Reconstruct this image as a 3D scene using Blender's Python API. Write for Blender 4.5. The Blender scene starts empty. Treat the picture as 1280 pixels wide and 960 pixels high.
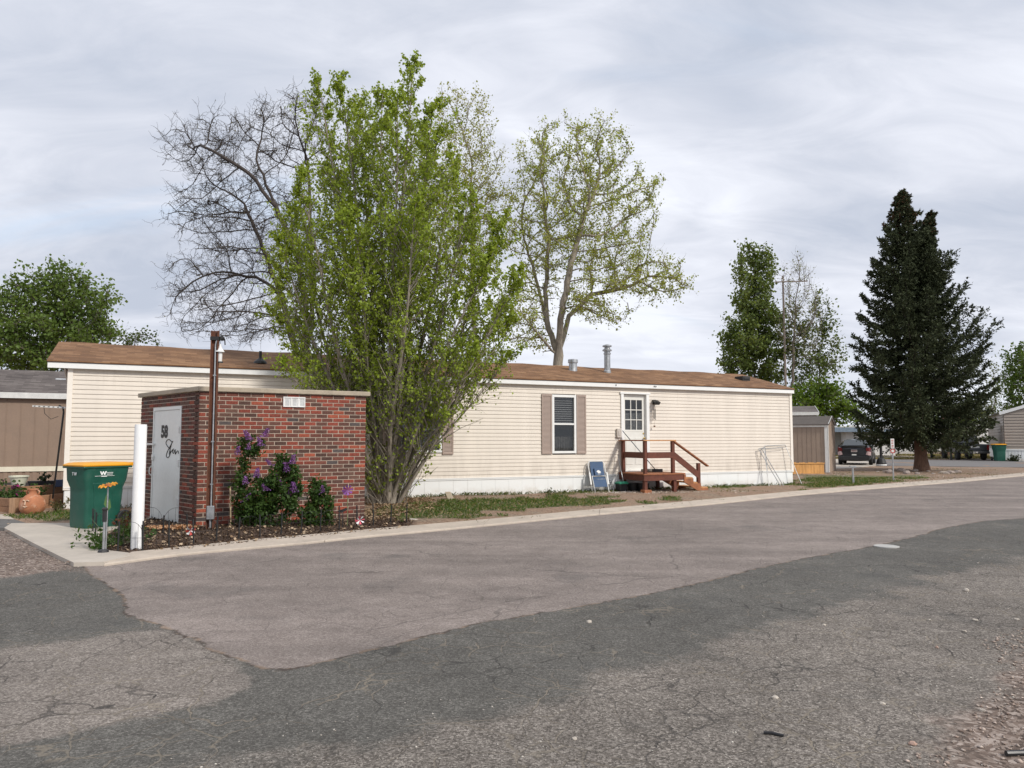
import bpy, math, random
import numpy as np
from mathutils import Vector, Matrix, noise as mnoise
random.seed(7); RNG = np.random.default_rng(7)
R = math.radians; PI = math.pi
scene = bpy.context.scene
col = scene.collection
# ------------------------------------------------------------------ camera
F_PX = 961.0; CAM_H = 1.55; PITCH = math.atan(69 / F_PX)
cam_data = bpy.data.cameras.new('camera'); cam = bpy.data.objects.new('camera', cam_data); col.objects.link(cam)
cam.location = (0, 0, CAM_H); cam.rotation_euler = (R(90) + PITCH, 0, 0)
cam_data.sensor_width = 36; cam_data.lens = 36 * F_PX / 1280; cam_data.clip_end = 6000; cam_data.clip_start = 0.05
scene.camera = cam
# ------------------------------------------------------------------ light and exposure
SUN_AZ = math.atan2(-0.66, 0.75); SUN_EL = R(38)
SUN_DIR = Vector((math.cos(SUN_EL) * math.cos(SUN_AZ), math.cos(SUN_EL) * math.sin(SUN_AZ), math.sin(SUN_EL)))
sl = bpy.data.lights.new('sun', 'SUN'); sl.energy = 2.0; sl.angle = R(7); sl.color = (1.0, .95, .87)
so = bpy.data.objects.new('sun', sl); col.objects.link(so); so.rotation_euler = SUN_DIR.to_track_quat('Z', 'Y').to_euler()
scene.view_settings.view_transform = 'Standard'; scene.view_settings.look = 'None'
scene.view_settings.gamma = 1; scene.view_settings.use_curve_mapping = False
scene.view_settings.exposure = 0.6
scene.render.engine = 'CYCLES'
scene.cycles.max_bounces = 6; scene.cycles.transparent_max_bounces = 8


class NT:
    """small node-tree helper"""
    def __init__(s, tree):
        s.t = tree; s.n = tree.nodes; s.l = tree.links
    def put(s, v, sock):
        if v is None: return
        if hasattr(v, 'is_linked') or hasattr(v, 'links'): s.l.new(v, sock)
        else:
            if isinstance(v, (tuple, list)) and len(v) == 3 and sock.type == 'RGBA': v = (*v, 1)
            sock.default_value = v
    def noise(s, scale, detail=3, rough=.55, vec=None, dist=0):
        n = s.n.new('ShaderNodeTexNoise'); n.inputs['Scale'].default_value = scale; n.inputs['Detail'].default_value = detail
        n.inputs['Roughness'].default_value = rough; n.inputs['Distortion'].default_value = dist
        if vec is not None: s.l.new(vec, n.inputs['Vector'])
        return n.outputs['Fac']
    def noisec(s, scale, detail=3, vec=None):
        n = s.n.new('ShaderNodeTexNoise'); n.inputs['Scale'].default_value = scale; n.inputs['Detail'].default_value = detail
        if vec is not None: s.l.new(vec, n.inputs['Vector'])
        return n.outputs['Color']
    def voro(s, scale, vec=None, feature='F1', out='Distance', rnd=1):
        n = s.n.new('ShaderNodeTexVoronoi'); n.feature = feature; n.inputs['Scale'].default_value = scale
        n.inputs['Randomness'].default_value = rnd
        if vec is not None: s.l.new(vec, n.inputs['Vector'])
        return n.outputs[out]
    def obj(s):
        return s.n.new('ShaderNodeTexCoord').outputs['Object']
    def mapv(s, vec, scale=(1, 1, 1), loc=(0, 0, 0), rot=(0, 0, 0)):
        n = s.n.new('ShaderNodeMapping'); s.l.new(vec, n.inputs['Vector'])
        n.inputs['Scale'].default_value = scale; n.inputs['Location'].default_value = loc; n.inputs['Rotation'].default_value = rot
        return n.outputs['Vector']
    def attr(s, name, out='Color'):
        n = s.n.new('ShaderNodeAttribute'); n.attribute_name = name; return n.outputs[out]
    def sep(s, v):
        n = s.n.new('ShaderNodeSeparateXYZ'); s.l.new(v, n.inputs[0]); return n.outputs
    def comb(s, x, y, z):
        n = s.n.new('ShaderNodeCombineXYZ'); s.put(x, n.inputs[0]); s.put(y, n.inputs[1]); s.put(z, n.inputs[2]); return n.outputs[0]
    def math(s, op, a, b=None, c=None, clamp=False):
        n = s.n.new('ShaderNodeMath'); n.operation = op; n.use_clamp = clamp
        s.put(a, n.inputs[0]); s.put(b, n.inputs[1]); s.put(c, n.inputs[2]); return n.outputs[0]
    def vmath(s, op, a, b=None):
        n = s.n.new('ShaderNodeVectorMath'); n.operation = op; s.put(a, n.inputs[0]); s.put(b, n.inputs[1]); return n.outputs[0]
    def step(s, v, lo, hi, a=0., b=1.):
        n = s.n.new('ShaderNodeMapRange'); n.interpolation_type = 'SMOOTHSTEP'
        s.put(v, n.inputs['Value']); n.inputs['From Min'].default_value = lo; n.inputs['From Max'].default_value = hi
        n.inputs['To Min'].default_value = a; n.inputs['To Max'].default_value = b; return n.outputs['Result']
    def mix(s, f, a, b, mode='MIX'):
        n = s.n.new('ShaderNodeMix'); n.data_type = 'RGBA'; n.blend_type = mode
        s.put(f, n.inputs['Factor']); s.put(a, n.inputs[6]); s.put(b, n.inputs[7]); return n.outputs[2]
    def ramp(s, f, stops):
        n = s.n.new('ShaderNodeValToRGB'); s.l.new(f, n.inputs[0]); e = n.color_ramp.elements
        while len(e) < len(stops): e.new(.5)
        for q, (p, c) in zip(e, stops): q.position = p; q.color = (*c, 1)
        return n.outputs[0]
    def bump(s, h, strength=.3, dist=.01):
        n = s.n.new('ShaderNodeBump'); n.inputs['Strength'].default_value = strength; n.inputs['Distance'].default_value = dist
        s.l.new(h, n.inputs['Height']); return n.outputs[0]


# ------------------------------------------------------------------ sky
world = bpy.data.worlds.new('World'); scene.world = world; world.use_nodes = True
w = NT(world.node_tree); w.n.clear()
wo = w.n.new('ShaderNodeOutputWorld'); bg = w.n.new('ShaderNodeBackground'); w.l.new(bg.outputs[0], wo.inputs[0])
sky = w.n.new('ShaderNodeTexSky'); sky.sky_type = 'NISHITA'; sky.sun_disc = False
sky.sun_elevation = SUN_EL; sky.sun_rotation = math.atan2(SUN_DIR.x, SUN_DIR.y); sky.dust_density = 2.0
dirv = w.n.new('ShaderNodeTexCoord').outputs['Generated']
dx, dy, dz = w.sep(dirv)
den = w.math('ADD', w.math('MAXIMUM', dz, 0.0), 0.24)
pl = w.comb(w.math('DIVIDE', dx, den), w.math('DIVIDE', dy, den), 0)
p1 = w.mapv(pl, scale=(.85, 1.25, 1), rot=(0, 0, R(-18)), loc=(1.3, 0.45, 0))
big = w.noise(1.05, 4, .5, p1, .35)
fine = w.noise(3.4, 7, .6, w.mapv(pl, scale=(.8, 1.6, 1), rot=(0, 0, R(35)), loc=(3, 1, 0)), .7)
thick = w.math('ADD', w.math('MULTIPLY', big, .70), w.math('MULTIPLY', fine, .30))
cloud = w.ramp(thick, [(.38, (6.3, 6.5, 7.05)), (.46, (5.4, 5.6, 6.2)), (.53, (4.6, 4.85, 5.5)), (.62, (3.7, 4.05, 4.8))])
gap = w.noise(1.5, 5, .55, w.mapv(pl, scale=(.5, 1.25, 1), loc=(5.1, 2.2, 0)), .5)
gapm = w.step(gap, .60, .74, 0, .5)
blue = w.mix(.45, sky.outputs[0], (6.2, 6.9, 7.8))
skyc = w.mix(gapm, cloud, blue)
low = w.step(dz, .0, .14, .45, 0)       # pale band of thin high cloud low over the horizon
skyc = w.mix(low, skyc, (6.3, 6.65, 7.15))
w.l.new(skyc, bg.inputs[0]); bg.inputs[1].default_value = 0.1

# ------------------------------------------------------------------ measuring helpers (photo pixel -> place on the ground or at a depth)
def ray(x, y):
    a = (x - 640) / F_PX; b = (480 - y) / F_PX
    return Vector((a, math.cos(PITCH) - b * math.sin(PITCH), math.sin(PITCH) + b * math.cos(PITCH)))
def G(x, y, z=0.0):
    r = ray(x, y); t = (z - CAM_H) / r.z; return Vector((r.x * t, r.y * t, z))
def at(x, y, Y):
    r = ray(x, y); t = Y / r.y; return Vector((r.x * t, Y, CAM_H + r.z * t))

# ------------------------------------------------------------------ materials
MATS = {}
def new_mat(name):
    m = bpy.data.materials.new(name); m.use_nodes = True; t = NT(m.node_tree); b = t.n['Principled BSDF']; MATS[name] = m
    return m, t, b
def plain(name, c, rough=.6, var=.12, scale=6, metal=0, bump=.0, bscale=60, spec=.5, dirt=None):
    """coloured surface with large and small scale variation of tone and roughness"""
    if name in MATS: return MATS[name]
    m, t, b = new_mat(name); o = t.obj()
    n1 = t.noise(scale, 5, .6, o); n2 = t.noise(scale * 9, 3, .6, o)
    v = t.math('ADD', t.math('MULTIPLY', n1, .65), t.math('MULTIPLY', n2, .35))
    k = t.step(v, .3, .7, 1 - var, 1 + var)
    cc = t.vmath('MULTIPLY', tuple(c), t.comb(k, k, k))
    if dirt:
        dm = t.step(t.noise(scale * .7, 6, .7, t.mapv(o, loc=(7, 3, 1))), .52, .75, 0, dirt[1])
        cc = t.mix(dm, cc, dirt[0])
    t.l.new(cc, b.inputs['Base Color']); b.inputs['Metallic'].default_value = metal
    t.l.new(t.step(n1, .3, .7, rough - .07, min(1, rough + .07)), b.inputs['Roughness'])
    b.inputs['Specular IOR Level'].default_value = spec
    if bump: t.l.new(t.bump(t.noise(bscale, 4, .6, o), bump, .01), b.inputs['Normal'])
    return m
def attr_mat(name, attr='tint', rough=.8, bump=.3, bscale=90, mul=1.0, var=.25):
    m, t, b = new_mat(name); o = t.obj(); n = t.noise(40, 4, .65, o)
    k = t.step(n, .3, .7, mul * (1 - var), mul * (1 + var))
    t.l.new(t.vmath('MULTIPLY', t.attr(attr), t.comb(k, k, k)), b.inputs['Base Color']); b.inputs['Roughness'].default_value = rough
    t.l.new(t.bump(t.noise(bscale, 3, .6, o), bump, .006), b.inputs['Normal']); return m
def leaf_mat(name, trans=.4, rough=.5, mulc=(1.35, 1.2, .55)):
    m = bpy.data.materials.new(name); m.use_nodes = True; t = NT(m.node_tree); MATS[name] = m
    b = t.n['Principled BSDF']; b.inputs['Roughness'].default_value = rough; b.inputs['Specular IOR Level'].default_value = .25
    a = t.attr('tint'); t.l.new(a, b.inputs['Base Color'])
    tr = t.n.new('ShaderNodeBsdfTranslucent'); t.l.new(t.vmath('MULTIPLY', a, mulc), tr.inputs[0])
    mx = t.n.new('ShaderNodeMixShader'); mx.inputs[0].default_value = trans
    t.l.new(b.outputs[0], mx.inputs[1]); t.l.new(tr.outputs[0], mx.inputs[2]); t.l.new(mx.outputs[0], t.n['Material Output'].inputs[0]); return m
def glass_mat(name, c=(.012, .015, .017)):
    m, t, b = new_mat(name); b.inputs['Base Color'].default_value = (*c, 1); b.inputs['Roughness'].default_value = .03
    b.inputs['Specular IOR Level'].default_value = .8
    tr = t.n.new('ShaderNodeBsdfTransparent'); b.inputs['IOR'].default_value = 1.7; mx = t.n.new('ShaderNodeMixShader'); mx.inputs[0].default_value = .58
    t.l.new(b.outputs[0], mx.inputs[1]); t.l.new(tr.outputs[0], mx.inputs[2]); t.l.new(mx.outputs[0], t.n['Material Output'].inputs[0])
    t.l.new(t.bump(t.noise(1.3, 2, .5, t.obj()), .04, .02), b.inputs['Normal']); return m
def wood(name, c, var=.35, rough=.7, axis=(.6, 14, 14)):
    if name in MATS: return MATS[name]
    m, t, b = new_mat(name); o = t.obj()
    g = t.noise(3.2, 6, .7, t.mapv(o, scale=axis), .6); l = t.noise(1.7, 4, .6, o)
    k = t.step(t.math('ADD', t.math('MULTIPLY', g, .6), t.math('MULTIPLY', l, .4)), .3, .7, 1 - var, 1 + var)
    t.l.new(t.vmath('MULTIPLY', tuple(c), t.comb(k, k, k)), b.inputs['Base Color']); b.inputs['Roughness'].default_value = rough
    t.l.new(t.bump(g, .35, .006), b.inputs['Normal']); return m
def bark(name, c, scale=1.0):
    m, t, b = new_mat(name); o = t.obj()
    v = t.noise(7 * scale, 6, .7, t.mapv(o, scale=(1.6, 1.6, .35)), .8)
    t.l.new(t.ramp(v, [(.3, tuple(x * .45 for x in c)), (.55, c), (.8, tuple(min(1, x * 1.5) for x in c))]), b.inputs['Base Color'])
    b.inputs['Roughness'].default_value = .9; t.l.new(t.bump(v, .8, .03), b.inputs['Normal']); return m

white_metal = plain('white_metal', (.74, .74, .72), .45, .05, 3, dirt=((.45, .40, .33), .35))
fascia_white = plain('fascia_white', (.80, .80, .78), .5, .03, 2, dirt=((.6, .56, .5), .25))
black_metal = plain('black_metal', (.018, .018, .018), .5, .3)
black_plastic = plain('black_plastic', (.02, .02, .022), .45, .2)
glass = glass_mat('window_glass')
galv = plain('galvanised_steel', (.42, .43, .44), .38, .25, 9, metal=.7)
leafm = leaf_mat('leaf'); leafm_thin = leaf_mat('leaf_small', .45)
needle = leaf_mat('needle', .08, .7, (1, 1, 1))

def siding_mat():
    m, t, b = new_mat('cream_siding'); o = t.obj()
    streak = t.noise(1.1, 5, .65, t.mapv(o, scale=(2.2, 1, .25))); f = t.noise(30, 3, .6, t.mapv(o, scale=(.5, 1, 2)))
    k = t.step(t.math('ADD', t.math('MULTIPLY', streak, .7), t.math('MULTIPLY', f, .3)), .3, .7, .93, 1.04)
    x, y, z = t.sep(o)
    dirt = t.math('MULTIPLY', t.step(z, .45, 1.3, .5, .05), t.step(t.noise(2.0, 6, .7, t.mapv(o, scale=(2, 1, .5))), .4, .68)); st_ = t.math('MULTIPLY', t.step(z, 2.3, 3.05, 0, .4), t.step(t.noise(3.2, 5, .65, t.mapv(o, scale=(3, 1, .12))), .52, .7)); dirt = t.math('MAXIMUM', dirt, st_)
    base = t.mix(dirt, (.715, .645, .56), (.50, .44, .37))
    t.l.new(t.vmath('MULTIPLY', base, t.comb(k, k, k)), b.inputs['Base Color']); b.inputs['Roughness'].default_value = .5
    t.l.new(t.bump(t.noise(55, 4, .6, t.mapv(o, scale=(.15, 1, 1.5))), .15, .004), b.inputs['Normal']); return m
def shingle_mat(name, c1, c2, c3, gran=.5):
    m, t, b = new_mat(name); o = t.obj()
    br = t.n.new('ShaderNodeTexBrick'); br.offset = .5; br.inputs['Scale'].default_value = 1
    br.inputs['Brick Width'].default_value = .31; br.inputs['Row Height'].default_value = .145; br.inputs['Mortar Size'].default_value = .004
    br.inputs['Color1'].default_value = (0, 0, 0, 1); br.inputs['Color2'].default_value = (1, 1, 1, 1); br.inputs['Mortar'].default_value = (.2, .2, .2, 1)
    t.l.new(o, br.inputs['Vector'])
    lg = t.noise(.8, 5, .6, o)
    v = t.math('ADD', t.math('MULTIPLY', br.outputs['Color'], .3), t.math('MULTIPLY', lg, .7))
    c = t.ramp(v, [(.25, c1), (.5, c2), (.75, c3)])
    row = t.math('FRACT', t.math('DIVIDE', t.sep(o)[1], .145))
    c = t.mix(t.step(row, .0, .14, .55, 0), c, tuple(x * .35 for x in c1))
    g = t.noise(160, 2, .6, o); k = t.step(g, .3, .7, 1 - gran * .35, 1 + gran * .35)
    t.l.new(t.vmath('MULTIPLY', c, t.comb(k, k, k)), b.inputs['Base Color']); b.inputs['Roughness'].default_value = .9
    t.l.new(t.bump(t.math('ADD', g, t.math('MULTIPLY', row, -1.2)), .4, .012), b.inputs['Normal']); return m

# ------------------------------------------------------------------ mesh helpers
class MB:
    def __init__(s): s.v = []; s.f = []; s.m = []; s.tint = []
    def add(s, vs, fs, mi=0, tint=None):
        b = len(s.v); s.v += [tuple(v) for v in vs]; s.f += [tuple(b + i for i in f) for f in fs]; s.m += [mi] * len(fs); s.tint += [tint] * len(fs); return s
    def box(s, x0, x1, y0, y1, z0, z1, mi=0, tint=None):
        v = [(x0, y0, z0), (x1, y0, z0), (x1, y1, z0), (x0, y1, z0), (x0, y0, z1), (x1, y0, z1), (x1, y1, z1), (x0, y1, z1)]
        return s.add(v, [(0, 3, 2, 1), (4, 5, 6, 7), (0, 1, 5, 4), (1, 2, 6, 5), (2, 3, 7, 6), (3, 0, 4, 7)], mi, tint)
    def beam(s, p0, p1, w_, h, mi=0, up=(0, 0, 1)):
        p0, p1 = Vector(p0), Vector(p1); d = (p1 - p0).normalized(); x = d.cross(Vector(up))
        if x.length < 1e-4: x = Vector((1, 0, 0))
        x.normalize(); y = x.cross(d); v = []
        for p in (p0, p1):
            for a, b in ((-1, -1), (1, -1), (1, 1), (-1, 1)): v.append(p + x * a * w_ / 2 + y * b * h / 2)
        return s.add(v, [(3, 2, 1, 0), (4, 5, 6, 7), (0, 1, 5, 4), (1, 2, 6, 5), (2, 3, 7, 6), (3, 0, 4, 7)], mi)
    def tube(s, pts, r, n=8, mi=0, caps=True):
        pts = [Vector(p) for p in pts]; k = len(pts); rs = r if isinstance(r, (list, tuple)) else [r] * k; v = []; fs = []
        d0 = (pts[1] - pts[0]).normalized(); x = d0.orthogonal().normalized()
        for i, p in enumerate(pts):
            d = (pts[min(i + 1, k - 1)] - pts[max(i - 1, 0)]).normalized(); x = (x - d * x.dot(d))
            x = x.normalized() if x.length > 1e-6 else d.orthogonal().normalized(); y = d.cross(x)
            for j in range(n): a = 2 * PI * j / n; v.append(p + (x * math.cos(a) + y * math.sin(a)) * rs[i])
        for i in range(k - 1):
            for j in range(n): fs.append((i * n + j, i * n + (j + 1) % n, (i + 1) * n + (j + 1) % n, (i + 1) * n + j))
        if caps: fs.append(tuple(range(n))[::-1]); fs.append(tuple((k - 1) * n + j for j in range(n)))
        return s.add(v, fs, mi)
    def lathe(s, prof, n=24, c=(0, 0, 0), mi=0, cap=True):
        v = []; fs = []
        for r, z in prof:
            for j in range(n): a = 2 * PI * j / n; v.append((c[0] + r * math.cos(a), c[1] + r * math.sin(a), c[2] + z))
        for i in range(len(prof) - 1):
            for j in range(n): fs.append((i * n + j, i * n + (j + 1) % n, (i + 1) * n + (j + 1) % n, (i + 1) * n + j))
        if cap: fs.append(tuple(range(n))[::-1]); fs.append(tuple((len(prof) - 1) * n + j for j in range(n)))
        return s.add(v, fs, mi)
    def loft(s, rings, mi=0, cap=True):
        n = len(rings[0]); v = [p for r in rings for p in r]; fs = []
        for i in range(len(rings) - 1):
            for j in range(n): fs.append((i * n + j, i * n + (j + 1) % n, (i + 1) * n + (j + 1) % n, (i + 1) * n + j))
        if cap: fs.append(tuple(range(n))[::-1]); fs.append(tuple((len(rings) - 1) * n + j for j in range(n)))
        return s.add(v, fs, mi)
    def prism(s, poly, h, mi=0):
        """poly = world/local 3-D points (a flat outline); h = vector of extrusion"""
        n = len(poly); h = Vector(h); v = [Vector(p) for p in poly] + [Vector(p) + h for p in poly]
        return s.add(v, [tuple(range(n))[::-1], tuple(range(n, 2 * n))] + [(i, (i + 1) % n, n + (i + 1) % n, n + i) for i in range(n)], mi)
    def build(s, name, mats, parent=None, bevel=0, smooth=False, loc=None, rotz=None):
        me = bpy.data.meshes.new(name); me.from_pydata([tuple(v) for v in s.v], [], s.f)
        mats = mats if isinstance(mats, (list, tuple)) else [mats]
        for m in mats: me.materials.append(m)
        me.polygons.foreach_set('material_index', s.m)
        if any(t is not None for t in s.tint):
            a = me.color_attributes.new('tint', 'FLOAT_COLOR', 'CORNER'); d = []
            for p, t in zip(me.polygons, s.tint): d += list((*(t or (.5, .5, .5)), 1)) * p.loop_total
            a.data.foreach_set('color', d)
        if smooth: me.polygons.foreach_set('use_smooth', [True] * len(me.polygons))
        o = bpy.data.objects.new(name, me); col.objects.link(o); o.parent = parent
        if loc is not None: o.location = loc
        if rotz is not None: o.rotation_euler.z = rotz
        if bevel:
            b = o.modifiers.new('bevel', 'BEVEL'); b.width = bevel; b.segments = 2; b.limit_method = 'ANGLE'; b.angle_limit = R(40)
        if smooth and not bevel:
            pass
        return o
def auto_smooth(o, ang=35):
    me = o.data; me.polygons.foreach_set('use_smooth', [True] * len(me.polygons))
    try: me.set_sharp_from_angle(angle=R(ang))
    except Exception: pass
    return o
def np_mesh(name, V, faces, mat, parent=None, tint=None, smooth=False, extra=None):
    """faces: list of (n,k) int arrays; tint: per-vertex (n,3)"""
    me = bpy.data.meshes.new(name); V = np.asarray(V, np.float32); me.vertices.add(len(V)); me.vertices.foreach_set('co', V.ravel())
    ls = np.concatenate([f.ravel() for f in faces]).astype(np.int32); cnt = np.concatenate([np.full(len(f), f.shape[1]) for f in faces])
    st = np.concatenate([[0], np.cumsum(cnt)[:-1]]).astype(np.int32)
    me.loops.add(len(ls)); me.loops.foreach_set('vertex_index', ls)
    me.polygons.add(len(cnt)); me.polygons.foreach_set('loop_start', st)
    try: me.polygons.foreach_set('loop_total', cnt.astype(np.int32))
    except Exception: pass
    if smooth: me.polygons.foreach_set('use_smooth', np.ones(len(cnt), bool))
    me.update(calc_edges=True)
    for nm, arr in ([('tint', tint)] if tint is not None else []) + (extra or []):
        a = me.color_attributes.new(nm, 'FLOAT_COLOR', 'POINT')
        a.data.foreach_set('color', np.concatenate([arr, np.ones((len(V), 1))], 1).astype(np.float32).ravel())
    me.materials.append(mat); o = bpy.data.objects.new(name, me); col.objects.link(o); o.parent = parent; return o
def tag(o, label=None, cat=None, group=None, kind=None):
    if label: o['label'] = label
    if cat: o['category'] = cat
    if group: o['group'] = group
    if kind: o['kind'] = kind
    return o
def thing(name, label, cat, loc=(0, 0, 0), rotz=0, group=None):
    o = bpy.data.objects.new(name, None); col.objects.link(o); o.location = loc; o.rotation_euler.z = rotz; o.empty_display_size = .2
    return tag(o, label, cat, group)
def text_mesh(name, body, size, mat, parent, M, bold=0, ext=.001, shear=0):
    cu = bpy.data.curves.new(name, 'FONT'); cu.body = body; cu.size = size; cu.extrude = ext; cu.offset = bold; cu.align_x = 'CENTER'; cu.align_y = 'CENTER'; cu.shear = shear
    o = bpy.data.objects.new(name, cu); col.objects.link(o); dg = bpy.context.evaluated_depsgraph_get(); dg.update()
    me = bpy.data.meshes.new_from_object(o.evaluated_get(dg)); bpy.data.objects.remove(o)
    me.transform(M); me.materials.clear(); me.materials.append(mat)
    n = bpy.data.objects.new(name, me); col.objects.link(n); n.parent = parent; return n

# ------------------------------------------------------------------ plant helpers
def paths_mesh(name, paths, mat, parent):
    Vs = []; Fs = []; base = 0
    for pts, rad, n in paths:
        pts = np.asarray(pts, float); rad = np.asarray(rad, float); k = len(pts)
        if k < 2: continue
        d = np.gradient(pts, axis=0); d /= np.linalg.norm(d, axis=1, keepdims=True) + 1e-9
        ref = np.array([1., .3, .1]) if abs(d[0][2]) > .6 else np.array([0., 0., 1.])
        x = np.cross(d, ref); x /= np.linalg.norm(x, axis=1, keepdims=True) + 1e-9; y = np.cross(d, x)
        a = np.arange(n) * 2 * PI / n
        ring = pts[:, None] + (x[:, None] * np.cos(a)[None, :, None] + y[:, None] * np.sin(a)[None, :, None]) * rad[:, None, None]
        Vs.append(ring.reshape(-1, 3)); i = np.arange(k - 1)[:, None] * n; j = np.arange(n)[None]; jn = (j + 1) % n
        Fs.append(np.stack([i + j, i + jn, i + n + jn, i + n + j], -1).reshape(-1, 4) + base); base += k * n
    return np_mesh(name, np.concatenate(Vs), [np.concatenate(Fs)], mat, parent, smooth=True)
def twigs_arrays(P, r0, r1):
    """P (M,K,3) polylines -> three-sided tapering twigs"""
    M_, K, _ = P.shape; d = np.gradient(P, axis=1); d /= np.linalg.norm(d, axis=2, keepdims=True) + 1e-9
    ref = RNG.normal(size=(M_, 1, 3)); x = np.cross(d, ref); x /= np.linalg.norm(x, axis=2, keepdims=True) + 1e-9; y = np.cross(d, x)
    t = np.linspace(0, 1, K)[None, :, None]; r = (np.asarray(r0).reshape(-1, 1, 1) * (1 - t) + np.asarray(r1).reshape(-1, 1, 1) * t)
    a = np.arange(3) * 2 * PI / 3
    V = P[:, :, None] + (x[:, :, None] * np.cos(a)[None, None, :, None] + y[:, :, None] * np.sin(a)[None, None, :, None]) * r[..., None]
    V = V.reshape(-1, 3); m = np.arange(M_)[:, None, None] * K * 3; i = np.arange(K - 1)[None, :, None] * 3; j = np.arange(3)[None, None]; jn = (j + 1) % 3
    F = np.stack([m + i + j, m + i + jn, m + i + 3 + jn, m + i + 3 + j], -1).reshape(-1, 4); return V, F
def unit(a): return a / (np.linalg.norm(a, axis=-1, keepdims=True) + 1e-9)
def grow_twigs(base, dirs, length, K=4, up=.2, wob=.35, zig=0):
    M_ = len(base); P = np.zeros((M_, K, 3)); P[:, 0] = base; d = unit(dirs); L = np.asarray(length).reshape(-1, 1) / (K - 1)
    for k in range(1, K):
        d = unit(d + RNG.normal(size=(M_, 3)) * wob + np.array([0, 0, up])); P[:, k] = P[:, k - 1] + d * L
    return P
def leaves_mesh(name, pos, size, mat, parent, colors, up=.4, droop=0, aspect=.8, fold=.25):
    """one folded pointed leaf per position"""
    n = len(pos); nrm = unit(RNG.normal(size=(n, 3)) + np.array([0, 0, up])); t = unit(np.cross(nrm, RNG.normal(size=(n, 3))) + np.array([0, 0, -droop]))
    nrm = unit(nrm - t * np.sum(nrm * t, 1, keepdims=True)); s = np.cross(nrm, t)
    L = (size * RNG.uniform(.55, 1.45, n))[:, None]
    v0 = pos; v1 = pos + t * L * .42 + s * L * aspect * .5 + nrm * L * fold * .5; v2 = pos + t * L; v3 = pos + t * L * .42 - s * L * aspect * .5 + nrm * L * fold * .5
    V = np.stack([v0, v1, v2, v3], 1).reshape(-1, 3); i = np.arange(n)[:, None] * 4
    F = np.concatenate([i + np.array([[0, 1, 2]]), i + np.array([[0, 2, 3]])], 0)
    c = np.repeat(colors, 4, axis=0); return np_mesh(name, V, [F], mat, parent, tint=c)
def leaf_colors(n, a, b, br=.25, pos=None, cs=1.2):
    t = RNG.random((n, 1))
    if pos is not None:
        q = np.array([mnoise.noise(Vector(p) * cs) for p in pos[::1]]) if n < 90000 else np.zeros(n)
        t = np.clip(.35 * t + .33 + q[:, None] * .9, 0, 1)
    return (np.array(a) * (1 - t) + np.array(b) * t) * RNG.uniform(1 - br, 1 + br, (n, 1))
def colonize(attr, pos, par, D, infl, kill, maxit=220, up=.05):
    pos = [np.array(p, float) for p in pos]; par = list(par); alive = np.ones(len(attr), bool)
    nd = np.full(len(attr), 1e9); ni = np.zeros(len(attr), int); nch = [0] * len(pos)
    for q in par:
        if q >= 0: nch[q] += 1
    def upd(i0):
        P = np.array(pos[i0:])
        if not len(P): return
        for c in range(0, len(P), 400):
            d = np.linalg.norm(attr[:, None] - P[None, c:c + 400], axis=2); j = d.argmin(1); m = d[np.arange(len(attr)), j]; b = m < nd
            nd[b] = m[b]; ni[b] = j[b] + i0 + c
    upd(0)
    for it in range(maxit):
        alive &= nd > kill; act = alive & (nd < infl)
        if not act.any():
            if it == 0 or not alive.any(): break
            k = np.where(alive)[0]
            if len(k) < len(attr) * .02: break
            act = np.zeros(len(attr), bool); act[k[nd[k].argmin()]] = True
        acc = {}
        P = np.array(pos)
        dv = attr[act] - P[ni[act]]; dv /= np.linalg.norm(dv, axis=1, keepdims=True) + 1e-9
        idx = ni[act]; u, inv = np.unique(idx, return_inverse=True); s = np.zeros((len(u), 3)); np.add.at(s, inv, dv)
        n0 = len(pos); grew = False
        for q, sv in zip(u, s):
            if nch[q] >= 3: alive[act & (ni == q)] = False; continue
            l = np.linalg.norm(sv)
            if l < 1e-6: continue
            dirn = sv / l + np.array([0, 0, up]) + RNG.normal(size=3) * .12
            if par[q] >= 0: dirn = dirn + .35 * unit(pos[q] - pos[par[q]])
            dirn /= np.linalg.norm(dirn); pos.append(pos[q] + dirn * D); par.append(int(q)); nch.append(0); nch[q] += 1; grew = True
        if not grew and not alive.any(): break
        upd(n0)
    return np.array(pos), np.array(par)
def skeleton(pos, par, tip=.012, e=2.25, nfix=None):
    n = len(pos); ch = [[] for _ in range(n)]
    for i, q in enumerate(par):
        if q >= 0: ch[q].append(i)
    rr = np.zeros(n)
    for i in range(n - 1, -1, -1):
        rr[i] = tip if not ch[i] else sum(rr[c] ** e for c in ch[i]) ** (1 / e) * 1.004
    paths = []; stack = [(i, -1) for i in range(n) if par[i] < 0]
    while stack:
        i, p = stack.pop(); pts = [pos[p]] if p >= 0 else []; rad = [min(rr[i] * 1.15, rr[p])] if p >= 0 else []
        while True:
            pts.append(pos[i]); rad.append(rr[i])
            if not ch[i]: break
            c = sorted(ch[i], key=lambda k: -rr[k]); [stack.append((k, i)) for k in c[1:]]; i = c[0]
        r0 = max(rad); paths.append((pts, rad, 10 if r0 > .12 else 6 if r0 > .04 else 4))
    return rr, ch, paths
def ellipsoid_pts(c, r, n):
    p = RNG.normal(size=(n, 3)); p = unit(p) * (RNG.random((n, 1)) ** (1 / 2.4)); return p * np.array(r) + np.array(c)
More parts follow.
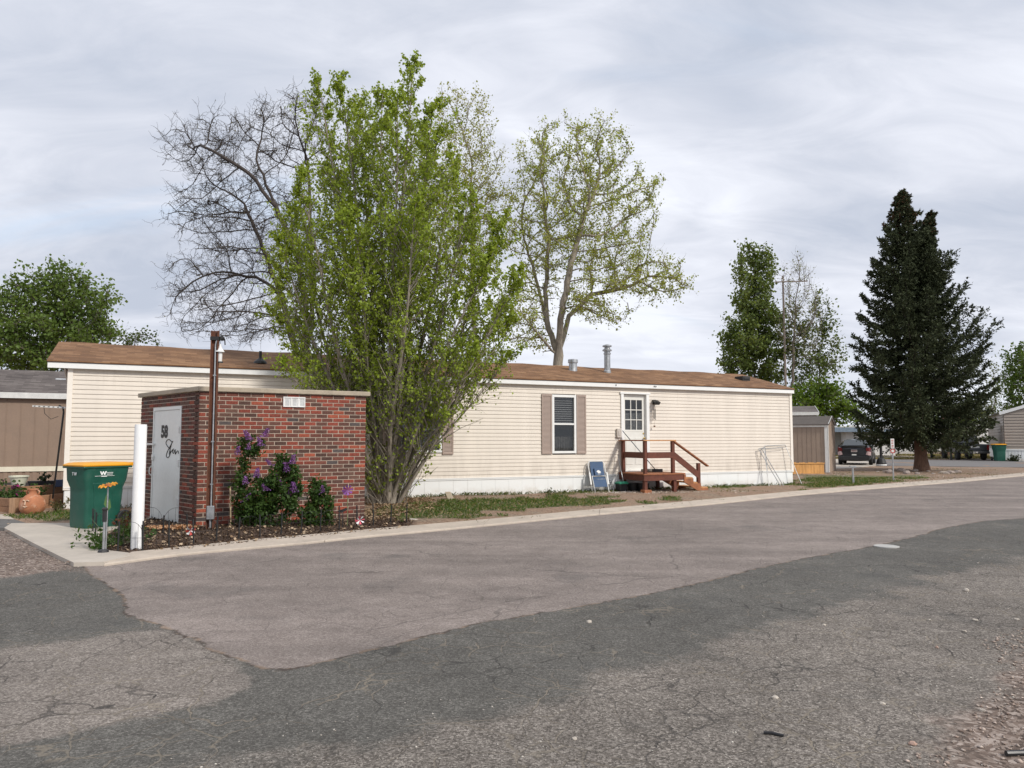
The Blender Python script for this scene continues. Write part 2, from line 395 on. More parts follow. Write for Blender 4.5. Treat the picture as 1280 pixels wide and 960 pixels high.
def colonized_tree(name, label, cat, base, lobes, n_attr, D, trunk_pts, twig_n, twig_len, leaves_per, leaf_size, ca, cb, bark_m, lm,
                   tip=.012, infl=3.0, kill=.45, up=.05, tw_up=.2, group=None, spread=.12, tw_r=.006, thr=.05, zig=.35, cs=1.0, crown='crown', K=4, second=0):
    """base: foot of the tree; lobes: [(centre, radii, weight)]; trunk_pts: list of polylines the limbs start from (local to base)"""
    root = thing(name, label, cat, base, 0, group); W_ = sum(l[2] for l in lobes)
    at_ = np.concatenate([ellipsoid_pts(np.array(l[0]) - np.array(base), l[1], max(5, int(n_attr * l[2] / W_))) for l in lobes])
    at_ = at_[at_[:, 2] > .5]
    pos = []; par = []
    for pl_ in trunk_pts:
        last = -1
        if pos and pl_[0] is not None: last = int(np.argmin([np.linalg.norm(np.array(pl_[0]) - q) for q in pos]))
        pl_ = [p for p in pl_ if p is not None]
        for a, b in zip(pl_[:-1], pl_[1:]):
            a, b = np.array(a, float), np.array(b, float); k = max(2, int(np.linalg.norm(b - a) / D))
            for t in range(0 if last < 0 else 1, k + 1):
                if t == 0 and last >= 0: continue
                pos.append(a + (b - a) * t / k + (RNG.normal(size=3) * D * .08 if t else 0)); par.append(last); last = len(pos) - 1
    P, Q = colonize(at_, pos, par, D, infl, kill, up=up); rr, ch, paths = skeleton(P, Q, tip)
    # trunk flare
    tr = paths_mesh('trunk', paths, bark_m, root)
    sel = np.where((rr < thr) & (Q >= 0))[0]; idx = np.repeat(sel, twig_n); b = P[idx] + (P[Q[idx]] - P[idx]) * RNG.random((len(idx), 1))
    dr = unit(P[idx] - P[Q[idx]]) * .6 + RNG.normal(size=(len(idx), 3)) * .6
    T = grow_twigs(b, dr, twig_len * RNG.uniform(.5, 1.3, len(idx)), K=K, up=tw_up, wob=zig)
    V, Fq = twigs_arrays(T, np.full(len(T), tw_r), np.full(len(T), tw_r * .45))
    if second:
        k = RNG.integers(1, K, len(T) * second); ti = np.repeat(np.arange(len(T)), second); b2 = T[ti, k]
        d2 = unit(T[ti, k] - T[ti, k - 1]) * .5 + RNG.normal(size=(len(ti), 3)) * .7
        T2 = grow_twigs(b2, d2, twig_len * .45 * RNG.uniform(.4, 1.3, len(ti)), K=3, up=tw_up, wob=zig)
        V2, F2 = twigs_arrays(T2, np.full(len(T2), tw_r * .7), np.full(len(T2), tw_r * .4)); F2 = F2 + len(V); V = np.concatenate([V, V2]); Fq = np.concatenate([Fq, F2])
    np_mesh('twigs', V, [Fq], bark_m, root)
    if leaves_per:
        ti = np.repeat(np.arange(len(T)), leaves_per); k = RNG.random((len(ti), 1)) * (K - 1); k0 = np.minimum(k.astype(int)[:, 0], K - 2); fr = k[:, 0] - k0
        pos_ = T[ti, k0] * (1 - fr[:, None]) + T[ti, k0 + 1] * fr[:, None] + RNG.normal(size=(len(ti), 3)) * spread
        leaves_mesh(crown, pos_, leaf_size, lm, root, leaf_colors(len(pos_), ca, cb, .22, pos_, cs))
    return root
#@@STRUCT
# ================================================================== GROUND
def seg_dist(X, Y, poly, closed=True):
    d = np.full(X.shape, 1e9); n = len(poly)
    for i in range(n if closed else n - 1):
        ax, ay = poly[i][:2]; bx, by = poly[(i + 1) % n][:2]; vx, vy = bx - ax, by - ay
        t = np.clip(((X - ax) * vx + (Y - ay) * vy) / (vx * vx + vy * vy + 1e-12), 0, 1); d = np.minimum(d, np.hypot(X - ax - t * vx, Y - ay - t * vy))
    return d
def inside(X, Y, poly):
    r = np.zeros(X.shape, bool); n = len(poly)
    for i in range(n):
        ax, ay = poly[i][:2]; bx, by = poly[(i + 1) % n][:2]
        c = ((ay > Y) != (by > Y)) & (X < (bx - ax) * (Y - ay) / (by - ay + 1e-12) + ax); r ^= c
    return r
def sdf(X, Y, poly): d = seg_dist(X, Y, poly); return np.where(inside(X, Y, poly), d, -d)
def gp(*pts): return [G(*p) for p in pts]
def smooth_line(pts, step=.3):
    pts = [Vector(p) for p in pts]; out = []
    for i in range(len(pts) - 1):
        p0 = pts[max(i - 1, 0)]; p1 = pts[i]; p2 = pts[i + 1]; p3 = pts[min(i + 2, len(pts) - 1)]
        k = max(1, int((p2 - p1).length / step))
        for j in range(k):
            t = j / k; out.append(.5 * ((2 * p1) + (p2 - p0) * t + (2 * p0 - 5 * p1 + 4 * p2 - p3) * t * t + (3 * p1 - p0 - 3 * p2 + p3) * t ** 3))
    return out + [pts[-1]]
kin = gp((165, 695.5), (240, 687.5), (320, 679), (380, 673.6), (457, 666.3), (540, 659), (640, 650), (740, 640.3), (820, 633.2), (900, 625.6), (1010, 615), (1120, 606), (1200, 600), (1280, 592.6))
kout = gp((130, 708), (230, 694.6), (320, 686.2), (380, 680.7), (457, 672.5), (540, 664.8), (640, 655), (740, 645), (820, 637.6), (900, 630), (1010, 618.6), (1120, 609.2), (1200, 602.8), (1280, 595.2))
for L_ in (kin, kout):
    d = (L_[-1] - L_[-3]).normalized(); L_.append(L_[-1] + d * 12); L_.append(L_[-1] + d * 90)
kin_s = smooth_line(kin); kout_s = smooth_line(kout)
n_ = 260
def resample(L_, n):
    L_ = [Vector(p) for p in L_]; c = [0]
    for a, b in zip(L_[:-1], L_[1:]): c.append(c[-1] + (b - a).length)
    out = []; j = 0
    for i in range(n):
        s_ = c[-1] * i / (n - 1)
        while j < len(c) - 2 and c[j + 1] < s_: j += 1
        t = (s_ - c[j]) / max(c[j + 1] - c[j], 1e-9); out.append(L_[j].lerp(L_[j + 1], min(1, t)))
    return out
near_in = [p for p in kin_s]
kmid = [kin_s[min(i, len(kin_s) - 1)] for i in range(len(kin_s))]
pad_edge = gp((130, 707), (92, 708), (75, 700), (40, 682), (5, 663.5))
YARD = [tuple(p[:2]) for p in pad_edge[::-1]]
# yard boundary: left gravel edge, pad edge, kerb centre, far right, far back
kc = [(a + b) / 2 for a, b in zip([kin[0]] + kin[1:], [kout[0]] + kout[1:])]
left_far = [(-14.5, 18.2), (-40, 30), (-1600, 300)]
YARD_POLY = [tuple(G(130, 705)[:2])] + [tuple(p[:2]) for p in smooth_line(kc, .5)] + [(1600, 1300), (1600, 1700), (-1600, 1700)] + left_far[::-1] + [tuple(G(5, 662)[:2]), tuple(G(75, 698.5)[:2]), tuple(G(92, 706.5)[:2])]

pink = gp((100, 700), (112, 717), (150, 741), (157, 752), (158, 765), (168, 772), (200, 781), (240, 797), (290, 822), (322, 833), (345, 838), (400, 829.5), (500, 803), (600, 779), (700, 762), (800, 745), (880, 727), (960, 707), (1020, 695), (1080, 685), (1140, 672), (1175, 661), (1230, 651), (1280, 648), (1500, 632), (1900, 606))
PINK = [tuple(p[:2]) for p in pink] + [(130, 95), (60, 80)] + [tuple(p[:2]) for p in kc[-2:0:-1]] + [tuple(G(130, 700)[:2])]
LIGHT = [tuple(p[:2]) for p in gp((-200, 830), (0, 812), (100, 800), (150, 790), (215, 788), (262, 812), (300, 838), (318, 858), (262, 880), (180, 898), (100, 912), (0, 935), (-200, 960))]
WORN = [tuple(p[:2]) for p in gp((1500, 670), (1280, 698), (1220, 707), (1160, 722), (1100, 736), (1050, 758), (1000, 778), (900, 800), (760, 850), (600, 900), (380, 930), (100, 985), (-200, 1100))] + [(-3, 2), (12, 2), (30, 12)]
DIRT = [tuple(p[:2]) for p in gp((1130, 1000), (1165, 950), (1190, 905), (1225, 870), (1262, 830), (1290, 800), (1450, 720), (1900, 640))] + [(30, 8), (12, 1)]
GRAV = [tuple(p[:2]) for p in gp((110, 715), (60, 715), (0, 722), (-150, 740))] + [(-30, 8), (-40, 26), (-14.5, 18.4)] + [tuple(G(5, 660)[:2]), tuple(G(92, 706)[:2])]

def axis_lines(a, b, st, far_lo, far_hi, g=1.35, st2=.35):
    l = list(np.arange(a, b, st)); s = st2; x = l[-1]
    while x < far_hi: x += s; l.append(x); s *= g if x > b + 12 else 1.02
    s = st2; x = l[0]; lo = []
    while x > far_lo: x -= s; lo.append(x); s *= g if x < a - 8 else 1.02
    return np.array(lo[::-1] + l)
def grid_mesh(name, xs, ys, z, mat, attrs, keep=None, zf=None):
    X, Y = np.meshgrid(xs, ys); Z = np.full(X.shape, z) if zf is None else z + zf(X, Y)
    V = np.stack([X, Y, Z], -1).reshape(-1, 3); nx, ny = len(xs), len(ys)
    i = np.arange(ny - 1)[:, None] * nx + np.arange(nx - 1)[None]; F = np.stack([i, i + 1, i + nx + 1, i + nx], -1).reshape(-1, 4)
    if keep is not None:
        cx = (X[:-1, :-1] + X[1:, 1:]) / 2; cy = (Y[:-1, :-1] + Y[1:, 1:]) / 2; F = F[keep(cx, cy).ravel()]
    A = [(nm, fn(X.ravel(), Y.ravel())) for nm, fn in attrs]
    return np_mesh(name, V, [F], mat, None, None, True, A)
def sm(v, w=.5): return np.clip(.5 + v / (2 * w), 0, 1)
def road_masks(X, Y): return np.stack([sm(sdf(X, Y, PINK)), sm(np.maximum(sdf(X, Y, LIGHT) * 1.0, sdf(X, Y, WORN) * .55)), sm(np.maximum(sdf(X, Y, DIRT) * .9, sdf(X, Y, GRAV)))], 1)
def road_mat():
    m, t, b = new_mat('asphalt'); o = t.obj(); a = t.sep(t.attr('mask'))
    wob = t.math('MULTIPLY', t.math('SUBTRACT', t.noise(3.0, 7, .75, o), .5), .26)
    wob2 = t.math('MULTIPLY', t.math('SUBTRACT', t.noise(1.1, 7, .7, o), .5), .9)
    pv = t.math('ADD', a[0], wob); pm = t.step(pv, .49, .51)
    lm_ = t.step(t.math('ADD', a[1], wob2), .42, .6); dm = t.step(t.math('ADD', a[2], wob2), .4, .65)
    # aggregate
    v1 = t.n.new('ShaderNodeTexVoronoi'); v1.inputs['Scale'].default_value = 85; t.l.new(o, v1.inputs['Vector'])
    cell = t.sep(v1.outputs['Color'])[0]
    v2 = t.n.new('ShaderNodeTexVoronoi'); v2.inputs['Scale'].default_value = 210; t.l.new(o, v2.inputs['Vector']); cell2 = t.sep(v2.outputs['Color'])[1]
    agg = t.math('ADD', t.math('MULTIPLY', cell, .6), t.math('MULTIPLY', cell2, .4))
    big_ = t.noise(.55, 6, .62, o); med = t.noise(4, 5, .65, o)
    dark = t.ramp(t.math('ADD', t.math('MULTIPLY', agg, .7), t.math('MULTIPLY', med, .3)), [(.25, (.064, .059, .052)), (.55, (.110, .104, .093)), (.75, (.18, .17, .152)), (.9, (.32, .30, .27))])
    worn = t.ramp(t.math('ADD', t.math('MULTIPLY', agg, .7), t.math('MULTIPLY', med, .3)), [(.25, (.068, .058, .049)), (.48, (.150, .131, .113)), (.66, (.24, .212, .185)), (.84, (.42, .38, .335))])
    pk = t.ramp(t.math('ADD', t.math('MULTIPLY', agg, .6), t.math('MULTIPLY', med, .4)), [(.2, (.137, .113, .099)), (.55, (.228, .191, .171)), (.85, (.38, .33, .30))])
    c = t.mix(lm_, dark, worn)
    tan = t.ramp(t.math('ADD', t.math('MULTIPLY', agg, .7), t.math('MULTIPLY', med, .3)), [(.2, (.10, .085, .073)), (.5, (.20, .172, .150)), (.7, (.29, .255, .225)), (.9, (.44, .40, .35))])
    c = t.mix(t.math('MULTIPLY', t.step(t.math('ADD', t.sep(t.attr('mask2'))[0], t.math('MULTIPLY', wob, 1.5)), .47, .54), .8), c, tan)
    # cracks on the old surface
    dv = t.vmath('ADD', o, t.vmath('MULTIPLY', t.vmath('SUBTRACT', t.noisec(3.2, 7, o), (.5, .5, .5)), (.26, .26, .26)))
    e1 = t.voro(1.35, dv, 'DISTANCE_TO_EDGE'); e2 = t.voro(3.0, dv, 'DISTANCE_TO_EDGE')
    on1 = t.step(t.noise(.8, 3, .5, o), .42, .56); on2 = t.step(t.noise(.9, 3, .5, t.mapv(o, loc=(9, 4, 2))), .46, .58)
    k1 = t.math('MULTIPLY', t.step(e1, .003, .010, 1, 0), on1); k2 = t.math('MULTIPLY', t.step(e2, .007, .026, 1, 0), t.math('MAXIMUM', on2, t.math('MULTIPLY', lm_, .8)))
    ck = t.math('MAXIMUM', k1, t.math('MULTIPLY', k2, .75))
    ckc = t.mix(t.step(t.noise(1.6, 3, .5, o), .42, .56), (.035, .032, .03), (.235, .20, .155))
    c = t.mix(t.math('MULTIPLY', ck, .8), c, ckc)
    # newer pinkish overlay with a ragged dark seam
    pkc = t.math('MULTIPLY', t.step(t.voro(.42, dv, 'DISTANCE_TO_EDGE'), .002, .007, 1, 0), .45)
    pk = t.mix(t.math('MULTIPLY', pkc, on2), pk, (.05, .045, .04))
    tr = t.step(t.noise(1.0, 4, .6, t.mapv(o, rot=(0, 0, R(-30)), scale=(.12, 1.3, 1))), .35, .68, .88, 1.1)
    pk = t.vmath('MULTIPLY', pk, t.comb(tr, tr, tr))
    c = t.mix(pm, c, pk)
    seam = t.math('MULTIPLY', t.step(t.math('ABSOLUTE', t.math('SUBTRACT', pv, .497)), .005, .03, 1, 0), t.step(t.noise(5, 4, .6, o), .32, .55))
    c = t.mix(t.math('MULTIPLY', seam, .8), c, t.mix(t.step(t.noise(7, 3, .5, o), .45, .6), (.05, .034, .026), (.24, .17, .12)))
    # loose dirt and gravel
    v3 = t.n.new('ShaderNodeTexVoronoi'); v3.inputs['Scale'].default_value = 38; t.l.new(dv, v3.inputs['Vector'])
    gr = t.ramp(t.math('ADD', t.math('MULTIPLY', t.sep(v3.outputs['Color'])[0], .5), t.math('MULTIPLY', t.noise(9, 6, .7, o), .5)), [(.25, (.085, .062, .05)), (.5, (.17, .125, .10)), (.75, (.36, .30, .26))])
    c = t.mix(dm, c, gr)
    st = t.math('MULTIPLY', t.step(t.noise(.9, 5, .6, t.mapv(o, loc=(2, 7, 0))), .55, .72), .38)   # oil and tyre darkening
    c = t.mix(t.math('MULTIPLY', st, t.math('SUBTRACT', 1, dm)), c, (.055, .056, .055))
    k = t.step(big_, .3, .7, .86, 1.14); t.l.new(t.vmath('MULTIPLY', c, t.comb(k, k, k)), b.inputs['Base Color'])
    b.inputs['Roughness'].default_value = .88; b.inputs['Specular IOR Level'].default_value = .3
    h = t.math('ADD', t.math('MULTIPLY', agg, t.step(pm, 0, 1, .8, .4)), t.math('MULTIPLY', ck, -2.2))
    t.l.new(t.bump(h, .7, .006), b.inputs['Normal']); return m
road = grid_mesh('road', axis_lines(-10, 13, .09, -45, 1700), axis_lines(3.0, 20, .09, -40, 1700), 0, road_mat(), [('mask', road_masks), ('mask2', lambda X, Y: np.stack([sm(sdf(X, Y, LIGHT))] * 3, 1))])
tag(road, 'old grey asphalt road with a smoother pinkish overlay and ragged seams', None, None, 'structure')

GRASS = [gp((462, 659), (520, 654), (600, 646.5), (700, 638), (772, 630.5), (765, 624), (690, 624.5), (640, 626), (560, 628), (505, 633), (470, 642)),
         gp((806, 632.5), (862, 628), (850, 625), (815, 626.5)), gp((880, 613.5), (995, 608), (990, 604), (880, 610)),
         gp((1000, 614), (1060, 609), (1125, 603.5), (1118, 597), (1060, 595), (1000, 596)), gp((690, 622), (765, 617), (760, 614.8), (700, 618.5)),
         gp((20, 653), (95, 656), (180, 650), (110, 640), (50, 645)), gp((1125, 603), (1165, 599), (1150, 595), (1100, 597))]
GRASS = [[tuple(p[:2]) for p in q] for q in GRASS]
MULCH = [tuple(p[:2]) for p in gp((128, 700), (165, 697.5), (330, 680), (510, 663), (516, 654), (460, 648), (440, 640), (200, 640), (160, 660), (135, 672))]
LITTER = [tuple(p[:2]) for p in gp((458, 655), (500, 650), (535, 640), (545, 628), (470, 622), (455, 640))]
def fbm(X, Y, s, seed=0):
    r = np.zeros(X.shape); rng = np.random.default_rng(seed)
    for o_ in range(5):
        f = s * 2 ** o_; ph = rng.random(6) * 20
        for k in range(3):
            a = rng.random() * 6.28; r += (.5 ** o_) * np.sin((X * np.cos(a) + Y * np.sin(a)) * f + ph[k] + 1.7 * np.sin((X * np.sin(a) - Y * np.cos(a)) * f * .63 + ph[k + 3])) / 3
    return r
def grass_d(X, Y):
    d = np.full(X.shape, -1e9)
    for g in GRASS: d = np.maximum(d, sdf(X, Y, g))
    return d + fbm(X, Y, 2.2, 3) * .45 + fbm(X, Y, 5.5, 13) * .25 - .10
def yard_masks(X, Y):
    g = sm(grass_d(X, Y), .35); far = np.clip((Y - 56) / 6, 0, 1) * .75; g = np.maximum(g, far * (.5 + .5 * fbm(X, Y, .3, 5)))
    return np.stack([g, sm(sdf(X, Y, MULCH) + .05, .25), sm(sdf(X, Y, LITTER), .4)], 1)
def yard_mat():
    m, t, b = new_mat('yard_soil'); o = t.obj(); a = t.sep(t.attr('mask'))
    n1 = t.noise(1.6, 7, .68, o); n2 = t.noise(14, 5, .65, o); n3 = t.noise(60, 3, .6, o); v = t.voro(42, o, 'F1', 'Color'); cell = t.sep(v)[0]
    k = t.math('ADD', t.math('MULTIPLY', n2, .6), t.math('MULTIPLY', cell, .4))
    dirt = t.ramp(k, [(.25, (.14, .082, .050)), (.5, (.27, .172, .112)), (.72, (.38, .27, .19)), (.88, (.50, .42, .33))])
    dirt = t.mix(t.step(n1, .45, .65, 0, .55), dirt, t.ramp(k, [(.25, (.12, .10, .075)), (.6, (.27, .23, .17)), (.85, (.42, .38, .30))]))
    gr = t.ramp(k, [(.25, (.045, .06, .02)), (.5, (.10, .12, .045)), (.75, (.24, .21, .11))])
    mul = t.ramp(k, [(.25, (.040, .026, .018)), (.5, (.10, .062, .042)), (.75, (.17, .11, .075)), (.9, (.3, .22, .16))])
    lit = t.ramp(k, [(.25, (.09, .055, .035)), (.5, (.24, .16, .10)), (.75, (.42, .31, .21))])
    wob = t.math('MULTIPLY', t.math('SUBTRACT', n2, .5), .9)
    c = t.mix(t.step(t.math('ADD', a[0], wob), .4, .62, 0, .85), dirt, gr); c = t.mix(t.step(t.math('ADD', a[2], wob), .4, .6), c, lit); c = t.mix(t.step(t.math('ADD', a[1], wob), .35, .6), c, mul)
    t.l.new(c, b.inputs['Base Color']); b.inputs['Roughness'].default_value = .95
    t.l.new(t.bump(t.math('ADD', n2, t.math('MULTIPLY', n3, .5)), .9, .03), b.inputs['Normal']); return m
PAD = [tuple(p[:2]) for p in gp((130, 708), (92, 709), (0, 664), (-60, 664), (-60, 644), (18, 650), (60, 656), (195, 649), (153, 663), (122, 672), (132, 693), (166, 700))]
def yard_z(X, Y):
    d = np.clip(sdf(X, Y, YARD_POLY) / 1.2, 0, 1); d = d * np.clip(-(sdf(X, Y, PAD) + .12) / .25, 0, 1); return d * (.025 + .02 * fbm(X, Y, 1.6, 9)) * (Y < 60)
yard = grid_mesh('ground', axis_lines(-12, 16, .12, -1600, 1600), axis_lines(9.5, 30, .12, 9.5, 1650), .036, yard_mat(), [('mask', yard_masks)], lambda X, Y: inside(X, Y, YARD_POLY), yard_z)
tag(yard, 'bare brown soil yard with grass patches and a mulch bed', None, None, 'structure')

concrete = plain('kerb_concrete', (.47, .40, .33), .85, .14, 2.5, bump=.35, bscale=120, dirt=((.27, .22, .18), .5))
concrete2 = plain('pad_concrete', (.46, .41, .35), .85, .12, 1.3, bump=.3, bscale=110, dirt=((.25, .21, .18), .45))
# kerb: a low concrete strip in cast lengths
kb = MB(); Ni = resample(kin_s, 1200); No = resample(kout_s, 1200); acc = 0; seg = [0]
for i in range(1, 1200):
    acc += (No[i] - No[i - 1]).length
    if acc > 3.0 or i == 1199: seg.append(i); acc = 0
for a, b_ in zip(seg[:-1], seg[1:]):
    rings = []; idx = list(range(a, b_ + 1))
    for j, i in enumerate(idx):
        pi, po = Vector(Ni[i]), Vector(No[i])
        if j == 0 and a: s_ = .012 / max((No[i + 1] - No[i]).length, 1e-6); pi = pi.lerp(Ni[i + 1], min(1, s_)); po = po.lerp(No[i + 1], min(1, s_))
        rings.append([(po.x, po.y, -.02), (po.x, po.y, .02), (po.x * .97 + pi.x * .03, po.y * .97 + pi.y * .03, .033), (pi.x, pi.y, .062), (pi.x, pi.y, -.02)])
    kb.loft(rings)
tag(kb.build('kerb', concrete), 'low pale concrete kerb strip curving along the road edge', None, None, 'structure')
def sheet(name, px, z, m, label, th=.09, sub=None):
    pts = [G(*p) for p in px]; mb = MB(); mb.prism([(p.x, p.y, z - th) for p in pts], (0, 0, th)); o = mb.build(name, m); return tag(o, label, None, None, 'structure')
sheet('concrete_pad', [(130, 707.2), (92, 708.3), (75, 700.3), (40, 682.2), (5, 663.4), (14, 657.5), (60, 657), (95, 657), (190, 650), (153, 662), (124, 670), (122, 681), (132, 692), (160, 695.4), (166, 699)], .050, concrete2, 'pale worn concrete pad under the green bin')
sheet('footpath', [(-60, 664), (4.4, 663.6), (40, 659.5), (18, 652.5), (-60, 650)], .049, plain('walk_asphalt', (.12, .115, .11), .9, .2, 3, bump=.5, bscale=90), 'strip of dark asphalt footpath beside the planter')
sheet('footpath', [(-60, 649.7), (17.5, 652.2), (8, 646), (-60, 645)], .049, concrete2, 'strip of light concrete footpath beside the planter')
road2_m = plain('far_asphalt', (.165, .155, .15), .9, .12, .6, bump=.3)
def sheet_xy(name, pts, z, m, label, th=.09):
    mb = MB(); mb.prism([(p[0], p[1], z - th) for p in pts], (0, 0, th)); return tag(mb.build(name, m), label, None, None, 'structure')
a_, b1, c1, d1 = G(1062, 583.2), G(1280, 585.8), G(1280, 577.2), G(1062, 575.2)
sheet_xy('road', [a_[:2], b1[:2], (b1.x + 60, b1.y - 7), (c1.x + 60, c1.y - 7), c1[:2], d1[:2]], .075, road2_m, 'distant grey side road behind the spruce')
a_, b1, c1, d1 = G(1000, 588.5), G(1103, 582.6), G(1068, 575), G(1000, 575)
sheet_xy('driveway', [a_[:2], G(1064, 587.2)[:2], b1[:2], c1[:2], d1[:2]], .085, concrete2, 'pale concrete driveway under the grey hatchback')
sheet_xy('driveway', [G(1163, 574.8)[:2], G(1262, 576.9)[:2], (38.5, 66), (26, 66)], .088, concrete2, 'pale concrete driveway under the carport')

# ================================================================== CREAM MOBILE HOME
A2 = G(79.5, 640); B2 = G(991, 607.5); ANG = math.atan2(B2.y - A2.y, B2.x - A2.x); LEN = (B2 - A2).length
sid = siding_mat()
home = thing('mobile_home', 'long single-storey cream-sided mobile home with brown shingle roof and white skirting', 'mobile home', A2, ANG)
Wd = 4.6
def lap_wall(mb, p0, p1, out, z0, z1, openings=(), lap=.1016, proud=.018, base=.002):
    """horizontal vinyl laps: real sloping boards with a lip; openings = [(s0,s1,z0,z1)]"""
    p0, p1, out = Vector(p0), Vector(p1), Vector(out); L_ = (p1 - p0).length; u = (p1 - p0) / L_; z = z0
    while z < z1 - .01:
        zt = min(z + lap, z1); cuts = [(0, L_)]
        for (a, b_, oz0, oz1) in openings:
            if zt > oz0 + .005 and z < oz1 - .005:
                nc = []
                for (c, d) in cuts:
                    if b_ <= c or a >= d: nc.append((c, d)); continue
                    if a > c: nc.append((c, a))
                    if b_ < d: nc.append((b_, d))
                cuts = nc
        for (c, d) in cuts:
            q = [p0 + u * c, p0 + u * d]
            v = [q[0] + out * base, q[1] + out * base, q[1] + out * proud, q[0] + out * proud]
            vs = [(*v[0][:2], z), (*v[1][:2], z), (*v[2][:2], z), (*v[3][:2], z),
                  (*(q[1] + out * proud * .94)[:2], z + .006), (*(q[0] + out * proud * .94)[:2], z + .006), (*(q[1] + out * proud * .6)[:2], z + lap * .5), (*(q[0] + out * proud * .6)[:2], z + lap * .5),
                  (*(q[1] + out * proud * .55)[:2], z + lap * .55), (*(q[0] + out * proud * .55)[:2], z + lap * .55), (*(q[1] + out * base)[:2], zt), (*(q[0] + out * base)[:2], zt)]
            mb.add(vs, [(0, 1, 2, 3), (3, 2, 4, 5), (5, 4, 6, 7), (7, 6, 10, 11)])
        z += lap
WIN1 = (7.34, 8.55, 1.22, 2.76); WIN2 = (11.89, 12.64, 1.17, 2.79); DOOR = (14.27, 15.12, .6, 2.90)
wl = MB(); lap_wall(wl, (0, 0, 0), (LEN, 0, 0), (0, -1, 0), .50, 3.10, [WIN1, WIN2, DOOR]); lap_wall(wl, (LEN, 0, 0), (LEN, Wd, 0), (1, 0, 0), .50, 3.2)
lap_wall(wl, (0, Wd, 0), (0, 0, 0), (-1, 0, 0), .50, 3.2); lap_wall(wl, (LEN, Wd, 0), (0, Wd, 0), (0, 1, 0), .50, 3.1)
for x0, s in ((0, -1), (LEN, 1)): wl.add([(x0, 0, 3.1), (x0, Wd, 3.1), (x0, Wd / 2, 3.78)], [(0, 1, 2)])
wl.build('siding', sid, home)
core = MB()   # the sheathing behind the laps, open at the windows and door
def core_wall(x0, x1, ops):
    xs = sorted({x0, x1} | {o[0] for o in ops} | {o[1] for o in ops})
    for a, b_ in zip(xs[:-1], xs[1:]):
        op = [o for o in ops if o[0] <= a + 1e-6 and o[1] >= b_ - 1e-6]
        if not op: core.box(a, b_, .003, .08, .1, 3.1)
        else: core.box(a, b_, .003, .08, .1, op[0][2]); core.box(a, b_, .003, .08, op[0][3], 3.1)
core_wall(0, LEN, [WIN1, WIN2, DOOR]); core.box(0, .08, .08, Wd, .1, 3.1); core.box(LEN - .08, LEN, .08, Wd, .1, 3.1); core.box(0, LEN, Wd - .08, Wd, .1, 3.1)
core.box(.08, LEN - .08, .09, Wd - .09, .5, .56); core.box(.08, LEN - .08, 1.5, 1.56, .57, 3.05); core.build('wall_core', plain('interior_dark', (.10, .085, .07), .9, .2, 2), home)
trim_c = plain('cream_trim', (.82, .76, .68), .5, .04, 2, dirt=((.6, .5, .4), .3))
for a, b_ in ((-.03, .075), (LEN - .075, LEN + .03)): t_ = MB(); t_.box(a, b_, -.034, .05, .46, 3.1); t_.build('corner_trim', trim_c, home, bevel=.004)
skirt_m, _t, _b = new_mat('skirting_white'); _o = _t.obj(); _z = _t.sep(_o)[2]
_d = _t.math('MULTIPLY', _t.step(_z, .0, .34, .85, 0), _t.step(_t.noise(3.5, 6, .7, _o), .36, .66)); _d = _t.math('MAXIMUM', _d, _t.step(_t.noise(1.4, 5, .65, _t.mapv(_o, scale=(3, 1, .4))), .55, .8, 0, .3))
_t.l.new(_t.mix(_d, (.80, .81, .80), (.48, .41, .32)), _b.inputs['Base Color']); _b.inputs['Roughness'].default_value = .55
sk = MB(); x = .0; k = 0
while x < LEN - .01:
    x1 = min(x + .405, LEN); sk.box(x + .0012, x1 - .0012, -.012 - .0008 * (k % 3), .0, -.05, .463); x = x1; k += 1
y = 0
while y < Wd: sk.box(LEN - .001, LEN + .012, y + .004, y + .4, -.05, .463); sk.box(-.012, .001, y + .004, y + .4, -.05, .463); y += .405
sk.box(-.016, LEN + .016, -.03, .0, .466, .50); sk.build('skirting', skirt_m, home, bevel=.003)
tb = MB(); tb.box(-.02, LEN + .02, -.04, -.001, .502, .525); tb.build('starter_strip', fascia_white, home)
E0, E1, ZE, ZR = -.40, LEN + .04, 3.215, 3.885; yo = -.13
fa = MB(); fa.box(E0, E1, yo, yo + .03, ZE - .145, ZE); fa.box(E0, E1, Wd - yo - .03, Wd - yo, ZE - .145, ZE); fa.box(E0 + .01, E1 - .01, yo + .03, .0, ZE - .125, ZE - .105)
for X0 in (E0, E1 - .03):
    for sgn in (0, 1):
        yA, yB = (yo + .03, Wd / 2) if not sgn else (Wd - yo - .03, Wd / 2)
        fa.add([(X0, yA, ZE - .145), (X0 + .03, yA, ZE - .145), (X0 + .03, yB, ZR - .15), (X0, yB, ZR - .15), (X0, yA, ZE - .003), (X0 + .03, yA, ZE - .003), (X0 + .03, yB, ZR - .012), (X0, yB, ZR - .012)],
               [(0, 1, 2, 3), (7, 6, 5, 4), (0, 4, 5, 1), (1, 5, 6, 2), (2, 6, 7, 3), (3, 7, 4, 0)])
fa.build('fascia', fascia_white, home, bevel=.004)
shm = shingle_mat('brown_shingles', (.115, .055, .024), (.20, .10, .045), (.32, .18, .09))
rf = MB()
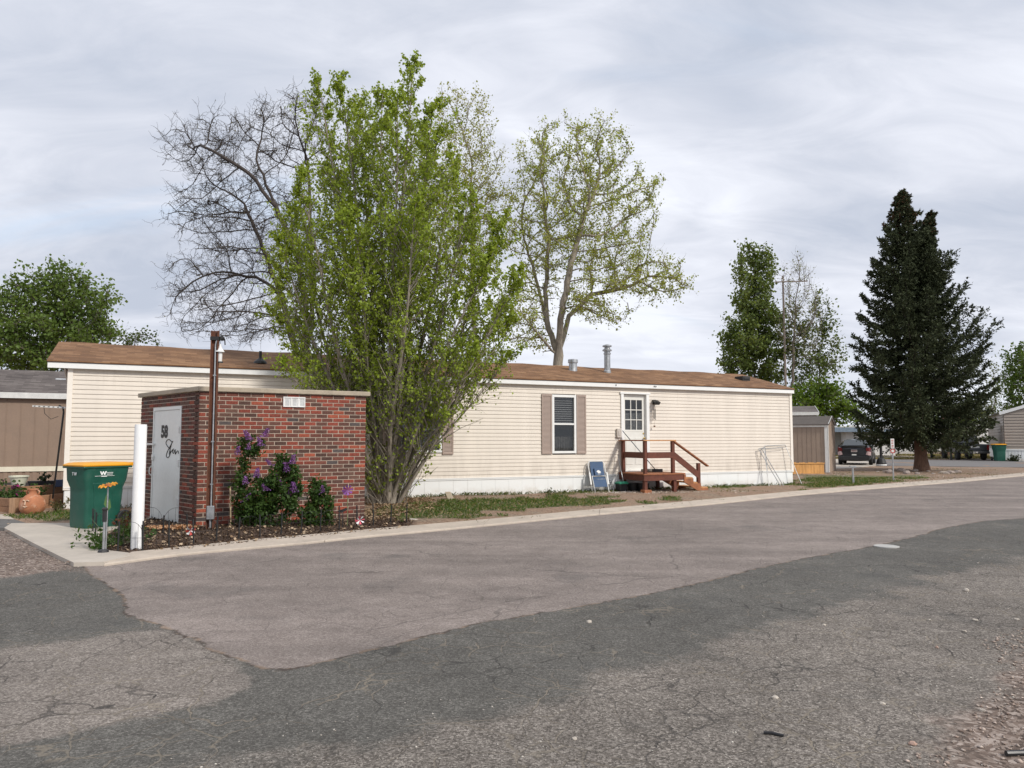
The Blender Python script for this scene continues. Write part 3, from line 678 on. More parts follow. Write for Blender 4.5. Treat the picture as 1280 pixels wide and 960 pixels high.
for sgn in (0, 1):
    y0_, y1_ = (yo - .02, Wd / 2) if not sgn else (Wd - yo + .02, Wd / 2); n = 60; vs = []; fs = []
    for i in range(n + 1):
        X = E0 - .015 + (E1 - E0 + .03) * i / n; sag = .010 * math.sin(i * 1.3) + .007 * math.sin(i * .37 + 1)
        vs += [(X, y0_, ZE + .012 + sag * .3), (X, y1_, ZR + .012 + sag)]
    for i in range(n): fs.append((2 * i, 2 * i + 2, 2 * i + 3, 2 * i + 1) if not sgn else (2 * i, 2 * i + 1, 2 * i + 3, 2 * i + 2))
    m0 = len(vs); vs2 = [(a, b_, c - .022) for a, b_, c in vs]; fs2 = [tuple(m0 + q for q in f[::-1]) for f in fs]
    side = [(2 * i, m0 + 2 * i, m0 + 2 * i + 2, 2 * i + 2) for i in range(n)] + [(0, 1, m0 + 1, m0), (2 * n, m0 + 2 * n, m0 + 2 * n + 1, 2 * n + 1)]
    rf.add(vs + vs2, fs + fs2 + side)
roof = rf.build('roof', shm, home)
de = MB(); de.box(E0 - .01, E1 + .01, yo - .012, yo - .002, ZE - .028, ZE + .008); de.build('drip_edge', plain('drip_brown', (.055, .035, .028), .6), roof)

win_white = plain('vinyl_white', (.80, .80, .78), .4, .03, 3)
blind_m = plain('blind', (.80, .80, .79), .6, .05)
def window(par, op, wide, rail, label=None, curtains=True):
    s0, s1, z0, z1 = op; f = MB(); b = .05
    f.box(s0 - .02, s0 + b, -.045, .05, z0 - .02, z1 + .02); f.box(s1 - b, s1 + .02, -.045, .05, z0 - .02, z1 + .02)
    f.box(s0 + b, s1 - b, -.045, .05, z1 - b, z1 + .02); f.box(s0 + b, s1 - b, -.045, .05, z0 - .02, z0 + b * .9)
    zm = (z0 + z1) / 2
    if rail: f.box(s0 + b, s1 - b, -.036, .03, zm - .025, zm + .022)
    if wide: f.box((s0 + s1) / 2 - .025, (s0 + s1) / 2 + .025, -.034, .03, z0 + b * .9, z1 - b)
    w_ = f.build('window', win_white, par, bevel=.004)
    if label: w_['label'] = label
    s = MB(); s.box(s0 + b - .004, s1 - b + .004, .0, .006, z0 + b * .9 - .004, z1 - b + .004); s.build('pane', glass, w_)
    bl = MB(); z = z1 - .1; zend = zm + (.0 if rail else -.2); i = 0
    while z > zend:
        bl.add([(s0 + b, .035, z), (s1 - b, .035, z), (s1 - b, .05, z + .026), (s0 + b, .05, z + .026)], [(0, 1, 2, 3)]); z -= .062
    bl.box(s0 + b, s1 - b, .03, .055, zend - .02, zend); bl.build('blind', blind_m, w_)
    if curtains:
        c = MB(); n = 26; v = []; fs = []
        for i in range(n + 1):
            X = s0 + b + (s1 - s0 - 2 * b) * i / n; Y = .12 + .02 * math.sin(i * 1.9); v += [(X, Y, z0 + .05), (X, Y, z0 + (z1 - z0) * .28)]
        for i in range(n): fs.append((2 * i, 2 * i + 2, 2 * i + 3, 2 * i + 1))
        c.add(v, fs); c.build('curtain', plain('curtain', (.30, .28, .25), .9, .4, 12), w_)
    return w_
window(home, WIN2, False, True, 'narrow two-sash window with blinds'); window(home, WIN1, False, False, 'wide dark window behind the cottonwood stems', False)
shut_m = plain('taupe_shutter', (.37, .285, .24), .6, .08, 5)
def shutter(s0, s1, z0, z1):
    f = MB(); b = .035; f.box(s0, s0 + b, -.05, -.015, z0, z1); f.box(s1 - b, s1, -.05, -.015, z0, z1); f.box(s0 + b, s1 - b, -.05, -.015, z0, z0 + .05); f.box(s0 + b, s1 - b, -.05, -.015, z1 - .05, z1)
    z = z0 + .05
    while z < z1 - .055:
        f.add([(s0 + b, -.046, z), (s1 - b, -.046, z), (s1 - b, -.026, z + .034), (s0 + b, -.026, z + .034), (s0 + b, -.02, z), (s1 - b, -.02, z)], [(0, 1, 2, 3), (0, 4, 5, 1)]); z += .034
    f.box(s0 + b, s1 - b, -.02, -.012, z0 + .05, z1 - .05)
    return f.build('shutter', shut_m, home)
shutter(11.545, 11.86, 1.14, 2.82); shutter(12.675, 12.985, 1.14, 2.82); shutter(8.585, 8.89, 1.15, 2.76); shutter(6.98, 7.30, 1.15, 2.76)
# entrance door
s0, s1, z0, z1 = DOOR
d = MB(); d.box(s0 - .075, s0 + .02, -.05, .1, z0, z1 + .05); d.box(s1 - .02, s1 + .085, -.05, .1, z0, z1 + .05); d.box(s0 - .11, s1 + .12, -.062, .1, z1 - .01, z1 + .045); d.box(s0, s1, -.03, .1, z0, z0 + .04)
df = d.build('door_frame', win_white, home, bevel=.004)
d = MB(); a, b_ = s0 + .02, s1 - .02; g0, g1, h0, h1 = a + .10, b_ - .10, 1.83, 2.72
d.box(a, g0, .045, .085, z0 + .04, z1 - .02); d.box(g1, b_, .045, .085, z0 + .04, z1 - .02); d.box(g0, g1, .045, .085, h1, z1 - .02); d.box(g0, g1, .045, .085, z0 + .04, h0)
for k in range(1, 3): x = g0 + (g1 - g0) * k / 3; d.box(x - .012, x + .012, .04, .082, h0, h1); z = h0 + (h1 - h0) * k / 3; d.box(g0, g1, .042, .08, z - .012, z + .012)
d.box(g0 - .02, g1 + .02, .036, .044, h0 - .04, h0 - .015); d.box(a + .12, (a + b_) / 2 - .04, .036, .044, .8, 1.6); d.box((a + b_) / 2 + .04, b_ - .12, .036, .044, .8, 1.6)
door = d.build('door', plain('door_white', (.74, .73, .68), .45, .05, 3, dirt=((.5, .44, .35), .3)), home, bevel=.004)
door['label'] = 'white entrance door with nine panes'
d = MB(); d.box(g0, g1, .058, .064, h0, h1); d.build('pane', glass, door)
d = MB(); d.box(g0, g1, .075, .08, h0, h0 + .5); d.build('curtain', plain('lace', (.42, .42, .40), .9, .5, 20), door)
d = MB(); d.lathe([(.012, 0), (.014, .03), (.03, .045), (.032, .06), (.02, .075)], 14); h = d.build('handle', plain('brass', (.55, .38, .12), .3, .1, metal=1), door, smooth=True); h.location = (b_ - .06, .045, 1.58); h.rotation_euler = (R(90), 0, 0)
d = MB(); d.lathe([(.026, 0), (.026, .012), (.012, .02)], 14); h = d.build('lock', MATS['brass'], door, smooth=True); h.location = (b_ - .06, .045, 1.72); h.rotation_euler = (R(90), 0, 0)
# porch light, outlet box, roof vents
d = MB(); d.box(15.34, 15.46, -.05, -.02, 2.60, 2.74); d.box(15.36, 15.44, -.15, -.05, 2.645, 2.70); d.add([(15.30, -.22, 2.66), (15.50, -.22, 2.66), (15.50, -.05, 2.73), (15.30, -.05, 2.73), (15.33, -.19, 2.58), (15.47, -.19, 2.58), (15.44, -.08, 2.60), (15.36, -.08, 2.60)], [(0, 1, 2, 3), (4, 7, 6, 5), (0, 4, 5, 1), (1, 5, 6, 2), (2, 6, 7, 3), (3, 7, 4, 0)])
d.build('porch_light', black_metal, home)
d = MB(); d.box(14.02, 14.17, -.09, -.02, 1.60, 1.86); d.box(14.06, 14.12, -.1, -.09, 1.66, 1.80); d.build('outlet_box', plain('box_grey', (.5, .45, .40), .5), home, bevel=.006)
def roofz(y): return ZE + .02 + (ZR - ZE) * (y - yo) / (Wd / 2 - yo)
d = MB(); d.lathe([(.12, -.1), (.12, .02), (.098, .05), (.098, .55), (.115, .56), (.115, .60), (.098, .61), (.098, .66), (.15, .665), (.15, .70), (.09, .74), (.08, .78), (.145, .80), (.145, .84), (.05, .87)], 20, (14.72, 1.5, roofz(1.5)))
auto_smooth(d.build('stove_pipe', galv, home), 30)
d = MB(); d.lathe([(.15, -.1), (.13, .03), (.125, .22), (.155, .23), (.155, .32), (.14, .34)], 20, (13.46, 1.5, roofz(1.5))); auto_smooth(d.build('vent_pipe', galv, home), 30)
d = MB(); d.lathe([(.035, -.1), (.035, .28)], 12, (4.03, .6, roofz(.6))); d.lathe([(.17, -.03), (.15, .02), (.05, .10), (.036, .12)], 16, (4.03, .6, roofz(.6))); d.build('vent_pipe', black_metal, home, smooth=False)
d = MB(); z = roofz(1.2); d.box(19.85, 20.18, 1.0, 1.4, z - .07, z + .10); d.box(19.9, 20.13, .98, 1.0, z - .02, z + .06); d.build('box_vent', black_metal, home, bevel=.01)
for xx in (10.15, 11.7, 14.35):
    pass
for xx in (13.95, 15.32, 15.38): d = MB(); d.box(xx, xx + .02, yo - .02, yo, ZE - .1, ZE - .06); d.build('cable_clip', black_metal, home)

# ================================================================== BRICK HUT
hF = Vector((G(245, 662.5).x, 13.30, 0)); q = at(456, 600, 14.85); hR = Vector((q.x, q.y, 0)); q = at(174, 600, 15.35); hL = Vector((q.x, q.y, 0)); HB = hR + hL - hF
HW = 2.375
hut = thing('brick_hut', 'small flat-roofed red brick hut with a white steel door numbered 58', 'hut', hF)
def hl(v): return Vector(v) - hF
def hit(px, P, Q):
    """metres along the wall line P-Q seen at this pixel column"""
    r = ray(px, 560); n = Vector((r.y, -r.x, 0)); return (Q - P).length * (-(P.dot(n)) / ((Q - P).dot(n)))
PAL = [((.082, .040, .029), 6), ((.105, .044, .031), 6), ((.140, .046, .031), 6), ((.215, .047, .028), 6), ((.28, .066, .034), 2.2), ((.075, .060, .056), .8), ((.125, .062, .044), 4)]
brick_m = attr_mat('brick', rough=.85, bump=.5, bscale=70, var=.28)
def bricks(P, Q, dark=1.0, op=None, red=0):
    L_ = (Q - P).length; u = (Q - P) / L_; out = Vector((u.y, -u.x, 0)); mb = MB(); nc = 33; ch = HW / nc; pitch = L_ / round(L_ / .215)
    if out.dot(-hF) < 0: out = -out
    for r in range(nc):
        z0 = r * ch + .006; z1 = (r + 1) * ch - .0075; x = -pitch / 2 if r % 2 else 0
        while x < L_ - .01:
            a, b_ = max(0, x) + (.0068 if x > 0 else -.004), min(L_, x + pitch) - (.0068 if x + pitch < L_ else -.004)
            spans = [(a, b_)]
            if op and z1 > op[2] and z0 < op[3]:
                spans = [(a, min(b_, op[0]))] if a < op[0] else []
                if b_ > op[1]: spans.append((max(a, op[1]), b_))
            for (c, d) in spans:
                if d - c < .02: continue
                w_ = [k for _, k in PAL]; w_ = [k * (1 + red) if PAL[i][0][0] > .15 else k for i, k in enumerate(w_)]
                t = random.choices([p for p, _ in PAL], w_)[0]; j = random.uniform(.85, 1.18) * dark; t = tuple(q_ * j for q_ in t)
                o0 = out * .001; o1 = out * (.008 + random.uniform(-.0015, .0015)); p = [P + u * c, P + u * d]
                i_ = .0022
                vs = [(*(p[0] + o0)[:2], z0), (*(p[1] + o0)[:2], z0), (*(p[1] + o0)[:2], z1), (*(p[0] + o0)[:2], z1),
                      (*(p[0] + u * i_ + o1)[:2], z0 + i_), (*(p[1] - u * i_ + o1)[:2], z0 + i_), (*(p[1] - u * i_ + o1)[:2], z1 - i_), (*(p[0] + u * i_ + o1)[:2], z1 - i_)]
                vs = [tuple(hl(v)) for v in vs]
                mb.add(vs, [(4, 5, 6, 7), (0, 1, 5, 4), (1, 2, 6, 5), (2, 3, 7, 6), (3, 0, 4, 7)], 0, t)
            x += pitch
    return mb
d0, d1_ = hit(226.5, hF, hL), hit(191.5, hF, hL)
mort = plain('mortar', (.45, .36, .29), .95, .2, 6, bump=.5, bscale=120)
mortar_mb = MB()
def mwall(P, Q, op=None):
    u = (Q - P).normalized(); inn = Vector((u.y, -u.x, 0)); c = (hF + HB) / 2
    if inn.dot(c - P) < 0: inn = -inn
    L_ = (Q - P).length
    def blk(a, b_, z0, z1): mortar_mb.prism([hl(P + u * a) + Vector((0, 0, z0)), hl(P + u * b_) + Vector((0, 0, z0)), hl(P + u * b_ + inn * .2) + Vector((0, 0, z0)), hl(P + u * a + inn * .2) + Vector((0, 0, z0))], (0, 0, z1 - z0))
    if op: blk(0, op[0], -.1, HW); blk(op[1], L_, -.1, HW); blk(op[0], op[1], op[3], HW)
    else: blk(0, L_, -.1, HW)
dop = (d0, d1_, -.2, 2.15)
u_ = (hR - hF).normalized(); v_ = (hL - hF).normalized()
mwall(hF, hR); mwall(hF + v_ * .201, hL - v_ * 0, (dop[0] - .201, dop[1] - .201, -.2, 2.15)); mwall(hL + u_ * .201, HB); mwall(hR + v_ * .201, HB - v_ * .201)
mortar_mb.build('mortar_wall', mort, hut)
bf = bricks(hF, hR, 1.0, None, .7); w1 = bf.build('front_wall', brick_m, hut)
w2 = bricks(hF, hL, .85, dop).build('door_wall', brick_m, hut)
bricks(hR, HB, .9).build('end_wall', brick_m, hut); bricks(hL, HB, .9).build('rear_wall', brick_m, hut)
ov = .06; cen = (hF + HB) / 2
cor = [p for p in (hF - u_ * ov - v_ * ov, hR + u_ * ov - v_ * ov, HB + u_ * ov + v_ * ov, hL - u_ * ov + v_ * ov)]
sb = MB(); sb.prism([hl(p) + Vector((0, 0, HW + .004)) for p in cor], (0, 0, .085))
sb.build('roof_slab', plain('slab_concrete', (.40, .34, .26), .9, .15, 3, bump=.5, bscale=60, dirt=((.22, .19, .15), .5)), hut, bevel=.012)
sb = MB(); c2 = [hF + u_ * .02 + v_ * .02, hR - u_ * .02 + v_ * .02, HB - u_ * .02 - v_ * .02, hL + u_ * .02 - v_ * .02]
sb.prism([hl(p) + Vector((0, 0, -.1)) for p in c2], (0, 0, .14)); sb.build('floor_slab', concrete2, hut)
# white steel door on the left face (x along the wall from its front edge to the rear edge)
duv = -v_; yaw = math.atan2(duv.y, duv.x)                      # local +x runs towards the front corner
dw = d1_ - d0; out_d = Vector((duv.y, -duv.x, 0))               # outward normal = local -y
door_m = plain('door_paint', (.74, .76, .74), .5, .06, 2, dirt=((.40, .34, .27), .35))
org = hl(hF + v_ * d1_)                                         # rear edge of the opening, local x=0
dm = MB(); dm.box(.0, .05, -.02, .09, 0, 2.15); dm.box(dw - .05, dw, -.02, .09, 0, 2.15); dm.box(.05, dw - .05, -.02, .09, 2.09, 2.15)
dfr = dm.build('door_frame', door_m, hut, bevel=.003, loc=org, rotz=yaw)
dd = MB(); dd.box(.055, dw - .055, -.008, .035, .12, 2.085)
n = 16
# rusted ragged foot of the door
bot = [(.055 + (dw - .11) * i / n, .12 - (.10 * abs(math.sin(i * 1.7)) * (.4 + .6 * math.sin(PI * i / n)) + .015)) for i in range(n + 1)]
vs = [(x, -.0085, .1205) for x, _ in bot] + [(x, -.004, z) for x, z in bot]
dd.add(vs, [(i, n + 1 + i, n + 2 + i, i + 1) for i in range(n)])
hd = dd.build('door', door_m, hut, loc=org, rotz=yaw); hd['label'] = 'white painted steel door with the number 58 and scrawled graffiti'
blk_paint = plain('black_paint', (.012, .012, .012), .5, .1)
MX = Matrix.Rotation(R(90), 4, 'X')
fx = .055 + (dw - .11)
text_mesh('number', '58', .30, blk_paint, hd, Matrix.Translation((dw * .42, -.0115, 1.68)) @ MX @ Matrix.Diagonal((1.1, 1, 1, 1)), .017)
def scrawl(parent, pts, r, mat, name, y=-.0125):
    m_ = MB(); m_.tube([(a, y, b_) for a, b_ in pts], r, 5, caps=True); return m_.build(name, mat, parent)
gx, gz = dw * .56, 1.33
S = [(.10, .20), (.04, .25), (-.02, .24), (-.05, .17), (0, .10), (.06, .04), (.07, -.05), (.03, -.13), (-.03, -.12), (-.01, -.02), (.07, .12), (.13, .22), (.10, .17), (.06, .02), (.05, -.07), (.10, .0), (.15, .05), (.13, -.02), (.16, -.04), (.19, .04), (.20, .0), (.20, -.06), (.24, .0), (.27, .01), (.28, -.06)]
Sp = []
for i in range(len(S) - 1):
    for k in range(4):
        p0, p1, p2, p3 = S[max(i - 1, 0)], S[i], S[i + 1], S[min(i + 2, len(S) - 1)]; t = k / 4
        Sp.append(tuple(.5 * (2 * p1[j] + (p2[j] - p0[j]) * t + (2 * p0[j] - 5 * p1[j] + 4 * p2[j] - p3[j]) * t * t + (3 * p1[j] - p0[j] - 3 * p2[j] + p3[j]) * t ** 3) for j in (0, 1)))
scrawl(hd, [(gx + a * dw * 1.35, gz + b_ * .85) for a, b_ in Sp], .0075, blk_paint, 'graffiti')
for zc in (.42, 1.12, 1.72):
    mm = MB(); mm.tube([(dw - .045, -.03, zc - .06), (dw - .045, -.03, zc + .06)], .014, 8); mm.box(dw - .10, dw - .05, -.018, -.009, zc - .05, zc + .05); mm.build('hinge', white_metal, hd)
mm = MB(); mm.box(-.16, .12, -.05, -.022, 1.44, 1.475); mm.box(-.17, -.12, -.06, -.05, 1.435, 1.48); mm.build('latch', white_metal, hd)
mm = MB(); mm.box(.03, .10, -.04, -.01, 1.16, 1.26); mm.tube([(.06, -.04, 1.21), (.13, -.05, 1.21)], .012, 8); mm.build('bolt', white_metal, hd)
mm = MB(); mm.tube([(.02, -.03, .86), (.0, -.06, .90), (.0, -.06, 1.0), (.02, -.03, 1.04)], .009, 6); mm.build('pull', white_metal, hd)
# small white three-pane vent plate high on the front wall
fyaw = math.atan2(u_.y, u_.x); a0, a1 = hit(352.5, hF, hR), hit(380, hF, hR); zc = 2.14
mm = MB(); L_ = a1 - a0
for k in range(3): mm.box(k * L_ / 3, (k + 1) * L_ / 3, -.028, -.006, 0, .012); mm.box(k * L_ / 3, k * L_ / 3 + .018, -.028, -.006, .012, .165)
mm.box(L_ - .018, L_, -.0285, -.0062, .012, .165); mm.box(0, L_, -.029, -.006, .165, .185)
for k in range(3): mm.box(k * L_ / 3 + .018, (k + 1) * L_ / 3, -.016, -.007, .012, .165)
vp = mm.build('vent_plate', white_metal, hut, loc=hl(hF + u_ * a0) + Vector((0, 0, zc)), rotz=fyaw)
mm = MB()
for k in range(3):
    mm = MB()
    for j in range(6): z = .03 + j * .022; mm.box(k * L_ / 3 + .04, (k + 1) * L_ / 3 - .022, -.021, -.0165, z, z + .008)
    mm.build('louvre', plain('louvre_grey', (.42, .43, .44), .6), vp)
# patch of old mortar smear above the door and along the top course
# ================================================================== OTHER BUILDINGS
def gable_home(name, label, loc, rotz, L_, W_, h, rise, wall_m, roof_m, trim_m, skirt=None, skirt_h=.55, belt=None, lap=False, ov=.15, y_ridge=True, cat='mobile home'):
    """long box home in local axes: front wall on y=0, x 0..L"""
    r = thing(name, label, cat, loc, rotz); m_ = MB(); z0 = skirt_h
    if lap:
        lap_wall(m_, (0, 0, 0), (L_, 0, 0), (0, -1, 0), z0, h, (), .15); lap_wall(m_, (0, W_, 0), (0, 0, 0), (-1, 0, 0), z0, h, (), .15); lap_wall(m_, (L_, 0, 0), (L_, W_, 0), (1, 0, 0), z0, h, (), .15); m_.box(.01, L_ - .01, W_ - .02, W_, z0, h)
    else:
        m_.box(0, L_, 0, W_, z0, h); x = .2
        while x < L_ - .1: m_.box(x, x + .02, -.014, -.001, z0 + .001, h - .001); x += .4
    if y_ridge:   # gable ends on the short sides
        for X in (0, L_): m_.add([(X, 0, h + .001), (X, W_, h + .001), (X, W_ / 2, h + rise)], [(0, 1, 2)])
    m_.build('wall', wall_m, r)
    s = MB(); s.box(.01, L_ - .01, .01, W_ - .01, -.1, z0)
    x = .0
    while x < L_: s.box(x, min(x + .12, L_), -.012, .0095, -.1, z0 - .02); x += .2
    y = .02
    while y < W_: s.box(-.012, .0095, y, min(y + .12, W_), -.1, z0 - .02); s.box(L_ - .0095, L_ + .012, y, min(y + .12, W_), -.1, z0 - .02); y += .2
    s.build('skirting', skirt or wall_m, r)
    rf = MB(); zz = h
    for y0, y1, za, zb in ((-ov, W_ / 2, zz, zz + rise), (W_ + ov, W_ / 2, zz, zz + rise)):
        v = [(-ov, y0, za + .02), (L_ + ov, y0, za + .02), (L_ + ov, y1, zb + .03), (-ov, y1, zb + .03)]; v += [(a, b, c + .05) for a, b, c in v]
        rf.add(v, [(0, 3, 2, 1), (4, 5, 6, 7), (0, 1, 5, 4), (1, 2, 6, 5), (2, 3, 7, 6), (3, 0, 4, 7)])
    ro = rf.build('roof', roof_m, r)
    t = MB(); t.box(-ov, L_ + ov, -ov - .03, -ov - .001, zz - .10, zz + .085)
    for X in (-ov - .025, L_ + ov + .001):
        t.beam((X + .012, -ov, zz + .03), (X + .012, W_ / 2, zz + rise + .04), .024, .13); t.beam((X + .012, W_ + ov, zz + .03), (X + .012, W_ / 2, zz + rise + .04), .024, .13)
    t.build('gutter', trim_m, r)
    if belt: b = MB(); b.box(-.02, L_ + .02, -.04, -.016, belt[0], belt[1]); b.build('belt_trim', trim_m if len(belt) < 3 else belt[2], r)
    return r
brown_w = plain('brown_panel', (.245, .175, .13), .7, .08, 2, bump=.15, bscale=50)
grey_sh = shingle_mat('grey_shingles', (.06, .048, .044), (.115, .096, .088), (.19, .165, .15))
cream_t = plain('cream_belt', (.66, .62, .50), .6, .05)
q = at(40, 600, 25.3); c_, s_ = math.cos(ANG), math.sin(ANG)
nb = gable_home('mobile_home', 'brown panelled mobile home with grey shingle roof behind the wooden planter', (q.x - 11 * c_, q.y - 11 * s_, 0), ANG, 15.5, 5.2, 2.98, .95, brown_w, grey_sh, plain('gutter_white', (.62, .62, .60), .4), brown_w, .50, (.50, .66, cream_t))
m_ = MB(); m_.box(11.4, 11.95, 1.5, 1.8, 3.50, 3.68); m_.build('roof_vent', galv, nb, bevel=.03)
# small shed by the end of the home
def lot_point(px, py): return G(px, py)
shp = G(1036, 592.2); SA = R(-30)                                # long side runs back to the left from this corner
sh = thing('garden_shed', 'brown gabled wooden shed with white corner trim beyond the cream home', 'shed', shp, SA)
sw = MB(); sw.box(-3.4, 0, 0, 2.4, .06, 2.18)
sw.add([(0, 0, 2.181), (0, 2.4, 2.181), (0, 1.2, 2.56)], [(0, 1, 2)]); sw.add([(-3.4, 0, 2.181), (-3.4, 2.4, 2.181), (-3.4, 1.2, 2.56)], [(0, 2, 1)])
x = -3.3
while x < -.1: sw.box(x, x + .018, -.003, .0, .07, 2.17); x += .2
sw.build('wall', plain('shed_brown', (.33, .255, .20), .75, .1, 3, bump=.2), sh)
g_ = MB(); x = -3.3
while x < -.15: g_.box(x, x + .008, -.006, -.0031, .08, 2.1); x += .2
g_.build('groove', plain('groove_dark', (.17, .13, .10), .9), sh)
t = MB(); t.box(-.13, .02, -.03, -.007, .06, 2.15); t.box(.001, .03, -.03, .09, .06, 2.15); t.box(-3.45, .03, -.05, -.031, 2.10, 2.19)
t.beam((.045, -.03, 2.2), (.045, 1.2, 2.59), .02, .09); t.beam((.045, 2.43, 2.2), (.045, 1.2, 2.59), .02, .09); t.build('trim', white_metal, sh)
t = MB()
for y0, y1 in ((-.10, 1.2), (2.5, 1.2)):
    v = [(-3.5, y0, 2.19), (.09, y0, 2.19), (.09, y1, 2.60), (-3.5, y1, 2.60)]; v += [(a, b, c + .03) for a, b, c in v]; t.add(v, [(0, 3, 2, 1), (4, 5, 6, 7), (0, 1, 5, 4), (1, 2, 6, 5), (2, 3, 7, 6), (3, 0, 4, 7)])
t.build('roof', plain('shed_shingle', (.10, .085, .075), .9, .2, 5, bump=.6), sh)
# low cedar picket panel leaning before the shed
q = G(988, 594.5); q2 = G(1030, 594); ya = math.atan2(q2.y - q.y, q2.x - q.x); L_ = (q2 - q).length
cedar = wood('cedar', (.52, .27, .085), .3, .7, (14, 14, .6))
pk = thing('cedar_fence', 'low panel of orange cedar boards standing before the brown shed', 'fence panel', q, ya)
m_ = MB(); x = 0; k = 0
while x < L_ - .05: m_.box(x, min(x + .135, L_), -.01 - .004 * (k % 3), .01, .03, .55 + .015 * math.sin(k * 2.2)); x += .143; k += 1
m_.build('boards', cedar, pk)
m_ = MB(); m_.box(-.02, L_ + .02, -.045, -.02, .02, .10); m_.build('rail', cedar, pk); m_ = MB(); m_.box(-.02, L_ + .02, -.045, -.02, .49, .54); m_.build('rail', cedar, pk)
gable_home('mobile_home', 'brown home whose white-edged roof corner shows above the shed', at(950, 600, 46) * 1 - Vector((0, 0, at(950, 600, 46).z)), R(-18), 3.2, 7, 3.05, .5, plain('brown_w2', (.19, .15, .12), .7), grey_sh, white_metal, None, .1)
white_w = plain('white_wall', (.72, .72, .71), .6, .05, 1, dirt=((.5, .48, .44), .2)); band = plain('blue_grey_band', (.20, .26, .33), .5)
def ground_at(px, Y): r = ray(px, 560); return Vector((r.x / r.y * Y, Y, 0))
q = ground_at(1044, 70); h1 = thing('mobile_home', 'white flat-roofed home with a blue-grey eave band behind the grey hatchback', 'mobile home', q, R(-6))
m_ = MB(); m_.box(1.0, 5.2, 0, 12, 0, 2.25); m_.box(0, 1.0, 2.6, 12, 0, 2.2); m_.build('wall', white_w, h1)
m_ = MB(); m_.box(-.3, 5.5, -.7, 12.3, 2.62, 2.72); m_.build('roof', white_metal, h1); m_ = MB(); m_.box(-.32, 5.52, -.72, -.62, 2.2, 2.61); m_.box(-.32, -.22, -.61, 12, 2.2, 2.61); m_.build('eave_band', band, h1)
m_ = MB(); m_.box(.13, .98, 1.5, 1.55, 0, 2.2); m_.build('porch_screen', plain('screen_grey', (.36, .36, .34), .7), h1)
q = ground_at(1074, 92); h2 = gable_home('mobile_home', 'long white home seen low behind the black lamp post', q, R(-4), 7.4, 5, 2.7, .5, white_w, plain('white_roof', (.6, .6, .6), .6), white_metal, None, .4)
m_ = MB(); m_.box(.5, 1.6, -.03, -.015, 1.2, 2.0); m_.build('window', glass, h2)
q = ground_at(1148, 97); h3 = gable_home('mobile_home', 'white home low behind the spruce trunk and carport posts', q, R(-3), 10.5, 5, 2.8, .5, white_w, MATS['white_roof'], white_metal, None, .4)
# far picket fences
def low_fence(name, label, p, q, h, m, n, cat='fence'):
    r = thing(name, label, cat, p, math.atan2((q - p).y, (q - p).x)); L_ = (q - p).length
    for z in (h * .3, h * .8): b = MB(); b.box(0, L_, .012, .04, z - .03, z + .03); b.build('rail', m, r)
    b = MB()
    for i in range(n): x = L_ * i / (n - 1); b.box(x - .035, x + .035, -.012, .011, 0, h)
    b.build('pickets', m, r); return r
low_fence('picket_fence', 'low grey-white picket fence along the grass beyond the side road', ground_at(1084, 78), ground_at(1148, 80), .95, plain('fence_grey', (.50, .50, .48), .8, .15), 52)
# right-hand home
tan_s = plain('tan_siding', (.34, .29, .245), .6, .05, 1)
rh = thing('mobile_home', 'tan lap-sided mobile home with white skirting at the right edge', 'mobile home', G(1257, 577.5), R(-28))
m_ = MB(); lap_wall(m_, (0, 0, 0), (8, 0, 0), (0, -1, 0), .86, 3.32, (), .2, .05); lap_wall(m_, (0, 14, 0), (0, 0, 0), (-1, 0, 0), .86, 3.32, (), .2, .05); m_.box(.01, 8, .01, 14, .86, 3.3); m_.add([(0, 0, 3.3), (8, 0, 3.3), (4, 0, 4.6)], [(0, 1, 2)]); m_.build('wall', tan_s, rh)
m_ = MB(); x = 0
while x < 8: m_.box(x, x + .13, -.03, .0, 0, .80); x += .19
m_.box(.005, 8, .001, 14, 0, .85); m_.box(-.03, 8, -.06, -.031, .79, .88); m_.build('skirting', skirt_m, rh)
m_ = MB(); m_.beam((-.25, -.09, 3.30), (4, -.09, 4.68), .06, .2); m_.build('fascia', fascia_white, rh)
m_ = MB(); v = [(-.3, -.06, 3.34), (4, -.06, 4.74), (4, 14, 4.74), (-.3, 14, 3.34)]; v2 = [(a, b, c + .05) for a, b, c in v]; m_.add(v + v2, [(0, 1, 2, 3), (7, 6, 5, 4), (0, 4, 5, 1), (1, 5, 6, 2), (2, 6, 7, 3), (3, 7, 4, 0)]); m_.build('roof', grey_sh, rh)
# carport
cp = thing('carport', 'white flat-roofed carport on thin dark posts over the dark pickup', 'carport', (0, 0, 0))
m_ = MB(); A_ = ground_at(1185, 54.5); m_.prism([(ground_at(1186, 54)[0], 54, 2.42), (ground_at(1258, 54)[0] - .1, 53.9, 2.42), (ground_at(1258, 54)[0] + .9, 66, 2.42), (ground_at(1186, 54)[0] + .5, 66, 2.42)], (0, 0, .14)); m_.build('roof', white_metal, cp)
for px, Y in ((1188.5, 54.6), (1197.5, 58), (1206.5, 61.5), (1214.5, 65)):
    b = MB(); g_ = ground_at(px, Y); b.box(g_.x - .05, g_.x + .05, g_.y - .05, g_.y + .05, 0, 2.415); b.build('post', black_metal, cp)
b = MB(); g_ = G(1164.5, 574.5); b.box(-.06, .06, -.06, .06, 0, 1.5); tag(b.build('fence_post', black_metal, None, loc=g_), 'single dark fence post just right of the spruce trunk', 'post')

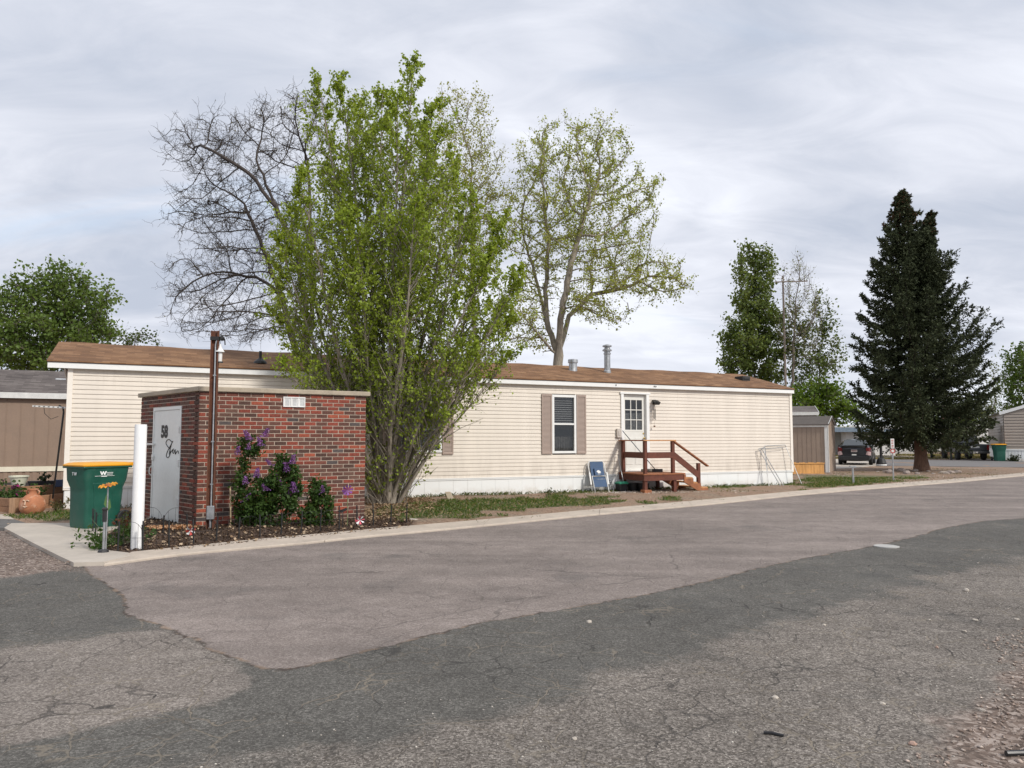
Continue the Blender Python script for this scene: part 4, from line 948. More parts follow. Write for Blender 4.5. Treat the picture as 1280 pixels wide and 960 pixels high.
# ================================================================== VEHICLES
tail_red = plain('tail_red', (.16, .012, .012), .25, .1); tyre_m = plain('tyre', (.02, .02, .02), .85, .2); rim_m = plain('rim', (.35, .35, .36), .35, .2, metal=.8)
carglass = plain('car_glass', (.03, .038, .042), .08, .1, spec=.9)
def wheel(parent, x, y, r, wd):
    o = 1 if y > 0 else -1; m_ = MB(); m_.lathe([(r * .62, -wd / 2), (r * .93, -wd / 2), (r, -wd * .3), (r, wd * .3), (r * .93, wd / 2), (r * .62, wd / 2)], 24)
    w_ = m_.build('wheel', tyre_m, parent, smooth=True); w_.location = (x, y, r); w_.rotation_euler.x = R(90)
    m_ = MB(); m_.lathe([(.01, -wd * .3), (r * .62, -wd * .3), (r * .64, -wd * .5 * o * -1 if False else wd * .42), (r * .5, wd * .34), (.02, wd * .38)], 16)
    for k in range(5): a = k * 2 * PI / 5; m_.beam((0, 0, wd * .40 * -o), (r * .58 * math.cos(a), r * .58 * math.sin(a), wd * .40 * -o), .06, .03)
    m_.build('rim', rim_m, w_, smooth=False)
def car(name, label, loc, rotz, paint, st, L_, cat='car'):
    """st: stations along +x (front): (x, half-width sill, z sill, half-width belt, z belt, half-width roof, z roof)"""
    r = thing(name, label, cat, loc, rotz); rings = []; top = []
    for (x, ws, zs, wb, zb, wr, zr) in st:
        rings.append([(x, -ws * .9, zs), (x, -ws, zs + .12), (x, -wb * 1.02, (zs + zb) / 2), (x, -wb, zb - .05), (x, -wb * .95, zb), (x, -wr, max(zr - .05, zb + .001)), (x, -wr * .8, zr), (x, 0, zr + .02), (x, wr * .8, zr), (x, wr, max(zr - .05, zb + .001)), (x, wb * .95, zb), (x, wb, zb - .05), (x, wb * 1.02, (zs + zb) / 2), (x, ws, zs + .12), (x, ws * .9, zs)])
    m_ = MB(); m_.loft(rings); o = m_.build('body', paint, r, smooth=True)
    s = o.modifiers.new('sub', 'SUBSURF'); s.levels = s.render_levels = 2
    return r
grey_paint = plain('grey_car_paint', (.055, .058, .065), .25, .05, 2, metal=.5)
ca_loc = G(1067, 583.3) ; CA = R(62)
cd = Vector((math.cos(CA), math.sin(CA), 0))
hb = car('parked_car', 'dark grey hatchback with a rear spoiler parked beside the brown shed', ca_loc + Vector((.1, .1, .085)), CA, grey_paint,
    [(0.02, .74, .32, .80, .92, .66, 1.02), (.10, .80, .24, .87, .96, .70, 1.08), (.45, .84, .20, .89, .98, .66, 1.26), (1.1, .87, .19, .90, .97, .60, 1.44), (1.9, .88, .19, .90, .95, .60, 1.49), (2.6, .88, .19, .90, .93, .59, 1.43), (3.3, .87, .20, .89, .92, .66, 1.06), (3.9, .84, .22, .86, .84, .60, .90), (4.4, .74, .28, .74, .66, .45, .70), (4.5, .62, .32, .62, .58, .4, .62)], 4.5)
m_ = MB(); m_.add([(.075, -.60, 1.09), (.075, .60, 1.09), (.62, .53, 1.385), (.62, -.53, 1.385)], [(0, 3, 2, 1)]); m_.v = [(a - .0, b, c + .03) for a, b, c in m_.v]; m_.build('rear_window', carglass, hb)
m_ = MB(); m_.box(-.02, .02, -.58, .58, .985, 1.06); m_.build('lower_rear_window', carglass, hb)
m_ = MB(); m_.box(-.11, .16, -.72, .72, 1.065, 1.10); m_.build('spoiler', grey_paint, hb, bevel=.015)
m_ = MB(); m_.box(-.06, .2, -.80, .80, .26, .50); m_.build('bumper', black_plastic, hb, bevel=.04)
for s in (1, -1):
    m_ = MB(); m_.loft([[(-.0, s * .62, .80), (-.0, s * .76, .80), (-.0, s * .76, .98), (-.0, s * .62, .96)], [(.14, s * .66, .78), (.14, s * .88, .70), (.14, s * .86, 1.02), (.14, s * .66, 1.0)]]); m_.build('tail_light', tail_red, hb)
    m_ = MB(); m_.loft([[(-.012, s * .60, .60), (-.012, s * .72, .56), (-.012, s * .74, .78), (-.012, s * .68, .79)], [(.10, s * .60, .60), (.10, s * .86, .55), (.10, s * .87, .74), (.10, s * .70, .78)]]); m_.build('light_trim', plain('pale_pink_lamp', (.5, .36, .36), .3), hb)
    m_ = MB(); m_.add([(.75, s * .885, 1.0), (3.0, s * .885, .98), (2.55, s * .63, 1.37), (1.9, s * .655, 1.425), (1.2, s * .655, 1.39)], [(0, 1, 2, 3, 4)]); m_.build('side_window', carglass, hb)
    m_ = MB(); m_.loft([[(2.75, s * .90, 1.0), (2.75, s * .90, 1.1), (2.85, s * .90, 1.1), (2.85, s * .90, 1.0)], [(2.72, s * 1.07, .98), (2.72, s * 1.07, 1.12), (2.86, s * 1.07, 1.12), (2.86, s * 1.07, .98)]]); m_.build('mirror', grey_paint, hb, bevel=.02)
    for x in (.85, 3.6): wheel(hb, x, s * .80, .32, .2)
m_ = MB(); m_.box(-.02, .05, -.16, .16, .74, .87); m_.build('licence_plate', plain('plate_white', (.55, .50, .48), .5), hb); m_ = MB(); m_.box(-.026, -.0205, -.13, .13, .785, .825); m_.build('plate_band', tail_red, hb)
m_ = MB(); m_.box(-.07, -.061, -.12, .12, .55, .62); m_.build('sticker', white_metal, hb)
# pickup
pk_paint = plain('dark_pickup_paint', (.03, .033, .036), .3, .1, 2, metal=.3)
tl = G(1236, 577.6); pt = thing('pickup_truck', 'dark pickup truck parked tail-out under the carport', 'pickup', tl + Vector((-.15, 1.3, .085)), R(75))
m_ = MB(); m_.loft([[(0, -.92, .55), (0, .92, .55), (0, .94, 1.12), (0, -.94, 1.12)], [(1.9, -.95, .5), (1.9, .95, .5), (1.9, .96, 1.12), (1.9, -.96, 1.12)], [(3.9, -.95, .5), (3.9, .95, .5), (3.9, .95, 1.1), (3.9, -.95, 1.1)], [(5.1, -.88, .5), (5.1, .88, .5), (5.1, .85, 1.0), (5.1, -.85, 1.0)]]); m_.build('body', pk_paint, pt, bevel=.06)
m_ = MB(); m_.loft([[(1.9, -.9, 1.12), (1.9, .9, 1.12), (2.0, .72, 1.75), (2.0, -.72, 1.75)], [(3.9, -.9, 1.1), (3.9, .9, 1.1), (3.2, .70, 1.75), (3.2, -.70, 1.75)]]); m_.build('cab', pk_paint, pt, bevel=.05)
m_ = MB(); m_.add([(1.925, -.72, 1.22), (1.925, .72, 1.22), (1.975, .64, 1.66), (1.975, -.64, 1.66)], [(0, 3, 2, 1)]); m_.v = [(a - .012, b, c) for a, b, c in m_.v]; m_.build('rear_window', carglass, pt)
m_ = MB(); m_.box(-.03, -.001, -.74, .74, .72, 1.09); m_.build('tailgate', pk_paint, pt, bevel=.015); m_ = MB(); m_.box(-.045, -.031, -.30, .30, .86, .98); m_.build('tailgate_badge', plain('badge_grey', (.3, .3, .3), .4), pt)
m_ = MB(); m_.box(-.16, .0, -.9, .9, .46, .62); m_.build('bumper', plain('bumper_dark', (.06, .06, .06), .4, metal=.5), pt, bevel=.03)
m_ = MB(); m_.box(-.17, -.161, -.15, .15, .49, .59); m_.build('licence_plate', MATS['plate_white'], pt)
for s in (1, -1):
    m_ = MB(); m_.box(-.02, .03, s * .84 - .07, s * .84 + .07, .74, 1.06); m_.build('tail_light', tail_red, pt)
    for x in (.95, 4.2): wheel(pt, x, s * .82, .38, .24)

# ================================================================== POLES, POSTS, SIGNS
rust = plain('rusted_steel', (.13, .048, .025), .75, .35, 7, dirt=((.05, .02, .012), .7)); g_ = G(262.5, 667)
pl_ = thing('steel_post', 'tall rusty brown steel post with grey conduit in front of the brick hut', 'post', g_, R(8))
m_ = MB(); m_.box(-.062, -.045, -.06, .06, 0, 3.36); m_.box(-.045, .062, -.01, .012, 0, 3.36); m_.box(.045, .062, -.06, -.0101, 0, 3.36); m_.build('column', rust, pl_)
m_ = MB(); m_.tube([(.015, -.04, .12), (.015, -.04, 3.12), (.03, -.04, 3.2)], .013, 8); m_.build('conduit', galv, pl_)
m_ = MB(); m_.tube([(.01, -.05, 0), (.01, -.05, .25)], .018, 8); m_.build('conduit', galv, pl_)
m_ = MB(); m_.box(-.04, .075, -.11, -.03, .24, .46); m_.build('junction_box', galv, pl_, bevel=.008)
for z in (.8, 1.5, 2.6, 3.2): m_ = MB(); m_.box(-.01, .04, -.056, -.01, z, z + .02); m_.build('clamp', galv, pl_)
m_ = MB(); m_.box(-.07, .07, -.066, .066, 3.20, 3.26); m_.build('clamp', black_metal, pl_); m_ = MB(); m_.tube([(.05, -.03, 3.22), (.12, -.05, 3.28), (.16, -.05, 3.22), (.17, -.05, 3.12)], .010, 6); m_.tube([(.10, -.05, 3.22), (.15, -.05, 3.23)], .035, 8); m_.build('lamp_arm', black_metal, pl_)
lz = at(275, 443, g_.y); wl_ = thing('hanging_lantern', 'small white lantern with pointed cap hanging off the rusty post', 'lantern', (lz.x, g_.y, lz.z - .12))
m_ = MB(); m_.lathe([(.035, .0), (.038, .17), (.036, .175)], 14); m_.build('body', white_metal, wl_, smooth=False); m_ = MB(); m_.lathe([(.075, .16), (.03, .23), (.008, .30)], 14); m_.build('cap', white_metal, wl_)
m_ = MB(); m_.lathe([(.055, -.02), (.05, .0)], 14); m_.build('base', black_metal, wl_)
m_ = MB(); m_.tube([(0, 0, .30), (-.01, 0, .36)], .005, 5); m_.build('hook', black_metal, wl_)
g_ = G(170.8, 690); g_.z = .02; m_ = MB(); m_.lathe([(.079, 0), (.079, 1.71), (.074, 1.735)], 28); wpost = m_.build('bollard', plain('painted_white', (.82, .82, .81), .5, .05, 3, dirt=((.5, .45, .4), .3)), None, smooth=False, loc=g_); auto_smooth(wpost, 40)
tag(wpost, 'thick round white painted bollard standing in the mulch beside the hut door', 'bollard')
g_ = G(1117, 603.3); sg = thing('street_sign', 'small white and red roadside sign on a thin grey pole left of the spruce', 'sign', g_, R(-12))
m_ = MB(); m_.tube([(0, 0, 0), (0, 0, 1.56)], .026, 8); m_.build('pole', galv, sg); m_ = MB(); m_.box(-.06, .06, -.032, -.028, 1.22, 1.57); m_.build('plate', white_metal, sg)
m_ = MB()
for k, z in enumerate((1.50, 1.44, 1.38, 1.31, 1.26)): m_.box(-.035 + .005 * (k % 2), .035 - .006 * (k % 3), -.0355, -.0325, z, z + .025)
m_.build('red_marks', plain('sign_red', (.45, .05, .04), .5), sg)
m_ = MB(); m_.lathe([(.085, -.003), (.085, .003)], 20); p_ = m_.build('round_plate', MATS['sign_red'], sg); p_.location = (0, -.033, 1.13); p_.rotation_euler.x = R(90)
m_ = MB(); m_.lathe([(.05, .0035), (.05, .005)], 16); p2 = m_.build('disc_centre', white_metal, p_)
g_ = G(1066.5, 606); sp = thing('utility_stub', 'short grey metal stub post with a flat cap in the verge grass', 'post', g_)
m_ = MB(); m_.tube([(0, 0, 0), (0, 0, .60)], .032, 8); m_.tube([(.04, .02, 0), (.02, .0, .3)], .02, 6); m_.build('pole', galv, sp); m_ = MB(); m_.box(-.10, .10, -.05, .05, .60, .64); m_.build('cap', galv, sp)
g_ = G(1101.8, 583.3); lp = thing('lamp_post', 'black yard lamp post with round white-rimmed base beside the side road', 'lamp post', g_)
m_ = MB(); m_.tube([(0, 0, .3), (0, 0, 1.9)], .075, 12); m_.build('column', black_metal, lp); m_ = MB(); m_.lathe([(.27, .14), (.27, .2), (.2, .42), (.10, .52)], 18); m_.build('skirt', black_metal, lp); m_ = MB(); m_.lathe([(.30, 0), (.28, .14)], 18); m_.build('base', white_metal, lp)
m_ = MB(); m_.lathe([(.09, 1.9), (.18, 2.0), (.2, 2.3), (.05, 2.42)], 12); m_.build('lantern', plain('lamp_glass', (.6, .6, .56), .3), lp)
# power pole in the distance
g_ = ground_at(984, 66); up = thing('utility_pole', 'distant wooden power pole with one crossarm among the bare branches', 'utility pole', g_, R(-8))
zt = at(984, 345, 66).z; m_ = MB(); m_.tube([(0, 0, 0), (0, 0, zt)], [.12, .08], 10); m_.build('pole', bark('pole_wood', (.27, .22, .19)), up)
za = at(984, 352.5, 66).z; m_ = MB(); m_.box(-.7, 2.0, -.14, -.05, za - .045, za + .045); m_.build('crossarm', MATS['pole_wood'], up)
for x in (-.6, -.1, .9, 1.8): m_ = MB(); m_.lathe([(.03, 0), (.06, .05), (.05, .12), (.03, .16)], 8, (x, -.1, za + .06)); m_.build('insulator', galv, up)

# ================================================================== WHEELED BIN
gre = plain('bin_green', (.010, .085, .058), .48, .14, 4, spec=.5, bump=.06, bscale=200, dirt=((.06, .12, .09), .6)); yel = plain('bin_yellow', (.75, .33, .01), .45, .06, 3)
def rrect(cx, cy, hx, hy, z, r, n=3):
    p = []
    for sx, sy, a0 in ((1, 1, 0), (-1, 1, 90), (-1, -1, 180), (1, -1, 270)):
        for k in range(n + 1): a = R(a0 + 90 * k / n); p.append((cx + sx * (hx - r) + r * math.cos(a), cy + sy * (hy - r) + r * math.sin(a), z))
    return p
def wheeled_bin(label, loc, rotz, logo=True):
    r = thing('wheeled_bin', label, 'bin', loc, rotz)
    m_ = MB(); m_.loft([rrect(-.02, 0, .315, .26, .0, .06), rrect(-.02, 0, .325, .27, .05, .06), rrect(0, 0, .35, .295, .60, .07), rrect(0, 0, .352, .30, .70, .07), rrect(0, 0, .40, .335, .84, .08), rrect(0.01, 0, .42, .345, 1.05, .08), rrect(0.01, 0, .43, .35, 1.09, .08)])
    b = auto_smooth(m_.build('body', gre, r), 45)
    m_ = MB(); m_.box(-.445, .46, -.365, .365, 1.055, 1.09); m_.build('rim', gre, r, bevel=.012)
    m_ = MB()   # recesses at the front foot, drawn as raised ribs on the sides
    for s in (1, -1):
        m_.loft([[(-.18, s * .245, .02), (.10, s * .245, .02), (.10, s * .283, .02), (-.18, s * .283, .02)], [(-.22, s * .26, .62), (.14, s * .26, .62), (.14, s * .312, .62), (-.22, s * .312, .62)], [(-.26, s * .26, .80), (.2, s * .26, .80), (.2, s * .334, .80), (-.26, s * .334, .80)]])
    m_.build('side_panel', gre, r, bevel=.015)
    m_ = MB(); m_.box(-.345, -.30, -.10, .10, .36, .42); m_.build('grab_bar', plain('bar_grey', (.3, .3, .3), .4, metal=.8), r, bevel=.008)
    m_ = MB(); m_.loft([rrect(.0, 0, .455, .375, 1.09, .07), rrect(.0, 0, .46, .38, 1.115, .07), rrect(.0, 0, .40, .31, 1.15, .07), rrect(.02, 0, .34, .25, 1.158, .07)]); m_.build('lid', yel, r, bevel=.006)
    m_ = MB(); m_.loft([[(.42, -.34, 1.06), (.42, .34, 1.06), (.42, .34, 1.14), (.42, -.34, 1.14)], [(.54, -.34, 1.12), (.54, .34, 1.12), (.54, .34, 1.15), (.54, -.34, 1.15)]]); m_.build('lid_hinge', yel, r, bevel=.006)
    m_ = MB(); m_.tube([(.53, -.33, 1.10), (.53, .33, 1.10)], .018, 10); m_.build('handle', black_plastic, r)
    for s in (1, -1):
        m_ = MB(); m_.lathe([(.02, -.03), (.135, -.03), (.145, -.02), (.145, .02), (.135, .03), (.105, .03), (.10, .012), (.045, .012), (.04, .035), (.01, .035)], 24)
        for k in range(6): a = k * PI / 3; m_.beam((.03 * math.cos(a), .03 * math.sin(a), .02), (.11 * math.cos(a), .11 * math.sin(a), .02), .02, .02)
        w_ = m_.build('wheel', black_plastic, r); w_.location = (.34, s * .35, .145); w_.rotation_euler.x = R(90 if s < 0 else -90)
    if logo:
        wh = plain('print_white', (.78, .80, .78), .5)
        TM = Matrix.Translation((-.02, -.349, .955)) @ Matrix.Rotation(R(84), 4, 'X')
        m_ = MB(); y = -.3465
        for poly in ([(-.10, .035), (-.075, .035), (-.062, .0), (-.045, .035), (-.028, .035), (-.012, .0), (.0, .035), (.03, .035), (.0, -.03), (-.022, -.03), (-.036, .005), (-.052, -.03), (-.072, -.03)],):
            m_.prism([(a - .05, y, .965 + b) for a, b in poly], (0, -.002, 0))
        lg = m_.build('logo', wh, r); lg.location.y = -.003
        m_ = MB(); m_.box(-.24, .12, -.353, -.348, .915, .921); m_.box(-.12, -.02, -.353, -.348, .904, .914)
        for k in range(6): m_.box(-.02 + k * .02, -.008 + k * .02, -.353, -.348, .965, .98); 
        for k in range(5): m_.box(-.02 + k * .022, -.004 + k * .022, -.353, -.348, .94, .952)
        m_.build('logo_lines', wh, r)
        M2 = Matrix.Translation((-.417, .0, .955)) @ Matrix.Rotation(R(-90), 4, 'Z') @ Matrix.Rotation(R(90), 4, 'X')
        text_mesh('serial_text', 'T W', .075, wh, r, M2, .003, .003)
    return r
bc = G(124, 664); sd = Vector((.84, -.53, 0))
wheeled_bin('green wheeled bin with yellow lid on the concrete pad beside the hut', (bc.x - .22, bc.y + .28, .050), R(57.7)).scale = (.94, .94, .955)
g_ = G(1249.5, 577.6); b2 = wheeled_bin('green bin with yellow lid standing between the pickup and the tan home', (g_.x, g_.y, .08), R(75), False)

# ================================================================== PLANTER CORNER
tim = wood('planter_timber', (.30, .16, .085), .35, .8, (.6, 12, 12)); tim2 = wood('planter_timber_end', (.36, .22, .13), .35, .8, (12, 12, .6)); soil = plain('soil', (.05, .032, .022), .95, .4, 20, bump=.9, bscale=50)
c0 = G(17, 645); c1 = G(81, 636); c2 = G(-40, 638.5)
pb = thing('raised_planter', 'two-tier wooden raised planter with pots behind the terracotta jug', 'planter', c0, 0)
def wallbeam(a, b, z0, z1, th, m, nm):
    a, b = a - c0, b - c0; m_ = MB(); m_.beam((a.x, a.y, (z0 + z1) / 2), (b.x, b.y, (z0 + z1) / 2), th, z1 - z0); return m_.build(nm, m, pb, bevel=.006)
wallbeam(c0, c1, .0, .17, .05, tim, 'plank'); wallbeam(c0, c1, .176, .35, .05, tim, 'plank'); wallbeam(c0 + Vector((-.04, .03, 0)), c2, .0, .17, .05, tim, 'plank'); wallbeam(c0 + Vector((-.04, .03, 0)), c2, .176, .34, .05, tim, 'plank')
m_ = MB(); m_.box(-.07, .05, -.05, .07, 0, .36); m_.build('corner_post', tim2, pb)
bk = Vector((-.3, .95, 0)) * 1.1; m_ = MB(); m_.prism([(0, .04, .25), tuple((c1 - c0) + Vector((0, .03, .25))), tuple((c1 - c0) + bk * 2 + Vector((0, 0, .25))), tuple((c2 - c0) + bk * 2 + Vector((0, 0, .25))), tuple((c2 - c0) + Vector((0, .05, .25)))], (0, 0, .03)); m_.build('soil_fill', soil, pb)
wallbeam(c0 + bk + (c2 - c0) * .15, c1 + bk * .8, .29, .52, .05, tim, 'upper_plank'); wallbeam(c0 + bk + (c2 - c0) * .15, c2 + bk, .29, .52, .05, tim, 'upper_plank')
m_ = MB(); b1_ = c0 + bk * 1.03 + (c2 - c0) * .15 - c0; m_.prism([tuple(b1_ + Vector((0, .03, .44))), tuple(c1 - c0 + bk * .85 + Vector((0, 0, .44))), tuple(c1 - c0 + bk * 2.4 + Vector((0, 0, .44))), tuple(c2 - c0 + bk * 2.4 + Vector((0, 0, .44))), tuple(c2 - c0 + bk * 1.05 + Vector((0, 0, .44)))], (0, 0, .03)); m_.build('upper_soil', soil, pb)
terra = plain('terracotta', (.42, .17, .085), .85, .22, 9, dirt=((.62, .46, .34), .7), bump=.4, bscale=60); g_ = G(40, 645.5)
jg = thing('terracotta_jug', 'round weathered terracotta jug with a face relief before the planter', 'jug', g_)
m_ = MB(); m_.lathe([(.10, 0), (.15, .03), (.225, .14), (.24, .24), (.21, .34), (.13, .42), (.08, .45), (.065, .48), (.07, .52), (.10, .545), (.095, .555), (.06, .52)], 32, cap=True); m_.build('body', terra, jg, smooth=True)
for s in (1, -1): m_ = MB(); m_.tube([(s * .09, 0, .53), (s * .13, 0, .50), (s * .12, 0, .45), (s * .09, 0, .43)], .016, 8); m_.build('handle', terra, jg, smooth=True)
m_ = MB(); fy = -.235
m_.tube([(-.06, fy + .02, .32), (-.04, fy, .34), (-.01, fy + .01, .33)], .012, 6); m_.tube([(.06, fy + .02, .32), (.04, fy, .34), (.01, fy + .01, .33)], .012, 6); m_.tube([(0, fy + .0, .32), (.0, fy - .015, .25)], .014, 6); m_.tube([(-.04, fy, .22), (0, fy - .005, .20), (.04, fy, .22)], .011, 6); m_.build('face_relief', plain('terra_pale', (.60, .42, .30), .9), jg)
q = at(23, 610, 17.6); pt1 = thing('plant_pot', 'wide cream plastic pot standing on the upper planter tier', 'pot', (q.x, q.y, .472)); m_ = MB(); m_.lathe([(.12, 0), (.185, .22), (.205, .22), (.205, .25), (.185, .25), (.175, .20)], 24); auto_smooth(m_.build('body', plain('pot_cream', (.62, .62, .50), .5, .05), pt1), 40)
q = at(53, 607, 17.7); pt2 = thing('planter_tray', 'long black plastic trough on the upper planter tier', 'trough', (q.x, q.y, .472), ANG); m_ = MB(); m_.loft([rrect(0, 0, .24, .09, 0, .02), rrect(0, 0, .29, .12, .13, .02)]); m_.build('body', black_plastic, pt2)
q = at(75, 606, 17.6); pt3 = thing('crate', 'small dark blue crate at the planter end beside the home', 'crate', (q.x, q.y, .472), ANG); m_ = MB(); m_.box(-.10, .10, -.08, .08, 0, .16); m_.build('body', plain('blue_crate', (.02, .035, .08), .5), pt3, bevel=.01)
p0 = at(66, 619, 16.6); p1 = at(80, 512, 16.9); pw = thing('leaning_pole', 'dark pole leaning on the cream wall with a white perforated arm across its top', 'pole', (p0.x, p0.y, .28))
m_ = MB(); o_ = Vector((p0.x, p0.y, .28)); e_ = Vector((p1.x, p1.y, p1.z)) - o_; hk = at(74, 507, 16.8) - o_; m_.tube([(0, 0, 0), tuple(e_ * .97), tuple(e_ + Vector((-.02, 0, .03))), tuple(hk)], .02, 8); m_.build('shaft', black_metal, pw, smooth=True)
a1 = at(41, 507.5, 16.8) - o_; a2 = at(82, 509.5, 16.8) - o_; m_ = MB(); m_.beam(tuple(a1), tuple(a2), .03, .035); m_.build('arm', white_metal, pw)
for k in range(7): c = a1.lerp(a2, (k + .5) / 7); m_ = MB(); m_.box(c.x - .02, c.x + .02, c.y - .018, c.y - .0155, c.z - .008, c.z + .008); m_.build('slot', black_metal, pw)
m_ = MB(); w0 = at(55, 509, 16.8) - o_; m_.tube([tuple(w0), tuple(w0 + Vector((.02, 0, -.14))), tuple(w0 + Vector((.16, 0, -.26))), tuple(w0 + Vector((.32, 0, -.20)))], .006, 5); m_.build('cable', black_metal, pw)

# ================================================================== PORCH (house-local frame)
def H(s, y, z=0): return A2 + Vector((math.cos(ANG) * s - math.sin(ANG) * y, math.sin(ANG) * s + math.cos(ANG) * y, z))
red = wood('redwood_stain', (.125, .036, .019), .35, .65, (3, 3, 3)); redl = wood('worn_decking', (.30, .115, .05), .4, .75, (3, 3, 3)); treadm = wood('bare_tread', (.52, .26, .11), .3, .75, (3, 3, 3))
po = thing('porch', 'red-brown stained wooden porch with a handrail and steps below the entrance door', 'porch', A2, ANG)
X0, X1, Y0, ZD = 14.11, 15.50, -1.30, .585
def post(x, y, z0, z1, w_=.09, nm='post'): m_ = MB(); m_.box(x - w_ / 2, x + w_ / 2, y - w_ / 2, y + w_ / 2, z0, z1); return m_.build(nm, red, po, bevel=.004)
post(14.2, -.12, ZD, 1.50); post(X0 + .055, Y0 + .05, ZD, 1.50); post(15.12, Y0 + .05, ZD, 1.50); post(16.03, Y0 + .05, .0, .86)
post(X0 + .08, Y0 + .10, -.02, .42, .10, 'leg'); post(15.2, Y0 + .10, -.02, .42, .10, 'leg'); post(14.2, -.15, -.02, .42, .09, 'leg'); post(15.4, -.15, -.02, .42, .09, 'leg')
m_ = MB(); m_.box(X0 - .05, X0 + .19, Y0 - .06, Y0 + .14, -.03, .14); m_.build('footing_block', redl, po, bevel=.006)
n = 9
for k in range(n):
    y = Y0 + .0 + (1.28) * k / n; m_ = MB(); m_.box(X0 - .03, X1 + .03, y + .004, y + 1.28 / n - .004, ZD - .036, ZD + .002 * (k % 2)); m_.build('deck_board', redl, po, bevel=.003)
m_ = MB(); m_.box(X0 - .005, X1 - .35 + .36, Y0 + .02, Y0 + .06, ZD - .20, ZD - .04); m_.build('rim_joist', red, po); m_ = MB(); m_.box(X0 - .0, X0 + .04, Y0 + .061, -.03, ZD - .20, ZD - .04); m_.build('rim_joist', red, po); m_ = MB(); m_.box(X1 - .02, X1 + .02, Y0 + .061, -.03, ZD - .20, ZD - .04); m_.build('rim_joist', red, po)
def bm(a, b, w_, h, nm, m=None): m_ = MB(); m_.beam(a, b, w_, h); return m_.build(nm, m or red, po, bevel=.003)
bm((14.14, -.05, 1.515), (X0 + .02, Y0 + .0, 1.515), .13, .035, 'top_rail', redl); bm((X0 - .04, Y0 + .04, 1.515), (15.2, Y0 + .04, 1.515), .13, .035, 'top_rail', treadm)
bm((14.2, -.15, 1.10), (X0 + .055, Y0 + .10, 1.10), .035, .17, 'mid_rail'); bm((X0 + .1, Y0 + .015, 1.10), (15.17, Y0 + .015, 1.10), .035, .17, 'mid_rail')
bm((15.13, Y0 + .04, 1.50), (16.36, Y0 + .04, .77), .12, .035, 'hand_rail', redl); bm((15.14, Y0 + .02, 1.10), (16.03, Y0 + .02, .50), .035, .17, 'stair_rail')
for k in range(3):
    x = X1 + .02 + k * .27; z = ZD - .145 * (k + 1) + .02
    m_ = MB(); m_.box(x, x + .29, Y0 + .03, -.25, z - .036, z); m_.build('tread', treadm, po, bevel=.004)
for yy in (Y0 + .02, -.28):
    m_ = MB(); pr = [(X1 - .02, ZD - .04), (X1 + .04, ZD - .04), (X1 + .04, ZD - .16), (X1 + .31, ZD - .16), (X1 + .31, ZD - .305), (X1 + .58, ZD - .305), (X1 + .58, ZD - .45), (X1 + .84, ZD - .45), (X1 + .84, -.01), (X1 + .62, -.01), (X1 - .02, .32)]
    m_.prism([(a, yy - .02, b) for a, b in pr], (0, .04, 0)); m_.build('stringer', redl, po)
# brooms, litter and clutter about the porch
def tool(name, label, cat, p, q_, r_, head=None, m=None):
    p, q_ = H(*p), H(*q_); t = thing(name, label, cat, p); m_ = MB(); m_.tube([(0, 0, 0), tuple(q_ - p)], r_, 7); m_.build('shaft', m or galv, t, smooth=True)
    if head: m_ = MB(); m_.box(-head[0], head[0], -.04, .04, 0, head[1]); m_.build('head', black_plastic, t, rotz=ANG)
    return t
tool('broom', 'long-handled dark broom leaning across the entrance door', 'broom', (14.95, -.75, .60), (14.18, -.12, 1.80), .012, (.16, .09), plain('broom_shaft', (.06, .07, .09), .4))
tool('rake', 'slim grey tool handle leaning on the porch left corner', 'rake', (13.98, -.55, .02), (14.02, -.1, 1.10), .013, (.05, .05))
tool('dustpan_stick', 'short grey stick slanting behind the small green bin', 'stick', (13.62, -.42, .05), (14.05, -.12, .62), .012)
q = H(14.72, -.75, ZD + .003); t = thing('doormat', 'rolled grey doormat lying on the porch boards by the door', 'doormat', q, ANG); m_ = MB(); m_.tube([(-.1, .3, .05), (.45, .3, .05)], .05, 12); m_.build('roll', plain('mat_grey', (.22, .20, .17), .95, .3, 20), t)
q = H(13.93, -.42); t = thing('pail', 'small black pail with a green lid beside the porch', 'pail', q, ANG); m_ = MB(); m_.loft([rrect(0, 0, .12, .10, 0, .03), rrect(0, 0, .145, .125, .27, .03)]); m_.build('body', black_plastic, t); m_ = MB(); m_.loft([rrect(0, 0, .16, .14, .271, .03), rrect(0, 0, .165, .145, .30, .03), rrect(0, 0, .12, .1, .34, .03)]); m_.build('lid', plain('lid_green', (.03, .25, .15), .4), t)
q = H(13.60, -.30); t = thing('wire_crate', 'grey wire crate leaning on the skirting beside the beach chair', 'crate', q, ANG)
m_ = MB()
for k in range(7): x = -.16 + .32 * k / 6; m_.tube([(x, -.05, .0), (x, .18, .36)], .006, 5); z = .36 * k / 6; m_.tube([(-.16, -.05 + .23 * k / 6, z), (.16, -.05 + .23 * k / 6, z)], .006, 5)
m_.build('mesh', plain('wire_grey', (.1, .1, .1), .4, metal=.6), t)
q = H(13.66, -.62); t = thing('board', 'short white board lying flat on the soil before the beach chair', 'board', q, ANG); m_ = MB(); m_.box(-.3, .42, -.09, .05, .03, .06); m_.build('plank', white_metal, t)
for k, (s_, y_, nm) in enumerate(((14.55, -.6, 'dark tub lying in the shade under the porch'), (14.38, -.35, 'second smaller tub pushed back under the porch'))):
    q = H(s_, y_); t = thing('tub', nm, 'tub', q, ANG + .3); m_ = MB(); m_.lathe([(.13, 0), (.17, .25), (.18, .25), (.18, .28)], 16); m_.build('body', black_plastic, t)
